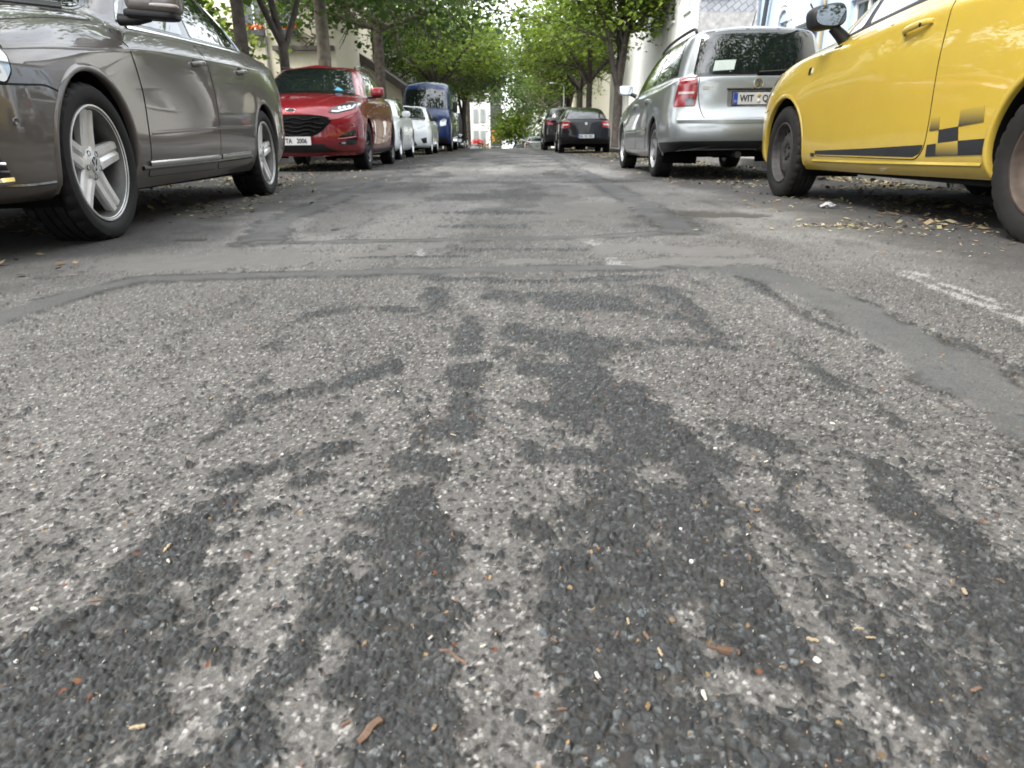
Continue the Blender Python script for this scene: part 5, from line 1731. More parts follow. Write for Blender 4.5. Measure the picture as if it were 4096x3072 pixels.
# ------------------------------------------------------------------ taupe saloon
def build_saloon():
    WB = 2.712
    xs = (0, -.62, -1.4, -2.1, -WB)
    rings = [
        ring((.78, .12, .195), (.42, .80, .195), sides(xs, .825, (.19, .19, .195, .2, .2)), (-3.35, .80, .22), (-3.72, .14, .25)),
        ring((.87, .11, .235), (.47, .862, .235), sides(xs, .868, (.245, .25, .25, .26, .27)), (-3.38, .845, .30), (-3.80, .13, .32)),
        ring((.92, .10, .34), (.49, .886, .34), sides(xs, (.892, .893, .895, .895, .893), .34), (-3.4, .87, .40), (-3.85, .12, .42)),
        ring((.93, .10, .50), (.50, .893, .50), sides(xs, (.903, .900, .908, .908, .903), (.50, .50, .51, .52, .53)), (-3.4, .875, .58), (-3.86, .12, .60)),
        ring((.91, .10, .64), (.50, .885, .645), sides(xs, (.902, .899, .905, .905, .903), (.66, .68, .70, .71, .72)), (-3.4, .87, .78), (-3.85, .12, .82)),
        ring((.84, .12, .745), (.47, .855, .735), sides(xs, (.878, .888, .892, .892, .885), (.775, .835, .872, .900, .925)), (-3.36, .83, .98), (-3.80, .10, 1.03)),
        ring((-.36, .08, 1.005), (-.60, .765, .945), [(-.66, .785, .935), (-.85, .802, .945), (-1.4, .815, .972), (-2.1, .812, 1.008), (-2.62, .785, 1.04)], (-2.9, .73, 1.075), (-3.08, .07, 1.11)),
        ring((-1.14, .05, 1.405), (-1.24, .575, 1.355), [(-1.31, .595, 1.37), (-1.43, .608, 1.385), (-1.65, .612, 1.395), (-1.95, .608, 1.392), (-2.2, .592, 1.375)], (-2.36, .565, 1.35), (-2.47, .03, 1.385)),
    ]
    arches = [(0, .335, .352), (-WB, .335, .352)]
    car = car_root('parked_saloon', 'taupe metallic saloon with five-spoke alloy wheels and chrome trim strips', -2.640, 3.062, .07, -1, 'cars parked along the left kerb')
    bd = Body(rings, arches)
    bd.build('body', 'vw_paint', car)
    finish_body(car, bd, 'vw_paint', arches, WB, .2, .80, .62, -3.5)
    for x in (0, -WB):
        for s in (1, -1):
            wheel(car, x, s * .892, .326, .235, .238, 'alloy5', segs=128)
    # glazing
    band = round_poly([(-.66, .952), (-1.4, .982), (-2.1, 1.016), (-2.60, 1.046), (-2.47, 1.17), (-2.27, 1.315), (-2.0, 1.372), (-1.65, 1.382), (-1.40, 1.372), (-1.20, 1.318)], .03)
    for a in 'LR':
        patch(bd, 'window_surround', band, a, .0012, 'gloss_black', car, res=.06)
    glass_set(bd, car, 'door_window', [(-.80, .972), (-1.41, .998), (-1.46, 1.355), (-1.38, 1.352), (-1.22, 1.285)], 'L', rim=.006)
    glass_set(bd, car, 'door_window', [(-1.53, 1.003), (-2.20, 1.034), (-2.10, 1.335), (-1.60, 1.36)], 'L', rim=.006)
    glass_set(bd, car, 'quarter_window', [(-2.25, 1.037), (-2.53, 1.052), (-2.42, 1.165), (-2.18, 1.31)], 'L', rim=.006)
    glass_set(bd, car, 'windscreen', [(-.66, 1.0), (-.35, 1.025), (0, 1.035), (.35, 1.025), (.66, 1.0), (.53, 1.37), (0, 1.40), (-.53, 1.37)], 'F', rim=.02)
    glass_set(bd, car, 'rear_window', [(-.62, 1.10), (.62, 1.10), (.52, 1.355), (-.52, 1.355)], 'B', rim=.02)
    for a in 'LR':
        strip(bd, 'window_trim', catmull([(-.70, .946), (-1.4, .976), (-2.1, 1.010), (-2.62, 1.041)], 6), .017, a, .004, 'chrome', car, bump=.004)
        strip(bd, 'window_trim', catmull([(-2.63, 1.043), (-2.50, 1.165), (-2.29, 1.318), (-2.0, 1.378), (-1.65, 1.389), (-1.40, 1.378), (-1.18, 1.318), (-.80, 1.075), (-.66, .965)], 8), .013, a, .004, 'chrome', car, bump=.004)
    # doors
    door_set(bd, car, 'vw_paint', [(-.45, .902), (-.47, .80), (-.50, .62), (-.49, .32), (-.47, .245), (-1.50, .245), (-1.535, .40), (-1.535, .72), (-1.50, .88), (-1.465, .950)], (-1.33, .838, .20), handle_mat=('vw_paint', 'gap'))
    door_set(bd, car, 'vw_paint', [(-1.477, .951), (-1.512, .88), (-1.547, .72), (-1.547, .40), (-1.512, .245), (-2.22, .25), (-2.33, .42), (-2.37, .62), (-2.36, .80), (-2.32, .92), (-2.28, .985)], (-2.20, .868, .20), handle_mat=('vw_paint', 'gap'))
    for a in 'LR':
        strip(bd, 'sill_trim', [(-.47, .302), (-1.50, .315), (-1.53, .315)], .030, a, .006, 'chrome', car, bump=.006)
        strip(bd, 'sill_trim', [(-1.56, .316), (-2.20, .328)], .030, a, .006, 'chrome', car, bump=.006)
        strip(bd, 'rocker_moulding', [(-.40, .285), (-1.4, .292), (-2.25, .305)], .022, a, .004, 'vw_paint', car, bump=.007)
        strip(bd, 'door_crease', [(-.52, .448), (-1.4, .485), (-2.28, .515)], .024, a, .0025, 'vw_paint', car, bump=.0035, thick=.003)
        strip(bd, 'shoulder_crease', catmull([(.50, .718), (.22, .752), (0, .772), (-.36, .808), (-.69, .836), (-1.4, .872), (-2.1, .90), (-2.7, .925), (-3.2, .955)], 5), .020, a, .0010, 'vw_paint', car, bump=.004, thick=.003)
        # bonnet shut line, bumper joint
        strip(bd, 'bumper_joint', catmull([(.60, .592), (.45, .600), (.36, .604), (.29, .592), (.22, .575)], 6), .007, a, .0009, 'gap', car)
        strip(bd, 'lower_bumper_edge', [(.66, .262), (.52, .258), (.38, .262)], .012, a, .001, 'vw_paint', car, bump=.004)
    for s in (1, -1):
        strip(bd, 'bonnet_joint', catmull([(.76, s * .62), (.60, s * .70), (.30, s * .745), (0, s * .762), (-.28, s * .768), (-.36, s * .765)], 6), .007, 'T', .0009, 'gap', car)
        strip(bd, 'bonnet_joint', catmull([(-.36, s * .765), (-.41, s * .752), (-.40, s * .70), (-.37, s * .62)], 6), .006, 'T', .0009, 'gap', car)
        strip(bd, 'bonnet_crease', catmull([(.70, s * .36), (.3, s * .47), (-.1, s * .55), (-.32, s * .58)], 6), .03, 'T', .0005, 'vw_paint', car, bump=.004, thick=.003)
    # wiper cowl
    patch(bd, 'cowl_panel', round_poly([(-.62, .985), (-.3, 1.008), (0, 1.016), (.3, 1.008), (.62, .985), (.60, 1.012), (0, 1.042), (-.60, 1.012)], .01), 'F', .008, 'black_plastic', car)
    # lamps and front end
    for s in (1, -1):
        ax = 'L' if s > 0 else 'R'
        hl = round_poly([(s * .44, .735), (s * .46, .625), (s * .66, .605), (s * .845, .608), (s * .862, .66), (s * .858, .70), (s * .80, .738), (s * .62, .752)], .02)
        h = patch(bd, 'headlight', hl, 'F', .004, 'lamp_glass', car, dome=.004, res=.03)
        patch(bd, 'headlight_seal', grow(hl, .008), 'F', .0015, 'gap', h, res=.03)
        sh = round_poly([(.66, .61), (.56, .60), (.52, .64), (.505, .69), (.52, .712), (.60, .735), (.68, .745)], .012)
        h2 = patch(bd, 'headlight', sh, ax, .004, 'lamp_glass', car, dome=.004, res=.025)
        patch(bd, 'headlight_seal', grow(sh, .008), ax, .0015, 'gap', h2, res=.025)
        fg = round_poly([(s * .50, .395), (s * .52, .275), (s * .84, .272), (s * .855, .30), (s * .82, .37), (s * .74, .415)], .02)
        f = patch(bd, 'fog_lamp_recess', fg, 'F', .004, 'black_plastic', car, res=.025)
        fs2 = round_poly([(.74, .405), (.66, .38), (.62, .33), (.60, .275), (.74, .275)], .015)
        f2 = patch(bd, 'fog_lamp_recess', fs2, ax, .004, 'black_plastic', car, res=.02)
        strip(bd, 'fog_lamp_trim', [(.74, .338), (.66, .338), (.625, .336)], .012, ax, .008, 'chrome', f2, bump=.004)
        strip(bd, 'fog_lamp_trim', [(.74, .312), (.66, .312), (.615, .310)], .010, ax, .008, 'gloss_black', f2, bump=.004)
        strip(bd, 'fog_lamp_trim', [(.76, .281), (.66, .279), (.598, .282)], .022, ax, .009, 'chrome', f2, bump=.006)
        strip(bd, 'fog_lamp_trim', [(s * .50, .281), (s * .70, .279), (s * .82, .281)], .022, 'F', .009, 'chrome', f, bump=.006)
        patch(bd, 'fog_lamp', catmull([(s * .66 + .055 * math.cos(t), .36 + .035 * math.sin(t)) for t in np.linspace(0, 2 * math.pi, 9)[:-1]], 3, True), 'F', .009, 'lamp_glass', f, dome=.006, res=.02)
        patch(bd, 'fog_lamp', catmull([(.69 + .04 * math.cos(t), .362 + .024 * math.sin(t)) for t in np.linspace(0, 2 * math.pi, 9)[:-1]], 3, True), ax, .009, 'lamp_glass', f2, dome=.006, res=.02)
        loc, n = bd.hit((.555, .475), ax)
        mt = frame_mtx(loc, Vector((0, 0, 1)).cross(n), (0, 0, 1))
        l = MB().lathe([(-.002, .013), (.003, .0125), (.004, .0095), (.0015, .009), (.0015, 1e-4)], 20, axis='z')
        mk('parking_sensor', [mt @ Vector(v) for v in l.V], l.F, 'vw_paint', car)
        tl = round_poly([(s * .48, .88), (s * .50, .76), (s * .82, .74), (s * .83, .90), (s * .70, .94)], .03)
        patch(bd, 'tail_light', tl, 'B', .004, 'lamp_red', car, res=.04)
        # mirror: painted cap over a black foot, lamp strip in the leading edge
        mr = bpy.data.objects.new('wing_mirror', None)
        put(mr, car)
        tilt = Matrix.Rotation(R(-4 * s), 3, 'X').to_4x4()
        MB().blob((-.60, s * .985, 1.055), (.075, .125, .072), .45, mat4=tilt).build('mirror_cap', 'vw_paint', mr)
        MB().blob((-.60, s * .965, .982), (.062, .125, .022), .5, mat4=tilt).build('mirror_foot', 'black_plastic', mr)
        MB().tube([(-.62, s * .80, .965), (-.61, s * .88, .962), (-.60, s * .95, .972)], [.028, .024, .02], 10).build('mirror_arm', 'black_plastic', mr)
        MB().blob((-.553, s * 1.035, 1.015), (.030, .075, .011), .6, mat4=tilt).build('indicator_lamp', 'lamp_white', mr)
        g = MB().blob((-.672, s * .985, 1.055), (.006, .105, .056), .5).build('mirror_glass', 'mirror', mr)
    gr = patch(bd, 'grille', round_poly([(-.42, .735), (-.44, .63), (.44, .63), (.42, .735)], .02), 'F', .004, 'gloss_black', car)
    for k in range(3):
        strip(bd, 'grille_bar', [(-.42, .65 + .03 * k), (.42, .65 + .03 * k)], .010, 'F', .007, 'chrome', gr, bump=.004)
    loc, n = bd.hit((0, .685), 'F')
    roundel('bonnet_badge', .06, ('chrome', 'black_plastic'), car, frame_mtx(loc + n * .008, (0, 1, 0), (0, 0, 1)))
    patch(bd, 'lower_intake', round_poly([(-.46, .40), (-.50, .27), (.50, .27), (.46, .40)], .02), 'F', .004, 'black_plastic', car)
    loc, n = bd.hit((0, .50), 'F')
    return car

build_saloon()

# ------------------------------------------------------------------ yellow hatchback
def build_yellow():
    WB = 2.511
    xs = (0, -.55, -1.2, -1.9, -WB)
    rings = [
        ring((.66, .14, .20), (.34, .77, .2), sides(xs, .785, (.2, .205, .21, .22, .23)), (-2.9, .74, .25), (-3.05, .12, .28)),
        ring((.76, .14, .25), (.36, .812, .25), sides(xs, .822, (.255, .255, .26, .265, .28)), (-2.9, .78, .32), (-3.12, .12, .34)),
        ring((.81, .14, .36), (.37, .828, .36), sides(xs, (.845, .838, .838, .842, .848), .36), (-2.9, .81, .44), (-3.16, .12, .46)),
        ring((.82, .14, .52), (.37, .832, .52), sides(xs, (.854, .846, .848, .852, .857), (.52, .53, .54, .55, .56)), (-2.9, .82, .60), (-3.17, .12, .62)),
        ring((.79, .15, .66), (.36, .820, .69), sides(xs, (.850, .850, .855, .857, .855), (.72, .73, .74, .75, .76)), (-2.9, .81, .78), (-3.16, .12, .80)),
        ring((.70, .16, .77), (.33, .775, .835), sides(xs, (.810, .834, .842, .843, .826), (.885, .900, .920, .940, .955)), (-2.88, .76, .96), (-3.12, .10, .93)),
        ring((-.06, .12, 1.03), (-.44, .715, .972), [(-.50, .742, .958), (-.64, .762, .962), (-1.2, .788, 1.005), (-1.85, .785, 1.045), (-2.4, .75, 1.07)], (-2.85, .68, 1.02), (-3.06, .06, .98)),
        ring((-.90, .06, 1.41), (-1.02, .525, 1.368), [(-1.08, .545, 1.382), (-1.2, .562, 1.397), (-1.5, .572, 1.412), (-2.0, .568, 1.407), (-2.4, .556, 1.39)], (-2.7, .528, 1.36), (-2.88, .03, 1.36)),
    ]
    arches = [(0, .325, .345), (-WB, .325, .345)]
    car = car_root('parked_hatchback', 'yellow three-door hatchback with charcoal checker stripe and bare black steel wheels', 2.785, 5.244, -.028, 1, 'cars parked along the right kerb')
    bd = Body(rings, arches)
    bd.build('body', 'yellow_paint', car)
    finish_body(car, bd, 'yellow_paint', arches, WB, .215, .77, .5, -2.95, lip=.010)
    for x in (0, -WB):
        for s in (1, -1):
            wheel(car, x, s * .842, .312, .19, .205, 'steel', segs=128, steer=R(-3) if x == 0 else 0)
    band = round_poly([(-.50, .962), (-1.2, 1.012), (-1.68, 1.044), (-2.3, 1.082), (-2.52, 1.12), (-2.36, 1.30), (-2.1, 1.372), (-1.6, 1.395), (-1.25, 1.385), (-1.06, 1.345)], .03)
    for a in 'LR':
        patch(bd, 'window_surround', band, a, .0012, 'black_plastic', car, res=.05)
    glass_set(bd, car, 'quarter_light', [(-.60, .982), (-.80, 1.0), (-.83, 1.13), (-.80, 1.135)], 'L', rim=.004, mat='green_glass')
    glass_set(bd, car, 'door_window', [(-.88, 1.006), (-1.69, 1.062), (-1.73, 1.372), (-1.40, 1.375), (-1.14, 1.345), (-.90, 1.19)], 'L', rim=.004, mat='green_glass')
    glass_set(bd, car, 'rear_side_window', [(-1.79, 1.068), (-2.28, 1.098), (-2.44, 1.135), (-2.32, 1.275), (-2.1, 1.352), (-1.80, 1.368)], 'L', rim=.004, mat='green_glass')
    glass_set(bd, car, 'windscreen', [(-.64, 1.035), (0, 1.06), (.64, 1.035), (.49, 1.375), (0, 1.40), (-.49, 1.375)], 'F', rim=.02)
    glass_set(bd, car, 'rear_window', [(-.56, 1.0), (.56, 1.0), (.46, 1.33), (-.46, 1.33)], 'B', rim=.02)
    door_set(bd, car, 'yellow_paint', [(-.43, .905), (-.405, .80), (-.405, .62), (-.46, .42), (-.53, .295), (-1.655, .298), (-1.715, .35), (-1.73, .45), (-1.735, .62), (-1.742, .85), (-1.735, .985), (-1.70, 1.005), (-1.2, .965), (-.6, .925)], (-1.515, .90, .235), handle_mat=('yellow_paint', 'yellow_paint'))
    for a in 'LR':
        s = 1 if a == 'L' else -1
        strip(bd, 'stripe_decal', [(-.475, .298), (-.53, .300)], .022, a, .0028, 'decal', car)
        patch(bd, 'stripe_decal', [(-.545, .302), (-1.63, .308), (-1.685, .325), (-1.708, .352), (-1.71, .366), (-1.2, .345), (-.8, .332), (-.545, .325)], a, .0045, 'decal', car, res=.04, thick=.001)
        for poly, mt in (([(-1.735, .312), (-1.818, .316), (-1.815, .372), (-1.742, .366)], 'decal'),
                         ([(-1.818, .316), (-1.985, .322), (-1.975, .384), (-1.815, .372)], 'fade_low'),
                         ([(-1.985, .322), (-2.158, .329), (-2.155, .393), (-1.975, .384)], 'decal'),
                         ([(-1.826, .372), (-1.975, .384), (-1.962, .444), (-1.822, .432)], 'decal'),
                         ([(-1.748, .428), (-1.822, .432), (-1.815, .492), (-1.752, .486)], 'fade_mid'),
                         ([(-1.962, .444), (-2.130, .460), (-2.120, .525), (-1.965, .512)], 'fade_high')):
            patch(bd, 'checker_decal', poly, a, .0030, mt, car, res=.035, thick=.0015)
        strip(bd, 'sill_moulding', [(-.50, .262), (-1.2, .268), (-2.14, .285)], .020, a, .001, 'yellow_paint', car, bump=.006)
        strip(bd, 'door_crease', catmull([(-.50, .560), (-.9, .575), (-1.3, .600), (-1.60, .640)], 5), .07, a, .0002, 'yellow_paint', car, bump=.0022, thick=.003)
        strip(bd, 'bonnet_joint', catmull([(.30, .845), (.10, .892), (-.12, .930), (-.38, .965)], 5), .007, a, .0009, 'gap', car)
        strip(bd, 'front_bumper_joint', catmull([(.30, .60), (.42, .585), (.52, .60)], 5), .006, a, .0009, 'gap', car)
        hl = round_poly([(.66, .60), (.50, .62), (.36, .75), (.24, .845), (.32, .84), (.50, .78), (.66, .72)], .02)
        h = patch(bd, 'headlight', hl, a, .004, 'lamp_glass', car, dome=.004, res=.03)
        # small round-cornered side repeater with a chrome badge face
        q = round_poly([(-.322, .786), (-.364, .790), (-.366, .832), (-.324, .828)], .008)
        b = patch(bd, 'wing_badge', q, a, .006, 'chrome', car, res=.015)
        patch(bd, 'wing_badge_field', round_poly([(-.330, .794), (-.358, .797), (-.359, .825), (-.332, .822)], .006), a, .009, 'gloss_black', b, res=.01)
        mr = bpy.data.objects.new('wing_mirror', None)
        put(mr, car)
        tilt = Matrix.Rotation(R(-10 * s), 3, 'X').to_4x4()
        MB().blob((-.585, s * .895, 1.085), (.070, .112, .070), .62, mat4=tilt).build('mirror_shell', 'black_plastic', mr)
        mirror_disc((-.6565, s * .895, 1.085), .090, .054, s, 'mirror', mr)
        MB().tube([(-.60, s * .77, .955), (-.60, s * .80, .985), (-.59, s * .85, 1.03)], [.040, .036, .03], 10).build('mirror_foot', 'black_plastic', mr)
        tl = round_poly([(s * .56, .96), (s * .60, .70), (s * .78, .68), (s * .79, .90), (s * .70, .98)], .04)
        patch(bd, 'tail_light', tl, 'B', .004, 'lamp_red', car, res=.04)
        strip(bd, 'roof_seam', [(-1.0, s * .50), (-1.8, s * .53), (-2.6, s * .49)], .012, 'T', .001, 'black_plastic', car)
    # key barrel in the door handle
    loc, n = bd.hit((-1.585, .898), 'L')
    l = MB().lathe([(0, .010), (.003, .009), (.003, 1e-4)], 14, axis='z')
    mt = frame_mtx(loc + n * .040, Vector((0, 0, 1)).cross(n), (0, 0, 1))
    mk('door_lock', [mt @ Vector(v) for v in l.V], l.F, 'gap', car)
    patch(bd, 'grille', round_poly([(-.40, .70), (-.44, .60), (.44, .60), (.40, .70)], .03), 'F', .004, 'gloss_black', car)
    MB().tube([(-2.3, .35, .20), (-2.7, .40, .21), (-2.95, .45, .24)], .03, 10).build('exhaust_pipe', 'brake', car)
    return car

M['fade_low'] = fade_decal('fade_low_print', .315, .385)
M['fade_mid'] = fade_decal('fade_mid_print', .425, .495)
M['fade_high'] = fade_decal('fade_high_print', .445, .528)
build_yellow()

# ------------------------------------------------------------------ silver estate
def build_estate():
    WB = 2.515
    xs = (0, -.6, -1.3, -2.0, -WB)
    rings = [
        ring((.74, .12, .2), (.40, .78, .2), sides(xs, .79, (.2, .2, .2, .21, .23)), (-3.15, .78, .285), (-3.42, .09, .295)),
        ring((.80, .12, .26), (.42, .83, .26), sides(xs, .836, (.26, .26, .26, .28, .30)), (-3.2, .825, .36), (-3.49, .09, .365)),
        ring((.84, .11, .36), (.42, .846, .36), sides(xs, .856, (.36, .36, .36, .37, .40)), (-3.2, .84, .455), (-3.51, .09, .465)),
        ring((.85, .11, .50), (.42, .852, .50), sides(xs, .866, (.50, .50, .50, .50, .52)), (-3.2, .84, .555), (-3.495, .09, .57)),
        ring((.82, .11, .63), (.42, .84, .64), sides(xs, (.855, .86, .863, .862, .857), (.66, .68, .69, .70, .71)), (-3.16, .822, .70), (-3.40, .05, .70)),
        ring((.75, .12, .72), (.40, .80, .755), sides(xs, (.825, .838, .842, .840, .832), (.81, .85, .875, .885, .895)), (-3.14, .795, .93), (-3.375, .045, .93)),
        ring((-.22, .08, .985), (-.52, .725, .95), [(-.58, .742, .938), (-.75, .762, .940), (-1.35, .785, .952), (-2.0, .785, .962), (-2.6, .772, .972)], (-3.12, .735, .985), (-3.355, .045, .99)),
        ring((-.95, .05, 1.395), (-1.05, .54, 1.352), [(-1.12, .560, 1.368), (-1.25, .575, 1.384), (-1.7, .592, 1.408), (-2.2, .595, 1.416), (-2.7, .592, 1.416)], (-3.08, .588, 1.410), (-3.25, .025, 1.418)),
    ]
    arches = [(0, .318, .335), (-WB, .318, .335)]
    car = car_root('parked_estate', 'silver estate car with roof rails, tow hook and wide rear window', 2.502, 10.764, .015, 1, 'cars parked along the right kerb')
    bd = Body(rings, arches, crown=.040, glass_bulge=.006)
    bd.build('body', 'silver_paint', car)
    finish_body(car, bd, 'silver_paint', arches, WB, .22, .77, .55, -3.3, lip=.012)
    for x in (0, -WB):
        for s in (1, -1):
            wheel(car, x, s * .846, .308, .195, .205, (6, 'dull_alloy', .034, .030), segs=96)
    band = round_poly([(-.62, .958), (-1.35, .972), (-2.0, .982), (-2.6, .992), (-3.10, 1.005), (-2.98, 1.34), (-2.88, 1.378), (-2.2, 1.39), (-1.6, 1.38), (-1.25, 1.358), (-1.10, 1.315)], .03)
    for a in 'LR':
        patch(bd, 'window_surround', band, a, .0012, 'gloss_black', car, res=.06)
    glass_set(bd, car, 'door_window', [(-.74, .978), (-1.27, .987), (-1.32, 1.335), (-1.24, 1.325), (-1.14, 1.29)], 'L', rim=.004, mat='green_glass')
    glass_set(bd, car, 'door_window', [(-1.37, .989), (-2.10, 1.0), (-2.16, 1.37), (-1.42, 1.36)], 'L', rim=.004, mat='green_glass')
    glass_set(bd, car, 'load_bay_window', [(-2.20, 1.002), (-3.05, 1.022), (-2.95, 1.325), (-2.86, 1.36), (-2.25, 1.37)], 'L', rim=.004, mat='green_glass')
    glass_set(bd, car, 'windscreen', [(-.64, .995), (0, 1.015), (.64, .995), (.50, 1.345), (0, 1.375), (-.50, 1.345)], 'F', rim=.02)
    rw = [(-.61, .995), (-.30, .998), (.30, .998), (.61, .995), (.53, 1.385), (.3, 1.408), (0, 1.413), (-.3, 1.408), (-.53, 1.385)]
    g = glass_set(bd, car, 'rear_window', rw, 'B', rim=.012, r=.05)[0]
    # paper tucked behind the rear window, wiper
    patch(bd, 'paper_sheet', [(.44, 1.035), (.24, 1.045), (.22, 1.135), (.42, 1.13)], 'B', .0056, 'paper', g, res=.04, thick=.001)
    patch(bd, 'window_foot', round_poly([(-.58, 1.0), (.58, 1.0), (.56, 1.018), (-.05, 1.03), (-.56, 1.022)], .008), 'B', .0065, 'gloss_black', g)
    MB().tube([tuple(bd.hit((y, z), 'B')[0] + Vector((-.03, 0, 0))) for y, z in ((0, 1.02), (-.2, 1.03), (-.46, 1.045))], .008, 6).build('rear_wiper', 'black_plastic', car)
    # tailgate and bumper joints
    for s in (1, -1):
        gl = catmull([(s * .565, .985), (s * .572, .86), (s * .555, .72), (s * .53, .635), (s * .505, .60), (s * .45, .59)], 6)
        strip(bd, 'tailgate_joint', gl, .008, 'B', .001, 'gap', car)
    strip(bd, 'tailgate_joint', [(-.45, .59), (.45, .59)], .009, 'B', .001, 'gap', car)
    strip(bd, 'bumper_step', [(-.76, .578), (-.4, .572), (.4, .572), (.76, .578)], .05, 'B', .006, 'silver_paint', car, bump=.012)
    lo = [(-.80, .375), (-.70, .382), (.70, .382), (.80, .375), (.80, .285), (-.80, .285)]
    patch(bd, 'lower_bumper', lo, 'B', .004, 'black_plastic', car, res=.05)
    for a in 'LR':
        patch(bd, 'lower_bumper', [(-2.90, .37), (-3.30, .375), (-3.44, .378), (-3.42, .29), (-2.86, .27)], a, .0035, 'black_plastic', car, res=.05)
        s = 1 if a == 'L' else -1
        tb = round_poly([(s * .585, .982), (s * .66, .982), (s * .735, .975), (s * .765, .84), (s * .785, .712), (s * .60, .715), (s * .583, .82)], .012)
        t = patch(bd, 'tail_light', tb, 'B', .005, 'lamp_red', car, res=.03)
        patch(bd, 'tail_light_seal', grow(tb, .005), 'B', .002, 'gap', t, res=.03)
        patch(bd, 'reversing_lamp', round_poly([(s * .61, .828), (s * .75, .828), (s * .745, .850), (s * .605, .850)], .006), 'B', .0075, 'lamp_white', t, res=.03)
        patch(bd, 'fog_lamp_lens', round_poly([(s * .61, .725), (s * .685, .722), (s * .682, .795), (s * .605, .798)], .008), 'B', .0072, 'lamp_dark', t, res=.03)
        # roof rail
        b = MB()
        pts = [(-1.25, s * .555, 1.395), (-1.35, s * .555, 1.425), (-1.8, s * .57, 1.452), (-2.4, s * .575, 1.460), (-2.85, s * .572, 1.458), (-3.0, s * .57, 1.446), (-3.05, s * .565, 1.415)]
        b.tube(catmull(pts, 4), .016, 8)
        b.build('roof_rail', 'black_plastic', car)
        mr = bpy.data.objects.new('wing_mirror', None)
        put(mr, car)
        MB().blob((-.54, s * .905, 1.035), (.06, .095, .062), .5).build('mirror_shell', 'silver_paint', mr)
        mirror_disc((-.6015, s * .905, 1.035), .080, .050, s, 'mirror', mr, .5)
        MB().tube([(-.58, s * .76, .955), (-.56, s * .86, 1.0)], [.03, .022], 8).build('mirror_foot', 'black_plastic', mr)
    door_set(bd, car, 'silver_paint', [(-.45, .905), (-.46, .70), (-.46, .29), (-1.26, .29), (-1.335, .40), (-1.34, .80), (-1.33, .935)], (-1.20, .80, .19), handle_mat=('silver_paint', 'gap'))
    door_set(bd, car, 'silver_paint', [(-1.345, .937), (-1.352, .80), (-1.35, .40), (-1.30, .29), (-1.97, .29), (-2.12, .52), (-2.17, .72), (-2.16, .945)], (-2.04, .82, .19), handle_mat=('silver_paint', 'gap'))
    for a in 'LR':
        strip(bd, 'side_moulding', [(-.48, .50), (-1.32, .505)], .04, a, .003, 'silver_paint', car, bump=.010)
        strip(bd, 'side_moulding', [(-1.37, .505), (-2.10, .51)], .04, a, .003, 'silver_paint', car, bump=.010)
    # badge, script, plate
    loc, n = bd.hit((-.005, .918), 'B')
    roundel('tailgate_badge', .048, ('chrome', 'alloy_inner'), car, frame_mtx(loc + n * .005, (0, -1, 0), (0, 0, 1)))
    loc, n = bd.hit((.485, .878), 'B')
    text_mesh('model_script', 'GOLF', .042, 'chrome', car, frame_mtx(loc + n * .004, (0, -1, 0), Vector((0, 0, 1))), extrude=.003)
    patch(bd, 'plate_recess', round_poly([(-.31, .865), (.29, .865), (.29, .700), (-.31, .700)], .02), 'B', .001, 'alloy_inner', car, res=.06)
    strip(bd, 'plate_recess_edge', [(-.32, .868), (.30, .868)], .018, 'B', .006, 'gloss_black', car, bump=.012)
    loc, n = bd.hit((-.02, .775), 'B')
    plate(car, frame_mtx(loc + n * .016, (0, -1, 0), (0, 0, 1)), [('WIT', -.125), ('QS', .075), ('1', .165)], seals=-.005)
    # tow hook
    tw = MB().tube(catmull([(-3.30, -.06, .30), (-3.46, -.06, .30), (-3.55, -.06, .33), (-3.60, -.06, .42), (-3.60, -.06, .47)], 5), .018, 10)
    tw.blob((-3.60, -.06, .495), (.027, .027, .027), 1.0, 14, 10)
    tw.build('tow_hook', 'black_plastic', car)
    MB().tube([(-3.1, .15, .26), (-3.44, .15, .25)], .032, 12).build('exhaust_pipe', 'brake', car)
    hl = round_poly([(.62, .60), (.40, .63), (.36, .70), (.42, .74), (.62, .715)], .02)
    for a in 'LR':
        patch(bd, 'headlight', hl, a, .004, 'lamp_glass', car, res=.03)
    # aerial on the roof
    MB().tube([(-2.95, 0, 1.42), (-3.1, 0, 1.60)], [.006, .003], 6).build('roof_aerial', 'black_plastic', car)
    return car

build_estate()

M['grille_black'] = plain('grille_black', (.010, .010, .011), .4)

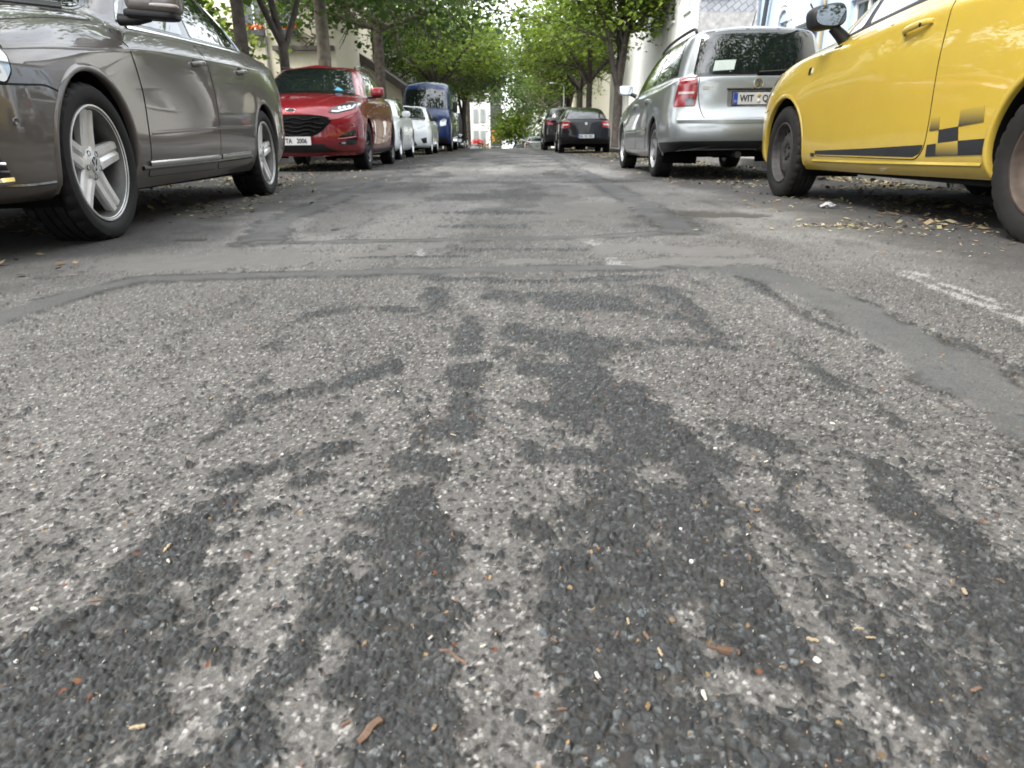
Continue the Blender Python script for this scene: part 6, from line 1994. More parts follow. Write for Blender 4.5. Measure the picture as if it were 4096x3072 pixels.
# ------------------------------------------------------------------ red crossover
def suv_rings(WB=2.71, L=1., Wd=1., H=1.):
    xs = (0, -.62, -1.4, -2.1, -WB)
    rg = [
        ring((.76, .16, .22), (.40, .84, .22), sides(xs, .875, (.22, .22, .22, .23, .25)), (-3.3, .84, .30), (-3.6, .14, .33)),
        ring((.86, .16, .27), (.44, .895, .28), sides(xs, .908, (.28, .28, .28, .29, .31)), (-3.3, .87, .37), (-3.68, .14, .40)),
        ring((.90, .15, .40), (.46, .915, .41), sides(xs, (.926, .918, .92, .922, .928), .41), (-3.3, .89, .50), (-3.71, .13, .52)),
        ring((.90, .15, .56), (.46, .92, .57), sides(xs, (.935, .925, .928, .932, .937), .57), (-3.3, .89, .66), (-3.70, .12, .68)),
        ring((.88, .15, .73), (.46, .91, .75), sides(xs, (.928, .925, .928, .93, .93), (.77, .78, .79, .80, .82)), (-3.3, .88, .86), (-3.69, .11, .88)),
        ring((.80, .16, .865), (.42, .86, .91), sides(xs, (.89, .903, .905, .905, .893), (.955, .985, 1.01, 1.03, 1.05)), (-3.28, .84, 1.07), (-3.66, .10, 1.05)),
        ring((-.16, .09, 1.10), (-.50, .78, 1.06), [(-.56, .80, 1.055), (-.75, .815, 1.06), (-1.4, .825, 1.085), (-2.1, .82, 1.11), (-2.75, .79, 1.14)], (-3.25, .74, 1.15), (-3.55, .06, 1.14)),
        ring((-.95, .06, 1.525), (-1.05, .575, 1.48), [(-1.12, .598, 1.50), (-1.3, .615, 1.525), (-1.7, .625, 1.545), (-2.2, .625, 1.545), (-2.7, .615, 1.525)], (-3.05, .59, 1.49), (-3.25, .03, 1.50)),
    ]
    for r in rg:
        r *= np.array([L, Wd, H])
    return rg

def suv_glass(bd, car, L=1., H=1., mat='glass'):
    q = lambda p: [(a * L, b * H) for a, b in p]
    band = round_poly(q([(-.64, 1.078), (-1.4, 1.105), (-2.1, 1.13), (-2.75, 1.165), (-3.05, 1.21), (-2.92, 1.36), (-2.7, 1.47), (-2.2, 1.505), (-1.7, 1.51), (-1.35, 1.49), (-1.15, 1.44)]), .03)
    for a in 'LR':
        patch(bd, 'window_surround', band, a, .0012, 'gloss_black', car, res=.07)
    glass_set(bd, car, 'door_window', q([(-.80, 1.10), (-1.42, 1.12), (-1.46, 1.48), (-1.22, 1.43)]), 'L', rim=.004, mat=mat, res=.07)
    glass_set(bd, car, 'door_window', q([(-1.52, 1.125), (-2.28, 1.155), (-2.26, 1.48), (-1.55, 1.49)]), 'L', rim=.004, mat=mat, res=.07)
    glass_set(bd, car, 'quarter_window', q([(-2.36, 1.165), (-2.95, 1.215), (-2.82, 1.36), (-2.62, 1.45), (-2.36, 1.47)]), 'L', rim=.004, mat=mat, res=.07)

def build_crossover():
    WB = 2.71
    arches = [(0, .36, .385), (-WB, .36, .385)]
    car = car_root('parked_crossover', 'ruby red crossover with black honeycomb grille and dark alloy wheels', -3.06, 11.09, .03, -1, 'cars parked along the left kerb')
    bd = Body(suv_rings(), arches, crown=.045)
    bd.build('body', 'red_paint', car)
    finish_body(car, bd, 'red_paint', arches, WB, .23, .84, .6, -3.4, lip=.014)
    for x in (0, -WB):
        for s in (1, -1):
            wheel(car, x, s * .918, .352, .225, .235, (10, 'dark_alloy', .018, .020), segs=96)
    suv_glass(bd, car)
    glass_set(bd, car, 'windscreen', [(-.69, 1.085), (-.35, 1.11), (0, 1.118), (.35, 1.11), (.69, 1.085), (.53, 1.462), (.25, 1.488), (0, 1.494), (-.25, 1.488), (-.53, 1.462)], 'F', rim=.02)
    patch(bd, 'windscreen_sticker', round_poly([(.40, 1.135), (.52, 1.135), (.50, 1.16), (.43, 1.195)], .01), 'F', .006, 'sticker_blue', car, res=.03, thick=.001)
    glass_set(bd, car, 'rear_window', [(-.62, 1.17), (.62, 1.17), (.5, 1.46), (-.5, 1.46)], 'B', rim=.02)
    door_set(bd, car, 'red_paint', [(-.46, 1.02), (-.46, .80), (-.47, .35), (-1.44, .35), (-1.50, .45), (-1.50, .9), (-1.47, 1.055)], (-1.34, .97, .21), handle_mat=('red_paint', 'gap'))
    door_set(bd, car, 'red_paint', [(-1.482, 1.057), (-1.512, .9), (-1.512, .45), (-1.46, .35), (-2.13, .36), (-2.26, .55), (-2.33, .78), (-2.31, 1.085)], (-2.18, 1.0, .21), handle_mat=('red_paint', 'gap'))
    gp = catmull([(0, .765), (-.30, .758), (-.47, .735), (-.53, .70), (-.52, .66), (-.40, .54), (-.28, .485), (0, .475), (.28, .485), (.40, .54), (.52, .66), (.53, .70), (.47, .735), (.30, .758)], 4, True)
    gr = patch(bd, 'grille', gp, 'F', .004, 'liner', car, res=.04)
    # wave bars of the grille, each its own piece
    for k in range(5):
        z = .715 - .052 * k
        half = (.44, .46, .42, .36, .29)[k]
        n = int(half * 2 / .075)
        pts = []
        for i in range(n + 1):
            y = -half + i * .075
            dz = .022 if (i + k) % 4 in (0, 1) else 0
            pts.append((y, z - dz))
        strip(bd, 'grille_bar', pts, .018, 'F', .007, 'grille_black', gr, bump=.012, res=.05)
    loc, n = bd.hit((0, .815), 'F')
    mt = frame_mtx(loc + n * .004, (0, 1, 0), (0, 0, 1))
    l = MB().lathe([(0, 1), (.006, .95), (.006, .86), (.003, .84)], 32, axis='z')
    bo = mk('bonnet_badge', [mt @ Vector((v[0] * .072, v[1] * .030, v[2])) for v in l.V], l.F, 'chrome', car)
    l = MB().lathe([(.003, .86), (.004, 1e-4)], 32, axis='z')
    mk('badge_field', [mt @ Vector((v[0] * .072, v[1] * .030, v[2])) for v in l.V], l.F, 'alloy_inner', bo)
    patch(bd, 'lower_intake', round_poly([(-.42, .375), (-.46, .33), (-.62, .27), (.62, .27), (.46, .33), (.42, .375)], .02), 'F', .004, 'black_plastic', car)
    strip(bd, 'splitter', [(-.80, .245), (-.4, .235), (.4, .235), (.80, .245)], .035, 'F', .006, 'red_paint', car, bump=.02)
    loc, n = bd.hit((0, .42), 'F')
    plate(car, frame_mtx(loc + n * .022, (0, 1, 0), (0, 0, 1)), [('E', -.20), ('TA', -.045), ('2006', .135)], seals=-.135, blue=True)
    for s in (1, -1):
        ax = 'L' if s > 0 else 'R'
        hp = round_poly([(s * .50, .795), (s * .54, .84), (s * .64, .895), (s * .74, .92), (s * .835, .935), (s * .845, .87), (s * .80, .835), (s * .60, .785)], .015)
        h = patch(bd, 'headlight', hp, 'F', .005, 'lamp_dark', car, res=.03, dome=.004)
        patch(bd, 'headlight_seal', grow(hp, .006), 'F', .002, 'gap', h, res=.03)
        strip(bd, 'daylight_strip', [(s * .54, .806), (s * .62, .805), (s * .80, .852), (s * .83, .905)], .022, 'F', .011, 'lamp_glass', h, bump=.004)
        for k in range(3):
            patch(bd, 'lamp_unit', catmull([(s * (.64 + .06 * k) + .024 * math.cos(t), .848 + .012 * k + .02 * math.sin(t)) for t in np.linspace(0, 6.283, 8)[:-1]], 3, True), 'F', .0105, 'lamp_glass', h, dome=.003, res=.02)
        hs = round_poly([(.40, .862), (.32, .885), (.26, .94), (.33, .955), (.42, .945)], .012)
        patch(bd, 'headlight', hs, ax, .004, 'lamp_glass', car, res=.025)
        fp = round_poly([(s * .60, .455), (s * .68, .51), (s * .82, .565), (s * .842, .55), (s * .845, .38), (s * .80, .365), (s * .63, .365), (s * .60, .385), (s * .76, .43)], .012)
        fl = patch(bd, 'fog_lamp_recess', fp, 'F', .005, 'gloss_black', car, res=.03)
        patch(bd, 'fog_lamp', round_poly([(s * .64, .375), (s * .70, .375), (s * .70, .405), (s * .65, .40)], .01), 'F', .010, 'lamp_glass', fl, res=.02)
        strip(bd, 'fog_lamp_blade', [(s * .60, .440), (s * .72, .452), (s * .835, .470)], .020, 'F', .008, 'red_paint', fl, bump=.006)
        strip(bd, 'bumper_crease', catmull([(s * .50, .70), (s * .62, .71), (s * .75, .76), (s * .85, .80)], 5), .03, 'F', .0005, 'red_paint', car, bump=.006)
        strip(bd, 'bonnet_joint', catmull([(.70, s * .50), (.50, s * .66), (.2, s * .755), (-.1, s * .79), (-.36, s * .80)], 5), .007, 'T', .0009, 'gap', car)
        strip(bd, 'bonnet_crease', catmull([(.66, s * .30), (.3, s * .42), (-.12, s * .52)], 5), .05, 'T', .0005, 'red_paint', car, bump=.008, thick=.004)
        strip(bd, 'sill_cladding', [(-.45, .27), (-1.4, .27), (-2.27, .29)], .06, ax, .004, 'black_plastic', car, bump=.004)
        strip(bd, 'door_crease', catmull([(-.55, .52), (-1.2, .47), (-1.8, .48), (-2.25, .56)], 5), .05, ax, .0005, 'red_paint', car, bump=.008, thick=.003)
        mr = bpy.data.objects.new('wing_mirror', None)
        put(mr, car)
        MB().blob((-.62, s * 1.0, 1.135), (.075, .105, .075), .55).build('mirror_cap', 'red_paint', mr)
        MB().tube([(-.64, s * .84, 1.065), (-.62, s * .95, 1.07), (-.62, s * 1.05, 1.075)], [.03, .028, .02], 8).build('mirror_foot', 'black_plastic', mr)
        MB().tube(catmull([(-1.15, s * .585, 1.525), (-1.3, s * .60, 1.562), (-2.0, s * .61, 1.59), (-2.7, s * .60, 1.568), (-2.9, s * .59, 1.53)], 4), .016, 6).build('roof_rail', 'gloss_black', car)
        patch(bd, 'tail_light', round_poly([(s * .50, 1.08), (s * .52, .96), (s * .84, .93), (s * .84, 1.06)], .02), 'B', .004, 'lamp_red', car, res=.04)
    return car

build_crossover()

# ------------------------------------------------------------------ smaller cars up the street
def build_suv(name, label, x, y, yaw, toward, mat, L, Wd, H, front, group, z=0., rim='alloy', rear_lamps=True):
    WB = 2.71 * L
    arches = [(0, .35, .37), (-WB, .35, .37)]
    car = car_root(name, label, x, y, yaw, toward, group, z=z)
    bd = Body(suv_rings(2.71, L, Wd, H), arches, cell=.06, rows=(4, 9, 8, 5), crown=.032)
    bd.build('body', mat, car)
    finish_body(car, bd, mat, arches, WB, .23, .82 * Wd, .6, -3.3 * L, lip=.012)
    for xx in (0, -WB):
        for s in (1, -1):
            wheel(car, xx, s * .915 * Wd, .345, .22, .225, (5, rim, .03, .03), tread=False, segs=48)
    suv_glass(bd, car, L, H)
    q = lambda p: [(a * Wd, b * H) for a, b in p]
    glass_set(bd, car, 'windscreen', q([(-.69, 1.085), (0, 1.118), (.69, 1.085), (.53, 1.465), (0, 1.495), (-.53, 1.465)]), 'F', rim=.02, res=.08)
    glass_set(bd, car, 'rear_window', q([(-.62, 1.16), (.62, 1.16), (.5, 1.47), (-.5, 1.47)]), 'B', rim=.02, res=.08)
    for poly in ([(-.46, 1.02), (-.47, .35), (-1.46, .35), (-1.50, .9), (-1.47, 1.05)], [(-1.482, 1.05), (-1.512, .9), (-1.49, .35), (-2.13, .36), (-2.30, .7), (-2.31, 1.08)]):
        door_set(bd, car, mat, [(a * L, b * H) for a, b in poly])
    for s in (1, -1):
        ax = 'L' if s > 0 else 'R'
        mr = bpy.data.objects.new('wing_mirror', None)
        put(mr, car)
        MB().blob((-.62 * L, s * 1.0 * Wd, 1.13 * H), (.075, .10, .07), .55, 14, 8).build('mirror_cap', mat if front != 'kidney' else 'black_plastic', mr)
        MB().tube([(-.64 * L, s * .84 * Wd, 1.065 * H), (-.62 * L, s * 1.0 * Wd, 1.08 * H)], [.03, .025], 6).build('mirror_foot', 'black_plastic', mr)
        patch(bd, 'headlight', round_poly(q([(s * .50, .80), (s * .56, .86), (s * .80, .90), (s * .83, .82), (s * .62, .765)]), .02), 'F', .004, 'lamp_glass', car, res=.05)
        patch(bd, 'tail_light', round_poly(q([(s * .45, 1.06), (s * .47, .93), (s * .80, .90), (s * .81, 1.05)]), .02), 'B', .004, 'lamp_red', car, res=.05)
        patch(bd, 'side_intake', round_poly(q([(s * .62, .50), (s * .80, .54), (s * .80, .36), (s * .68, .36)]), .02), 'F', .004, 'gloss_black', car, res=.05)
        MB().tube(catmull([(-1.2 * L, s * .60 * Wd, 1.535 * H), (-1.35 * L, s * .60 * Wd, 1.562 * H), (-2.5 * L, s * .60 * Wd, 1.568 * H), (-2.8 * L, s * .60 * Wd, 1.54 * H)], 3), .015, 6).build('roof_rail', 'gloss_black', car)
    if front == 'kidney':
        for s in (1, -1):
            g = patch(bd, 'grille', round_poly(q([(s * .03, .78), (s * .05, .63), (s * .36, .63), (s * .40, .76), (s * .34, .80)]), .03), 'F', .006, 'gloss_black', car, res=.05)
            strip(bd, 'grille_frame', q([(s * .03, .79), (s * .34, .81), (s * .41, .76), (s * .37, .62), (s * .05, .62)]), .022, 'F', .009, 'chrome', g, bump=.005)
    else:
        patch(bd, 'grille', round_poly(q([(-.45, .80), (-.48, .64), (.48, .64), (.45, .80)]), .03), 'F', .004, 'gloss_black', car, res=.05)
    patch(bd, 'lower_intake', round_poly(q([(-.42, .46), (-.5, .29), (.5, .29), (.42, .46)]), .03), 'F', .004, 'black_plastic', car, res=.05)
    loc, n = bd.hit((0, .50 * H), 'F')
    plate(car, frame_mtx(loc + n * .02, (0, 1, 0), (0, 0, 1)), [], blue=True)
    loc, n = bd.hit((0, .80 * H), 'B')
    plate(car, frame_mtx(loc + n * .02, (0, -1, 0), (0, 0, 1)), [], blue=True)
    return car

build_suv('parked_suv', 'white compact car with dark windows tucked behind the red crossover', -3.42, 17.0, .02, -1, 'white_paint', .93, .96, .90, 'plain', 'cars parked along the left kerb')
build_suv('parked_suv', 'white crossover with twin kidney grille in front of the blue van', -3.38, 23.3, .03, -1, 'pearl_white', .97, .97, .97, 'kidney', 'cars parked along the left kerb')
build_suv('parked_suv', 'dark graphite people carrier parked ahead of the black hatchback', 2.36, 34.2, .01, 1, 'graphite_paint', 1.0, 1.0, 1.12, 'plain', 'cars parked along the right kerb', rim='dark_alloy')

def hatch_rings(L=1., Wd=1., H=1.):
    xs = (0, -.6, -1.3, -2.0, -2.6)
    rg = [
        ring((.70, .12, .2), (.38, .78, .2), sides(xs, .80, .2), (-3.05, .78, .26), (-3.30, .10, .28)),
        ring((.78, .12, .26), (.42, .83, .26), sides(xs, .84, .27), (-3.1, .82, .34), (-3.38, .10, .36)),
        ring((.82, .11, .36), (.42, .85, .36), sides(xs, .86, .37), (-3.1, .84, .45), (-3.41, .10, .46)),
        ring((.83, .11, .50), (.42, .855, .50), sides(xs, .87, .51), (-3.1, .845, .56), (-3.40, .10, .58)),
        ring((.80, .11, .63), (.42, .84, .64), sides(xs, .865, (.66, .68, .70, .71, .72)), (-3.08, .83, .74), (-3.37, .08, .76)),
        ring((.74, .12, .72), (.40, .80, .755), sides(xs, (.83, .842, .845, .842, .832), (.80, .84, .87, .89, .91)), (-3.04, .78, .94), (-3.34, .07, .93)),
        ring((-.25, .08, .985), (-.55, .725, .95), [(-.61, .742, .94), (-.78, .762, .945), (-1.35, .785, .962), (-2.0, .78, .985), (-2.55, .75, 1.005)], (-2.95, .69, 1.01), (-3.24, .06, .99)),
        ring((-1.0, .05, 1.35), (-1.1, .53, 1.31), [(-1.17, .548, 1.325), (-1.3, .56, 1.34), (-1.65, .57, 1.35), (-2.1, .565, 1.34), (-2.45, .55, 1.32)], (-2.7, .52, 1.29), (-2.85, .03, 1.295)),
    ]
    for r in rg:
        r *= np.array([L, Wd, H])
    return rg

def build_hatch(name, label, x, y, yaw, toward, mat, group, z=0., text=None, H=1.04, Wd=1.0):
    arches = [(0, .325, .34), (-2.6, .325, .34)]
    car = car_root(name, label, x, y, yaw, toward, group, z=z)
    bd = Body(hatch_rings(1, Wd, H), arches, cell=.06, rows=(4, 9, 8, 5))
    bd.build('body', mat, car)
    finish_body(car, bd, mat, arches, 2.6, .21, .78, .55, -3.15, lip=.012)
    for xx in (0, -2.6):
        for s in (1, -1):
            wheel(car, xx, s * .848 * Wd, .316, .20, .205, (5, 'alloy', .03, .03), tread=False, segs=48)
    q = lambda p: [(a, b * H) for a, b in p]
    glass_set(bd, car, 'door_window', q([(-.80, .97), (-1.38, .985), (-1.42, 1.31), (-1.22, 1.28)]), 'L', rim=.02, res=.08)
    glass_set(bd, car, 'door_window', q([(-1.48, .99), (-2.25, 1.01), (-2.35, 1.20), (-2.20, 1.285), (-1.52, 1.31)]), 'L', rim=.02, res=.08)
    glass_set(bd, car, 'windscreen', q([(-.64, .995), (0, 1.015), (.64, .995), (.49, 1.31), (0, 1.345), (-.49, 1.31)]), 'F', rim=.02, res=.08)
    glass_set(bd, car, 'rear_window', q([(-.60, 1.02), (.60, 1.02), (.56, 1.10), (.46, 1.275), (-.46, 1.275), (-.56, 1.10)]), 'B', rim=.02, res=.06, r=.06)
    for s in (1, -1):
        mr = bpy.data.objects.new('wing_mirror', None)
        put(mr, car)
        MB().blob((-.60, s * .93 * Wd, 1.02 * H), (.06, .09, .06), .55, 14, 8).build('mirror_cap', mat, mr)
        MB().tube([(-.62, s * .76, .96 * H), (-.60, s * .90 * Wd, .99 * H)], [.03, .022], 6).build('mirror_foot', 'black_plastic', mr)
        t = patch(bd, 'tail_light', round_poly(q([(s * .50, .92), (s * .54, .76), (s * .72, .735), (s * .80, .75), (s * .77, .93), (s * .68, .955)]), .03), 'B', .005, 'lamp_red', car, res=.04)
        patch(bd, 'reversing_lamp', round_poly(q([(s * .57, .82), (s * .74, .81), (s * .74, .86), (s * .56, .87)]), .01), 'B', .008, 'lamp_white', t, res=.04)
        patch(bd, 'headlight', round_poly(q([(s * .48, .70), (s * .50, .60), (s * .80, .60), (s * .82, .70), (s * .66, .725)]), .02), 'F', .004, 'lamp_glass', car, res=.05)
    strip(bd, 'tailgate_joint', q([(-.52, .92), (-.54, .66), (.54, .66), (.52, .92)]), .009, 'B', .001, 'gap', car)
    patch(bd, 'grille', round_poly(q([(-.36, .69), (-.38, .58), (.38, .58), (.36, .69)]), .03), 'F', .004, 'gloss_black', car, res=.05)
    loc, n = bd.hit((0, .87 * H), 'B')
    roundel('tailgate_badge', .042, ('chrome', 'plate_white'), car, frame_mtx(loc + n * .005, (0, -1, 0), (0, 0, 1)), letters=False)
    loc, n = bd.hit((0, .50 * H), 'B')
    plate(car, frame_mtx(loc + n * .018, (0, -1, 0), (0, 0, 1)), text or [], blue=True)
    loc, n = bd.hit((0, .45), 'F')
    plate(car, frame_mtx(loc + n * .018, (0, 1, 0), (0, 0, 1)), [], blue=True)
    for a in 'LR':
        strip(bd, 'side_crease', q([(-.4, .74), (-1.4, .77), (-2.3, .79)]), .03, a, .0005, mat, car, bump=.005)
    return car

build_hatch('parked_hatchback', 'black hatchback with red tail lights and round tailgate badge', 2.50, 27.0, .015, 1, 'black_paint', 'cars parked along the right kerb', text=[('EN', -.15), ('KS', .0), ('924', .15)])
_z = float(terrain(62.))
build_hatch('far_hatchback', 'pale silver car beyond the brow of the street', 2.0, 60.0, .0, 1, 'silver_paint', 'cars beyond the brow', z=float(terrain(61.)) + .02)
build_hatch('far_hatchback', 'dark car with one red tail light beside the pale silver one beyond the brow', .95, 73., .0, 1, 'black_paint', 'cars beyond the brow', z=float(terrain(72.)) + .05)
build_hatch('far_hatchback', 'bright red car beyond the brow of the street', -3.2, 66., .0, -1, 'red_paint', 'cars beyond the brow', z=float(terrain(67.)) - .25)
build_hatch('far_hatchback', 'dark green car beyond the brow behind the van', -4.3, 57., .0, -1, 'graphite_paint', 'cars beyond the brow', z=float(terrain(58.)) + .05)

# ------------------------------------------------------------------ blue van
def build_van():
    WB = 3.9
    xs = (0, -.9, -1.9, -2.9, -WB)
    rings = [
        ring((.82, .12, .28), (.50, .90, .28), sides(xs, .93, .28), (-4.5, .92, .32), (-4.85, .06, .34)),
        ring((.90, .12, .36), (.52, .96, .36), sides(xs, .98, .36), (-4.55, .97, .42), (-4.92, .06, .44)),
        ring((.95, .12, .52), (.52, .985, .52), sides(xs, 1.0, .52), (-4.6, .99, .55), (-4.94, .05, .56)),
        ring((.95, .12, .72), (.52, .99, .72), sides(xs, 1.01, .75), (-4.6, 1.0, .78), (-4.94, .05, .78)),
        ring((.92, .12, .92), (.52, .985, .95), sides(xs, 1.01, (1.0, 1.02, 1.03, 1.03, 1.03)), (-4.6, 1.0, 1.05), (-4.94, .05, 1.05)),
        ring((.82, .14, 1.10), (.46, .95, 1.18), sides(xs, (.985, .995, 1.0, 1.0, 1.0), (1.26, 1.33, 1.36, 1.36, 1.36)), (-4.6, .99, 1.36), (-4.93, .05, 1.36)),
        ring((.36, .12, 1.42), (-.02, .91, 1.40), [(-.12, .935, 1.40), (-.9, .965, 1.44), (-1.9, .975, 1.46), (-2.9, .975, 1.46), (-3.9, .97, 1.46)], (-4.6, .96, 1.46), (-4.92, .05, 1.46)),
        ring((-.50, .07, 2.28), (-.64, .78, 2.20), [(-.72, .81, 2.24), (-1.2, .83, 2.34), (-1.9, .84, 2.37), (-2.9, .84, 2.37), (-3.9, .84, 2.37)], (-4.6, .83, 2.35), (-4.86, .04, 2.36)),
    ]
    arches = [(0, .38, .40), (-WB, .38, .40)]
    car = car_root('parked_van', 'dark blue high-roof van with wide windscreen parked nose towards us', -3.48, 30.6, .02, -1, 'cars parked along the left kerb', cat='van')
    bd = Body(rings, arches, cell=.08, rows=(4, 8, 10, 6), crown=.10)
    bd.build('body', 'blue_paint', car)
    finish_body(car, bd, 'blue_paint', arches, WB, .28, .90, .6, -4.6, lip=.014)
    for x in (0, -WB):
        for s in (1, -1):
            wheel(car, x, s * .985, .36, .225, .21, (8, 'alloy', .026, .026), tread=False, segs=48)
    glass_set(bd, car, 'windscreen', [(-.83, 1.47), (-.4, 1.50), (0, 1.51), (.4, 1.50), (.83, 1.47), (.73, 2.08), (0, 2.13), (-.73, 2.08)], 'F', rim=.03, res=.08)
    glass_set(bd, car, 'door_window', [(-.30, 1.49), (-1.02, 1.51), (-1.02, 2.02), (-.62, 2.0)], 'L', rim=.02, res=.08)
    door_set(bd, car, 'blue_paint', [(-.10, 1.33), (-.42, 1.0), (-.45, .45), (-1.06, .45), (-1.08, 1.38)])
    door_set(bd, car, 'blue_paint', [(-1.16, 1.40), (-1.16, .45), (-2.3, .45), (-2.3, 1.40)])
    g = patch(bd, 'grille', round_poly([(-.56, .80), (-.58, .66), (.58, .66), (.56, .80)], .03), 'F', .005, 'gloss_black', car, res=.05)
    for k in range(2):
        strip(bd, 'grille_bar', [(-.55, .70 + .05 * k), (.55, .70 + .05 * k)], .014, 'F', .009, 'chrome', g, bump=.005)
    patch(bd, 'bumper', round_poly([(-.84, .50), (-.82, .31), (.82, .31), (.84, .50)], .03), 'F', .006, 'black_plastic', car, res=.05)
    loc, n = bd.hit((0, .56), 'F')
    plate(car, frame_mtx(loc + n * .02, (0, 1, 0), (0, 0, 1)), [])
    for s in (1, -1):
        h = patch(bd, 'headlight', round_poly([(s * .58, .90), (s * .62, .84), (s * .80, .86), (s * .84, 1.06), (s * .72, 1.12), (s * .60, 1.04)], .04), 'F', .006, 'lamp_glass', car, res=.05)
        mr = bpy.data.objects.new('wing_mirror', None)
        put(mr, car)
        MB().blob((-.18, s * 1.12, 1.50), (.07, .09, .19), .5, 14, 10).build('mirror_shell', 'black_plastic', mr)
        MB().tube([(-.25, s * .94, 1.40), (-.2, s * 1.08, 1.42)], .03, 6).build('mirror_foot', 'black_plastic', mr)
        ax = 'L' if s > 0 else 'R'
        strip(bd, 'side_moulding', [(-.48, .60), (-1.8, .60), (-3.45, .60)], .10, ax, .004, 'black_plastic', car, bump=.012)
        patch(bd, 'tail_light', round_poly([(s * .86, 1.5), (s * .86, 1.0), (s * .95, 1.0), (s * .95, 1.5)], .02), 'B', .004, 'lamp_red', car, res=.08)
    return car

build_van().scale = (1.10, 1.08, 1.15)

# ------------------------------------------------------------------ things lying on the road
M['wood_pale'] = plain('pale_wood', (.27, .21, .13), .8, noise=.25, nscale=120)
M['wood_brown'] = plain('brown_wood', (.105, .062, .038), .8, noise=.4, nscale=150)
M['bark_bit'] = plain('bark_bit', (0.074, 0.040, 0.022), .85, noise=.5, nscale=150)
M['pellet'] = plain('pale_pellet', (0.384, 0.360, 0.298), .7, noise=.15, nscale=120)
M['ochre_bit'] = plain('ochre_bit', (.16, .105, .05), .8, noise=.4, nscale=120)
M['grit_white'] = plain('white_grit', (0.341, 0.335, 0.316), .7, noise=.2, nscale=150)
M['grit_blue'] = plain('blue_grit', (0.053, 0.062, 0.068), .65, noise=.3, nscale=150)
M['scrap'] = plain('paper_scrap', (0.341, 0.335, 0.360), .5)
M['weed'] = plain('weed', (0.043, 0.099, 0.019), .6)

def ground_zs(P):
    P = np.asarray(P, float)
    z, _, _ = ground_sample(P[:, 0].copy(), P[:, 1].copy())
    return z + terrain(P[:, 1])

def pebble_mesh(name, mat, seed, e=(1, 1, 1)):
    rr = random.Random(seed)
    bm = bmesh.new()
    bmesh.ops.create_icosphere(bm, subdivisions=2, radius=1)
    for v in bm.verts:
        v.co *= rr.uniform(.68, 1.15)
        v.co = Vector((v.co.x * e[0], v.co.y * e[1], v.co.z * e[2]))
    me = bpy.data.meshes.new(name)
    bm.to_mesh(me)
    bm.free()
    me.materials.append(M[mat])
    return me

def splinter_mesh(name, mat, seed, L=1., w=.32, t=.22):
    rr = random.Random(seed)
    n = 5
    V, F = [], []
    for i in range(n + 1):
        x = (i / n - .5) * L
        k = 1 - .5 * abs(i / n - .5) * rr.uniform(.5, 1.4)
        dy, dz = rr.uniform(-.05, .05), rr.uniform(-.03, .03)
        for a, b in ((-1, -1), (1, -1), (1.0, .6), (.2, 1), (-.9, .7)):
            V.append((x + rr.uniform(-.04, .04), (a * w * .5 * k + dy), b * t * .5 * k + dz))
    for i in range(n):
        for k in range(5):
            k2 = (k + 1) % 5
            F.append((i * 5 + k, i * 5 + k2, (i + 1) * 5 + k2, (i + 1) * 5 + k))
    F += [(4, 3, 2, 1, 0), tuple(n * 5 + k for k in range(5))]
    me = bpy.data.meshes.new(name)
    me.from_pydata(V, [], F)
    me.materials.append(M[mat])
    return me

KIND = {
    'husk': (pebble_mesh('seed_husk', 'ochre_bit', 1, (1, .6, .5)), 'seed_husk', 'small ochre seed husk lying among the dark road chips', 'seed husk', 'seed husks on the road', .0055),
    'chip': (splinter_mesh('wood_chip', 'wood_brown', 2), 'wood_chip', 'short brown wood chip lying on the rough asphalt', 'wood chip', 'brown wood chips on the road', .015),
    'pale': (splinter_mesh('wood_splinter', 'wood_pale', 3, 1, .26, .18), 'wood_splinter', 'pale straw-coloured wood splinter lying on the rough asphalt', 'splinter', 'pale splinters on the road', .019),
    'pellet': (pebble_mesh('pale_pellet', 'pellet', 4, (1, .42, .42)), 'pale_pellet', 'cream white elongated pellet lying on the asphalt', 'pellet', 'cream pellets on the road', .0075),
    'white': (pebble_mesh('white_pebble', 'grit_white', 5, (1, .8, .65)), 'white_pebble', 'loose white pebble lying on the asphalt', 'pebble', 'white pebbles on the road', .0055),
    'blue': (pebble_mesh('blue_pebble', 'grit_blue', 6, (1, .8, .6)), 'blue_pebble', 'loose blue grey stone chip lying on the asphalt', 'pebble', 'blue grey chips on the road', .0075),
}
SEQ = ['husk', 'chip', 'chip', 'pale', 'pellet', 'pellet', 'pale', None, 'blue', 'husk', 'pellet', None, 'pale', 'white', 'husk', 'chip', 'pale', 'pale', 'pale', 'pellet', 'husk', 'chip', 'husk', 'pellet',
       'chip', None, 'chip', 'husk', 'white', 'white', 'blue', 'pale', 'husk', 'husk', 'pale', 'husk', 'chip', 'chip', 'white', 'white']
rr = random.Random(12)
items = [(k, p) for k, p in zip(SEQ, DEB) if k]
for q in range(32):
    y = rr.uniform(.36, .62) if q < 22 else rr.uniform(.6, 1.5)
    items.append((rr.choice(['husk', 'chip', 'pale', 'white', 'pellet', 'blue', 'chip']), (rr.uniform(-.72, .72) * (y + .12), y)))
zz = ground_zs([p for _, p in items])
for (k, (x, y)), z in zip(items, zz):
    me, nm, lab, cat, grp, s = KIND[k]
    o = bpy.data.objects.new(nm, me)
    s *= rr.uniform(.38, .72)
    o.scale = (s, s, s)
    o.location = (x, y, z + s * (.10 if k in ('chip', 'pale') else .32))
    o.rotation_euler = (rr.uniform(-.2, .2), rr.uniform(-.2, .2), rr.uniform(0, 6.28))
    put(o)
    tag(o, lab, cat, grp)

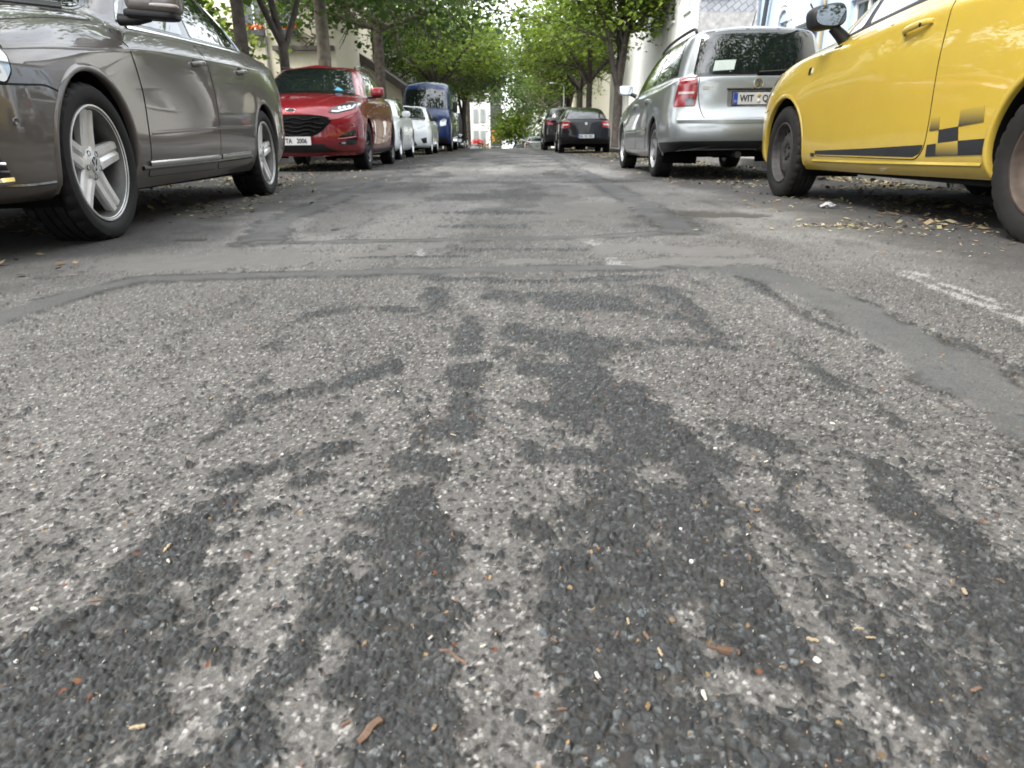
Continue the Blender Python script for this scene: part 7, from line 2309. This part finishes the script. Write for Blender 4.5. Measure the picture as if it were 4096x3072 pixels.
def single(name, me, x, y, s, rz, label, cat, lift=.1):
    o = bpy.data.objects.new(name, me)
    o.scale = (s, s, s)
    o.location = (x, y, ground_z(x, y) + s * lift)
    o.rotation_euler = (.05, -.08, rz)
    put(o)
    return tag(o, label, cat)

single('bark_sliver', splinter_mesh('bark_sliver', 'bark_bit', 9, 1, .28, .16), .173, .459, .023, -.5, 'long dark brown bark sliver on the rough asphalt', 'bark')
single('bark_flake', splinter_mesh('bark_flake', 'wood_brown', 10, 1, .30, .2), -.103, .379, .022, 1.0, 'large reddish brown bark flake on the rough asphalt', 'bark')
tw = MB().tube(catmull([(-.013, .004, .0), (-.005, .002, .003), (.004, -.003, .002), (.013, -.006, .001)], 4), [.0012] * 13, 6)
o = tw.build('twig', 'wood_brown')
o.location = (-.048, .448, ground_z(-.048, .448) + .0035)
o.rotation_euler = (0, 0, -.25)
tag(o, 'thin curved reddish twig lying on the asphalt', 'twig')

# crumpled scrap of paper in front of the yellow car
sc_ = MB()
rs_ = random.Random(4)
V = []
for i in range(7):
    for j in range(5):
        V.append((.11 * (i / 6 - .5) + rs_.uniform(-.006, .006), .06 * (j / 4 - .5) + rs_.uniform(-.006, .006), .012 + .028 * math.exp(-((i - 3) ** 2 + (j - 2) ** 2) / 3.) + rs_.uniform(-.008, .008)))
F = [(i * 5 + j, (i + 1) * 5 + j, (i + 1) * 5 + j + 1, i * 5 + j + 1) for i in range(6) for j in range(4)]
o = mk('paper_scrap', V, F, 'scrap', smooth=False)
o.location = (1.93, 4.30, ground_z(1.93, 4.30))
tag(o, 'crumpled pale grey paper scrap on the road beside the yellow hatchback', 'paper scrap')

def weed(x, y, label, h=.10):
    b = MB()
    for k in range(14):
        a = rr.uniform(0, 6.28)
        d = Vector((math.cos(a), math.sin(a), 0))
        n = Vector((-d.y, d.x, 0)) * .006
        l = h * rr.uniform(.6, 1.1)
        p0, p1, p2 = Vector((0, 0, 0)), d * l * .35 + Vector((0, 0, l * .7)), d * l * .9 + Vector((0, 0, l * .75))
        b.add([p0 - n, p0 + n, p1 + n, p1 - n, p2], [(0, 1, 2, 3), (3, 2, 4)])
    o = b.build('weed_tuft', 'weed', smooth=False)
    o.location = (x, y, ground_z(x, y))
    return tag(o, label, 'weed')
weed(3.62, 5.9, 'small green weed tuft by the kerb behind the yellow hatchback')
weed(-3.2, 9.9, 'small green weed tuft under the nose of the red crossover', .12)

def litter_mat():
    m, n, l, b = new_mat('dry_litter')
    at = n.new('ShaderNodeAttribute')
    at.attribute_name = 'lc'
    l.new(at.outputs['Color'], b.inputs['Base Color'])
    b.inputs['Roughness'].default_value = .8
    return m
M['litter'] = litter_mat()

def scatter(name, pts, size, cols, seed, flat=.25, lift=.004):
    rng = np.random.default_rng(seed)
    n = len(pts)
    z = ground_zs(pts)
    s = size * np.clip(rng.lognormal(0, .4, n), .4, 1.8)
    a = rng.uniform(0, 6.283, n)
    asp = rng.uniform(.25, .8, n)
    tl, tw_ = rng.normal(0, flat, n), rng.normal(0, flat, n)
    d = np.stack([np.cos(a), np.sin(a), tl], 1) * s[:, None]
    e = np.stack([-np.sin(a), np.cos(a), tw_], 1) * (s * asp)[:, None]
    C = np.stack([pts[:, 0], pts[:, 1], z + lift + .3 * s * (np.abs(tl) + np.abs(tw_) * asp)], 1)
    V = np.stack([C - d * .5, C + e * .5, C + d * .5, C - e * .5], 1).reshape(-1, 3)
    i = np.arange(n)[:, None] * 4
    Q = np.hstack([i, i + 1, i + 2, i + 3])
    c = np.array(cols)[rng.integers(0, len(cols), n)] * rng.uniform(.6, 1.2, (n, 1))
    c = c * .58
    at = np.repeat(np.hstack([c, np.ones((n, 1))])[:, None], 4, 1).reshape(-1, 4)
    return tag(big_mesh(name, V, Q, 'litter', attrs={'lc': at}, smooth=False), kind='stuff')

rng = np.random.default_rng(3)
def gutter(n, xk, sd, toward, y0, y1):
    x = xk + toward * np.abs(rng.normal(0, sd, n))
    y = y0 + (y1 - y0) * rng.uniform(0, 1, n) ** 1.6
    m = fbm(x * 2.5, y * 1.5, 3, 55) > .42
    return np.stack([x[m], y[m]], 1)
DRY = [(.40, .30, .16), (.33, .24, .13), (.46, .40, .24), (.22, .14, .08), (.30, .32, .13), (.16, .10, .06), (.40, .36, .16)]
scatter('leaf_litter', gutter(22000, KL + .1, 1.0, 1, 3.2, 40), .034, DRY, 1).name = 'leaf_litter'
scatter('leaf_litter', gutter(16000, KR - .1, .75, -1, 3.2, 40), .034, DRY, 2)
def heap(cx, cy, sx, sy, n):
    return np.stack([cx + rng.normal(0, sx, n), cy + rng.normal(0, sy, n)], 1)
PALE_ = [(.56, .48, .32), (.48, .38, .22), (.34, .22, .12), (.52, .44, .28)]
scatter('wood_litter', np.vstack([heap(1.56, 3.36, .10, .035, 150), heap(1.72, 3.28, .16, .10, 90), heap(1.95, 3.0, .22, .2, 110), heap(1.8, 2.6, .25, .25, 60), heap(2.1, 4.3, .5, .5, 120), heap(1.9, 7.3, .25, .35, 160)]), .016, PALE_, 4)
scatter('wood_litter', np.vstack([heap(-2.0, 5.0, .25, .5, 160), heap(-1.75, 4.2, .15, .2, 60), heap(-2.3, 7.2, .3, .6, 160), heap(-1.9, 2.4, .25, .2, 40)]), .030, DRY, 5)
# loose grit and grains on the near road
n = 4200
y = .34 + 2.2 * rng.uniform(0, 1, n) ** 2.0
x = rng.uniform(-1, 1, n) * (.75 * y + .15)
scatter('road_grit', np.stack([x, y], 1), .0021, [(.36, .35, .32), (.30, .29, .27), (.26, .19, .10), (.08, .085, .09), (.30, .18, .08), (.16, .09, .05), (.45, .43, .40), (.22, .21, .20)], 6, flat=.6, lift=.0008)
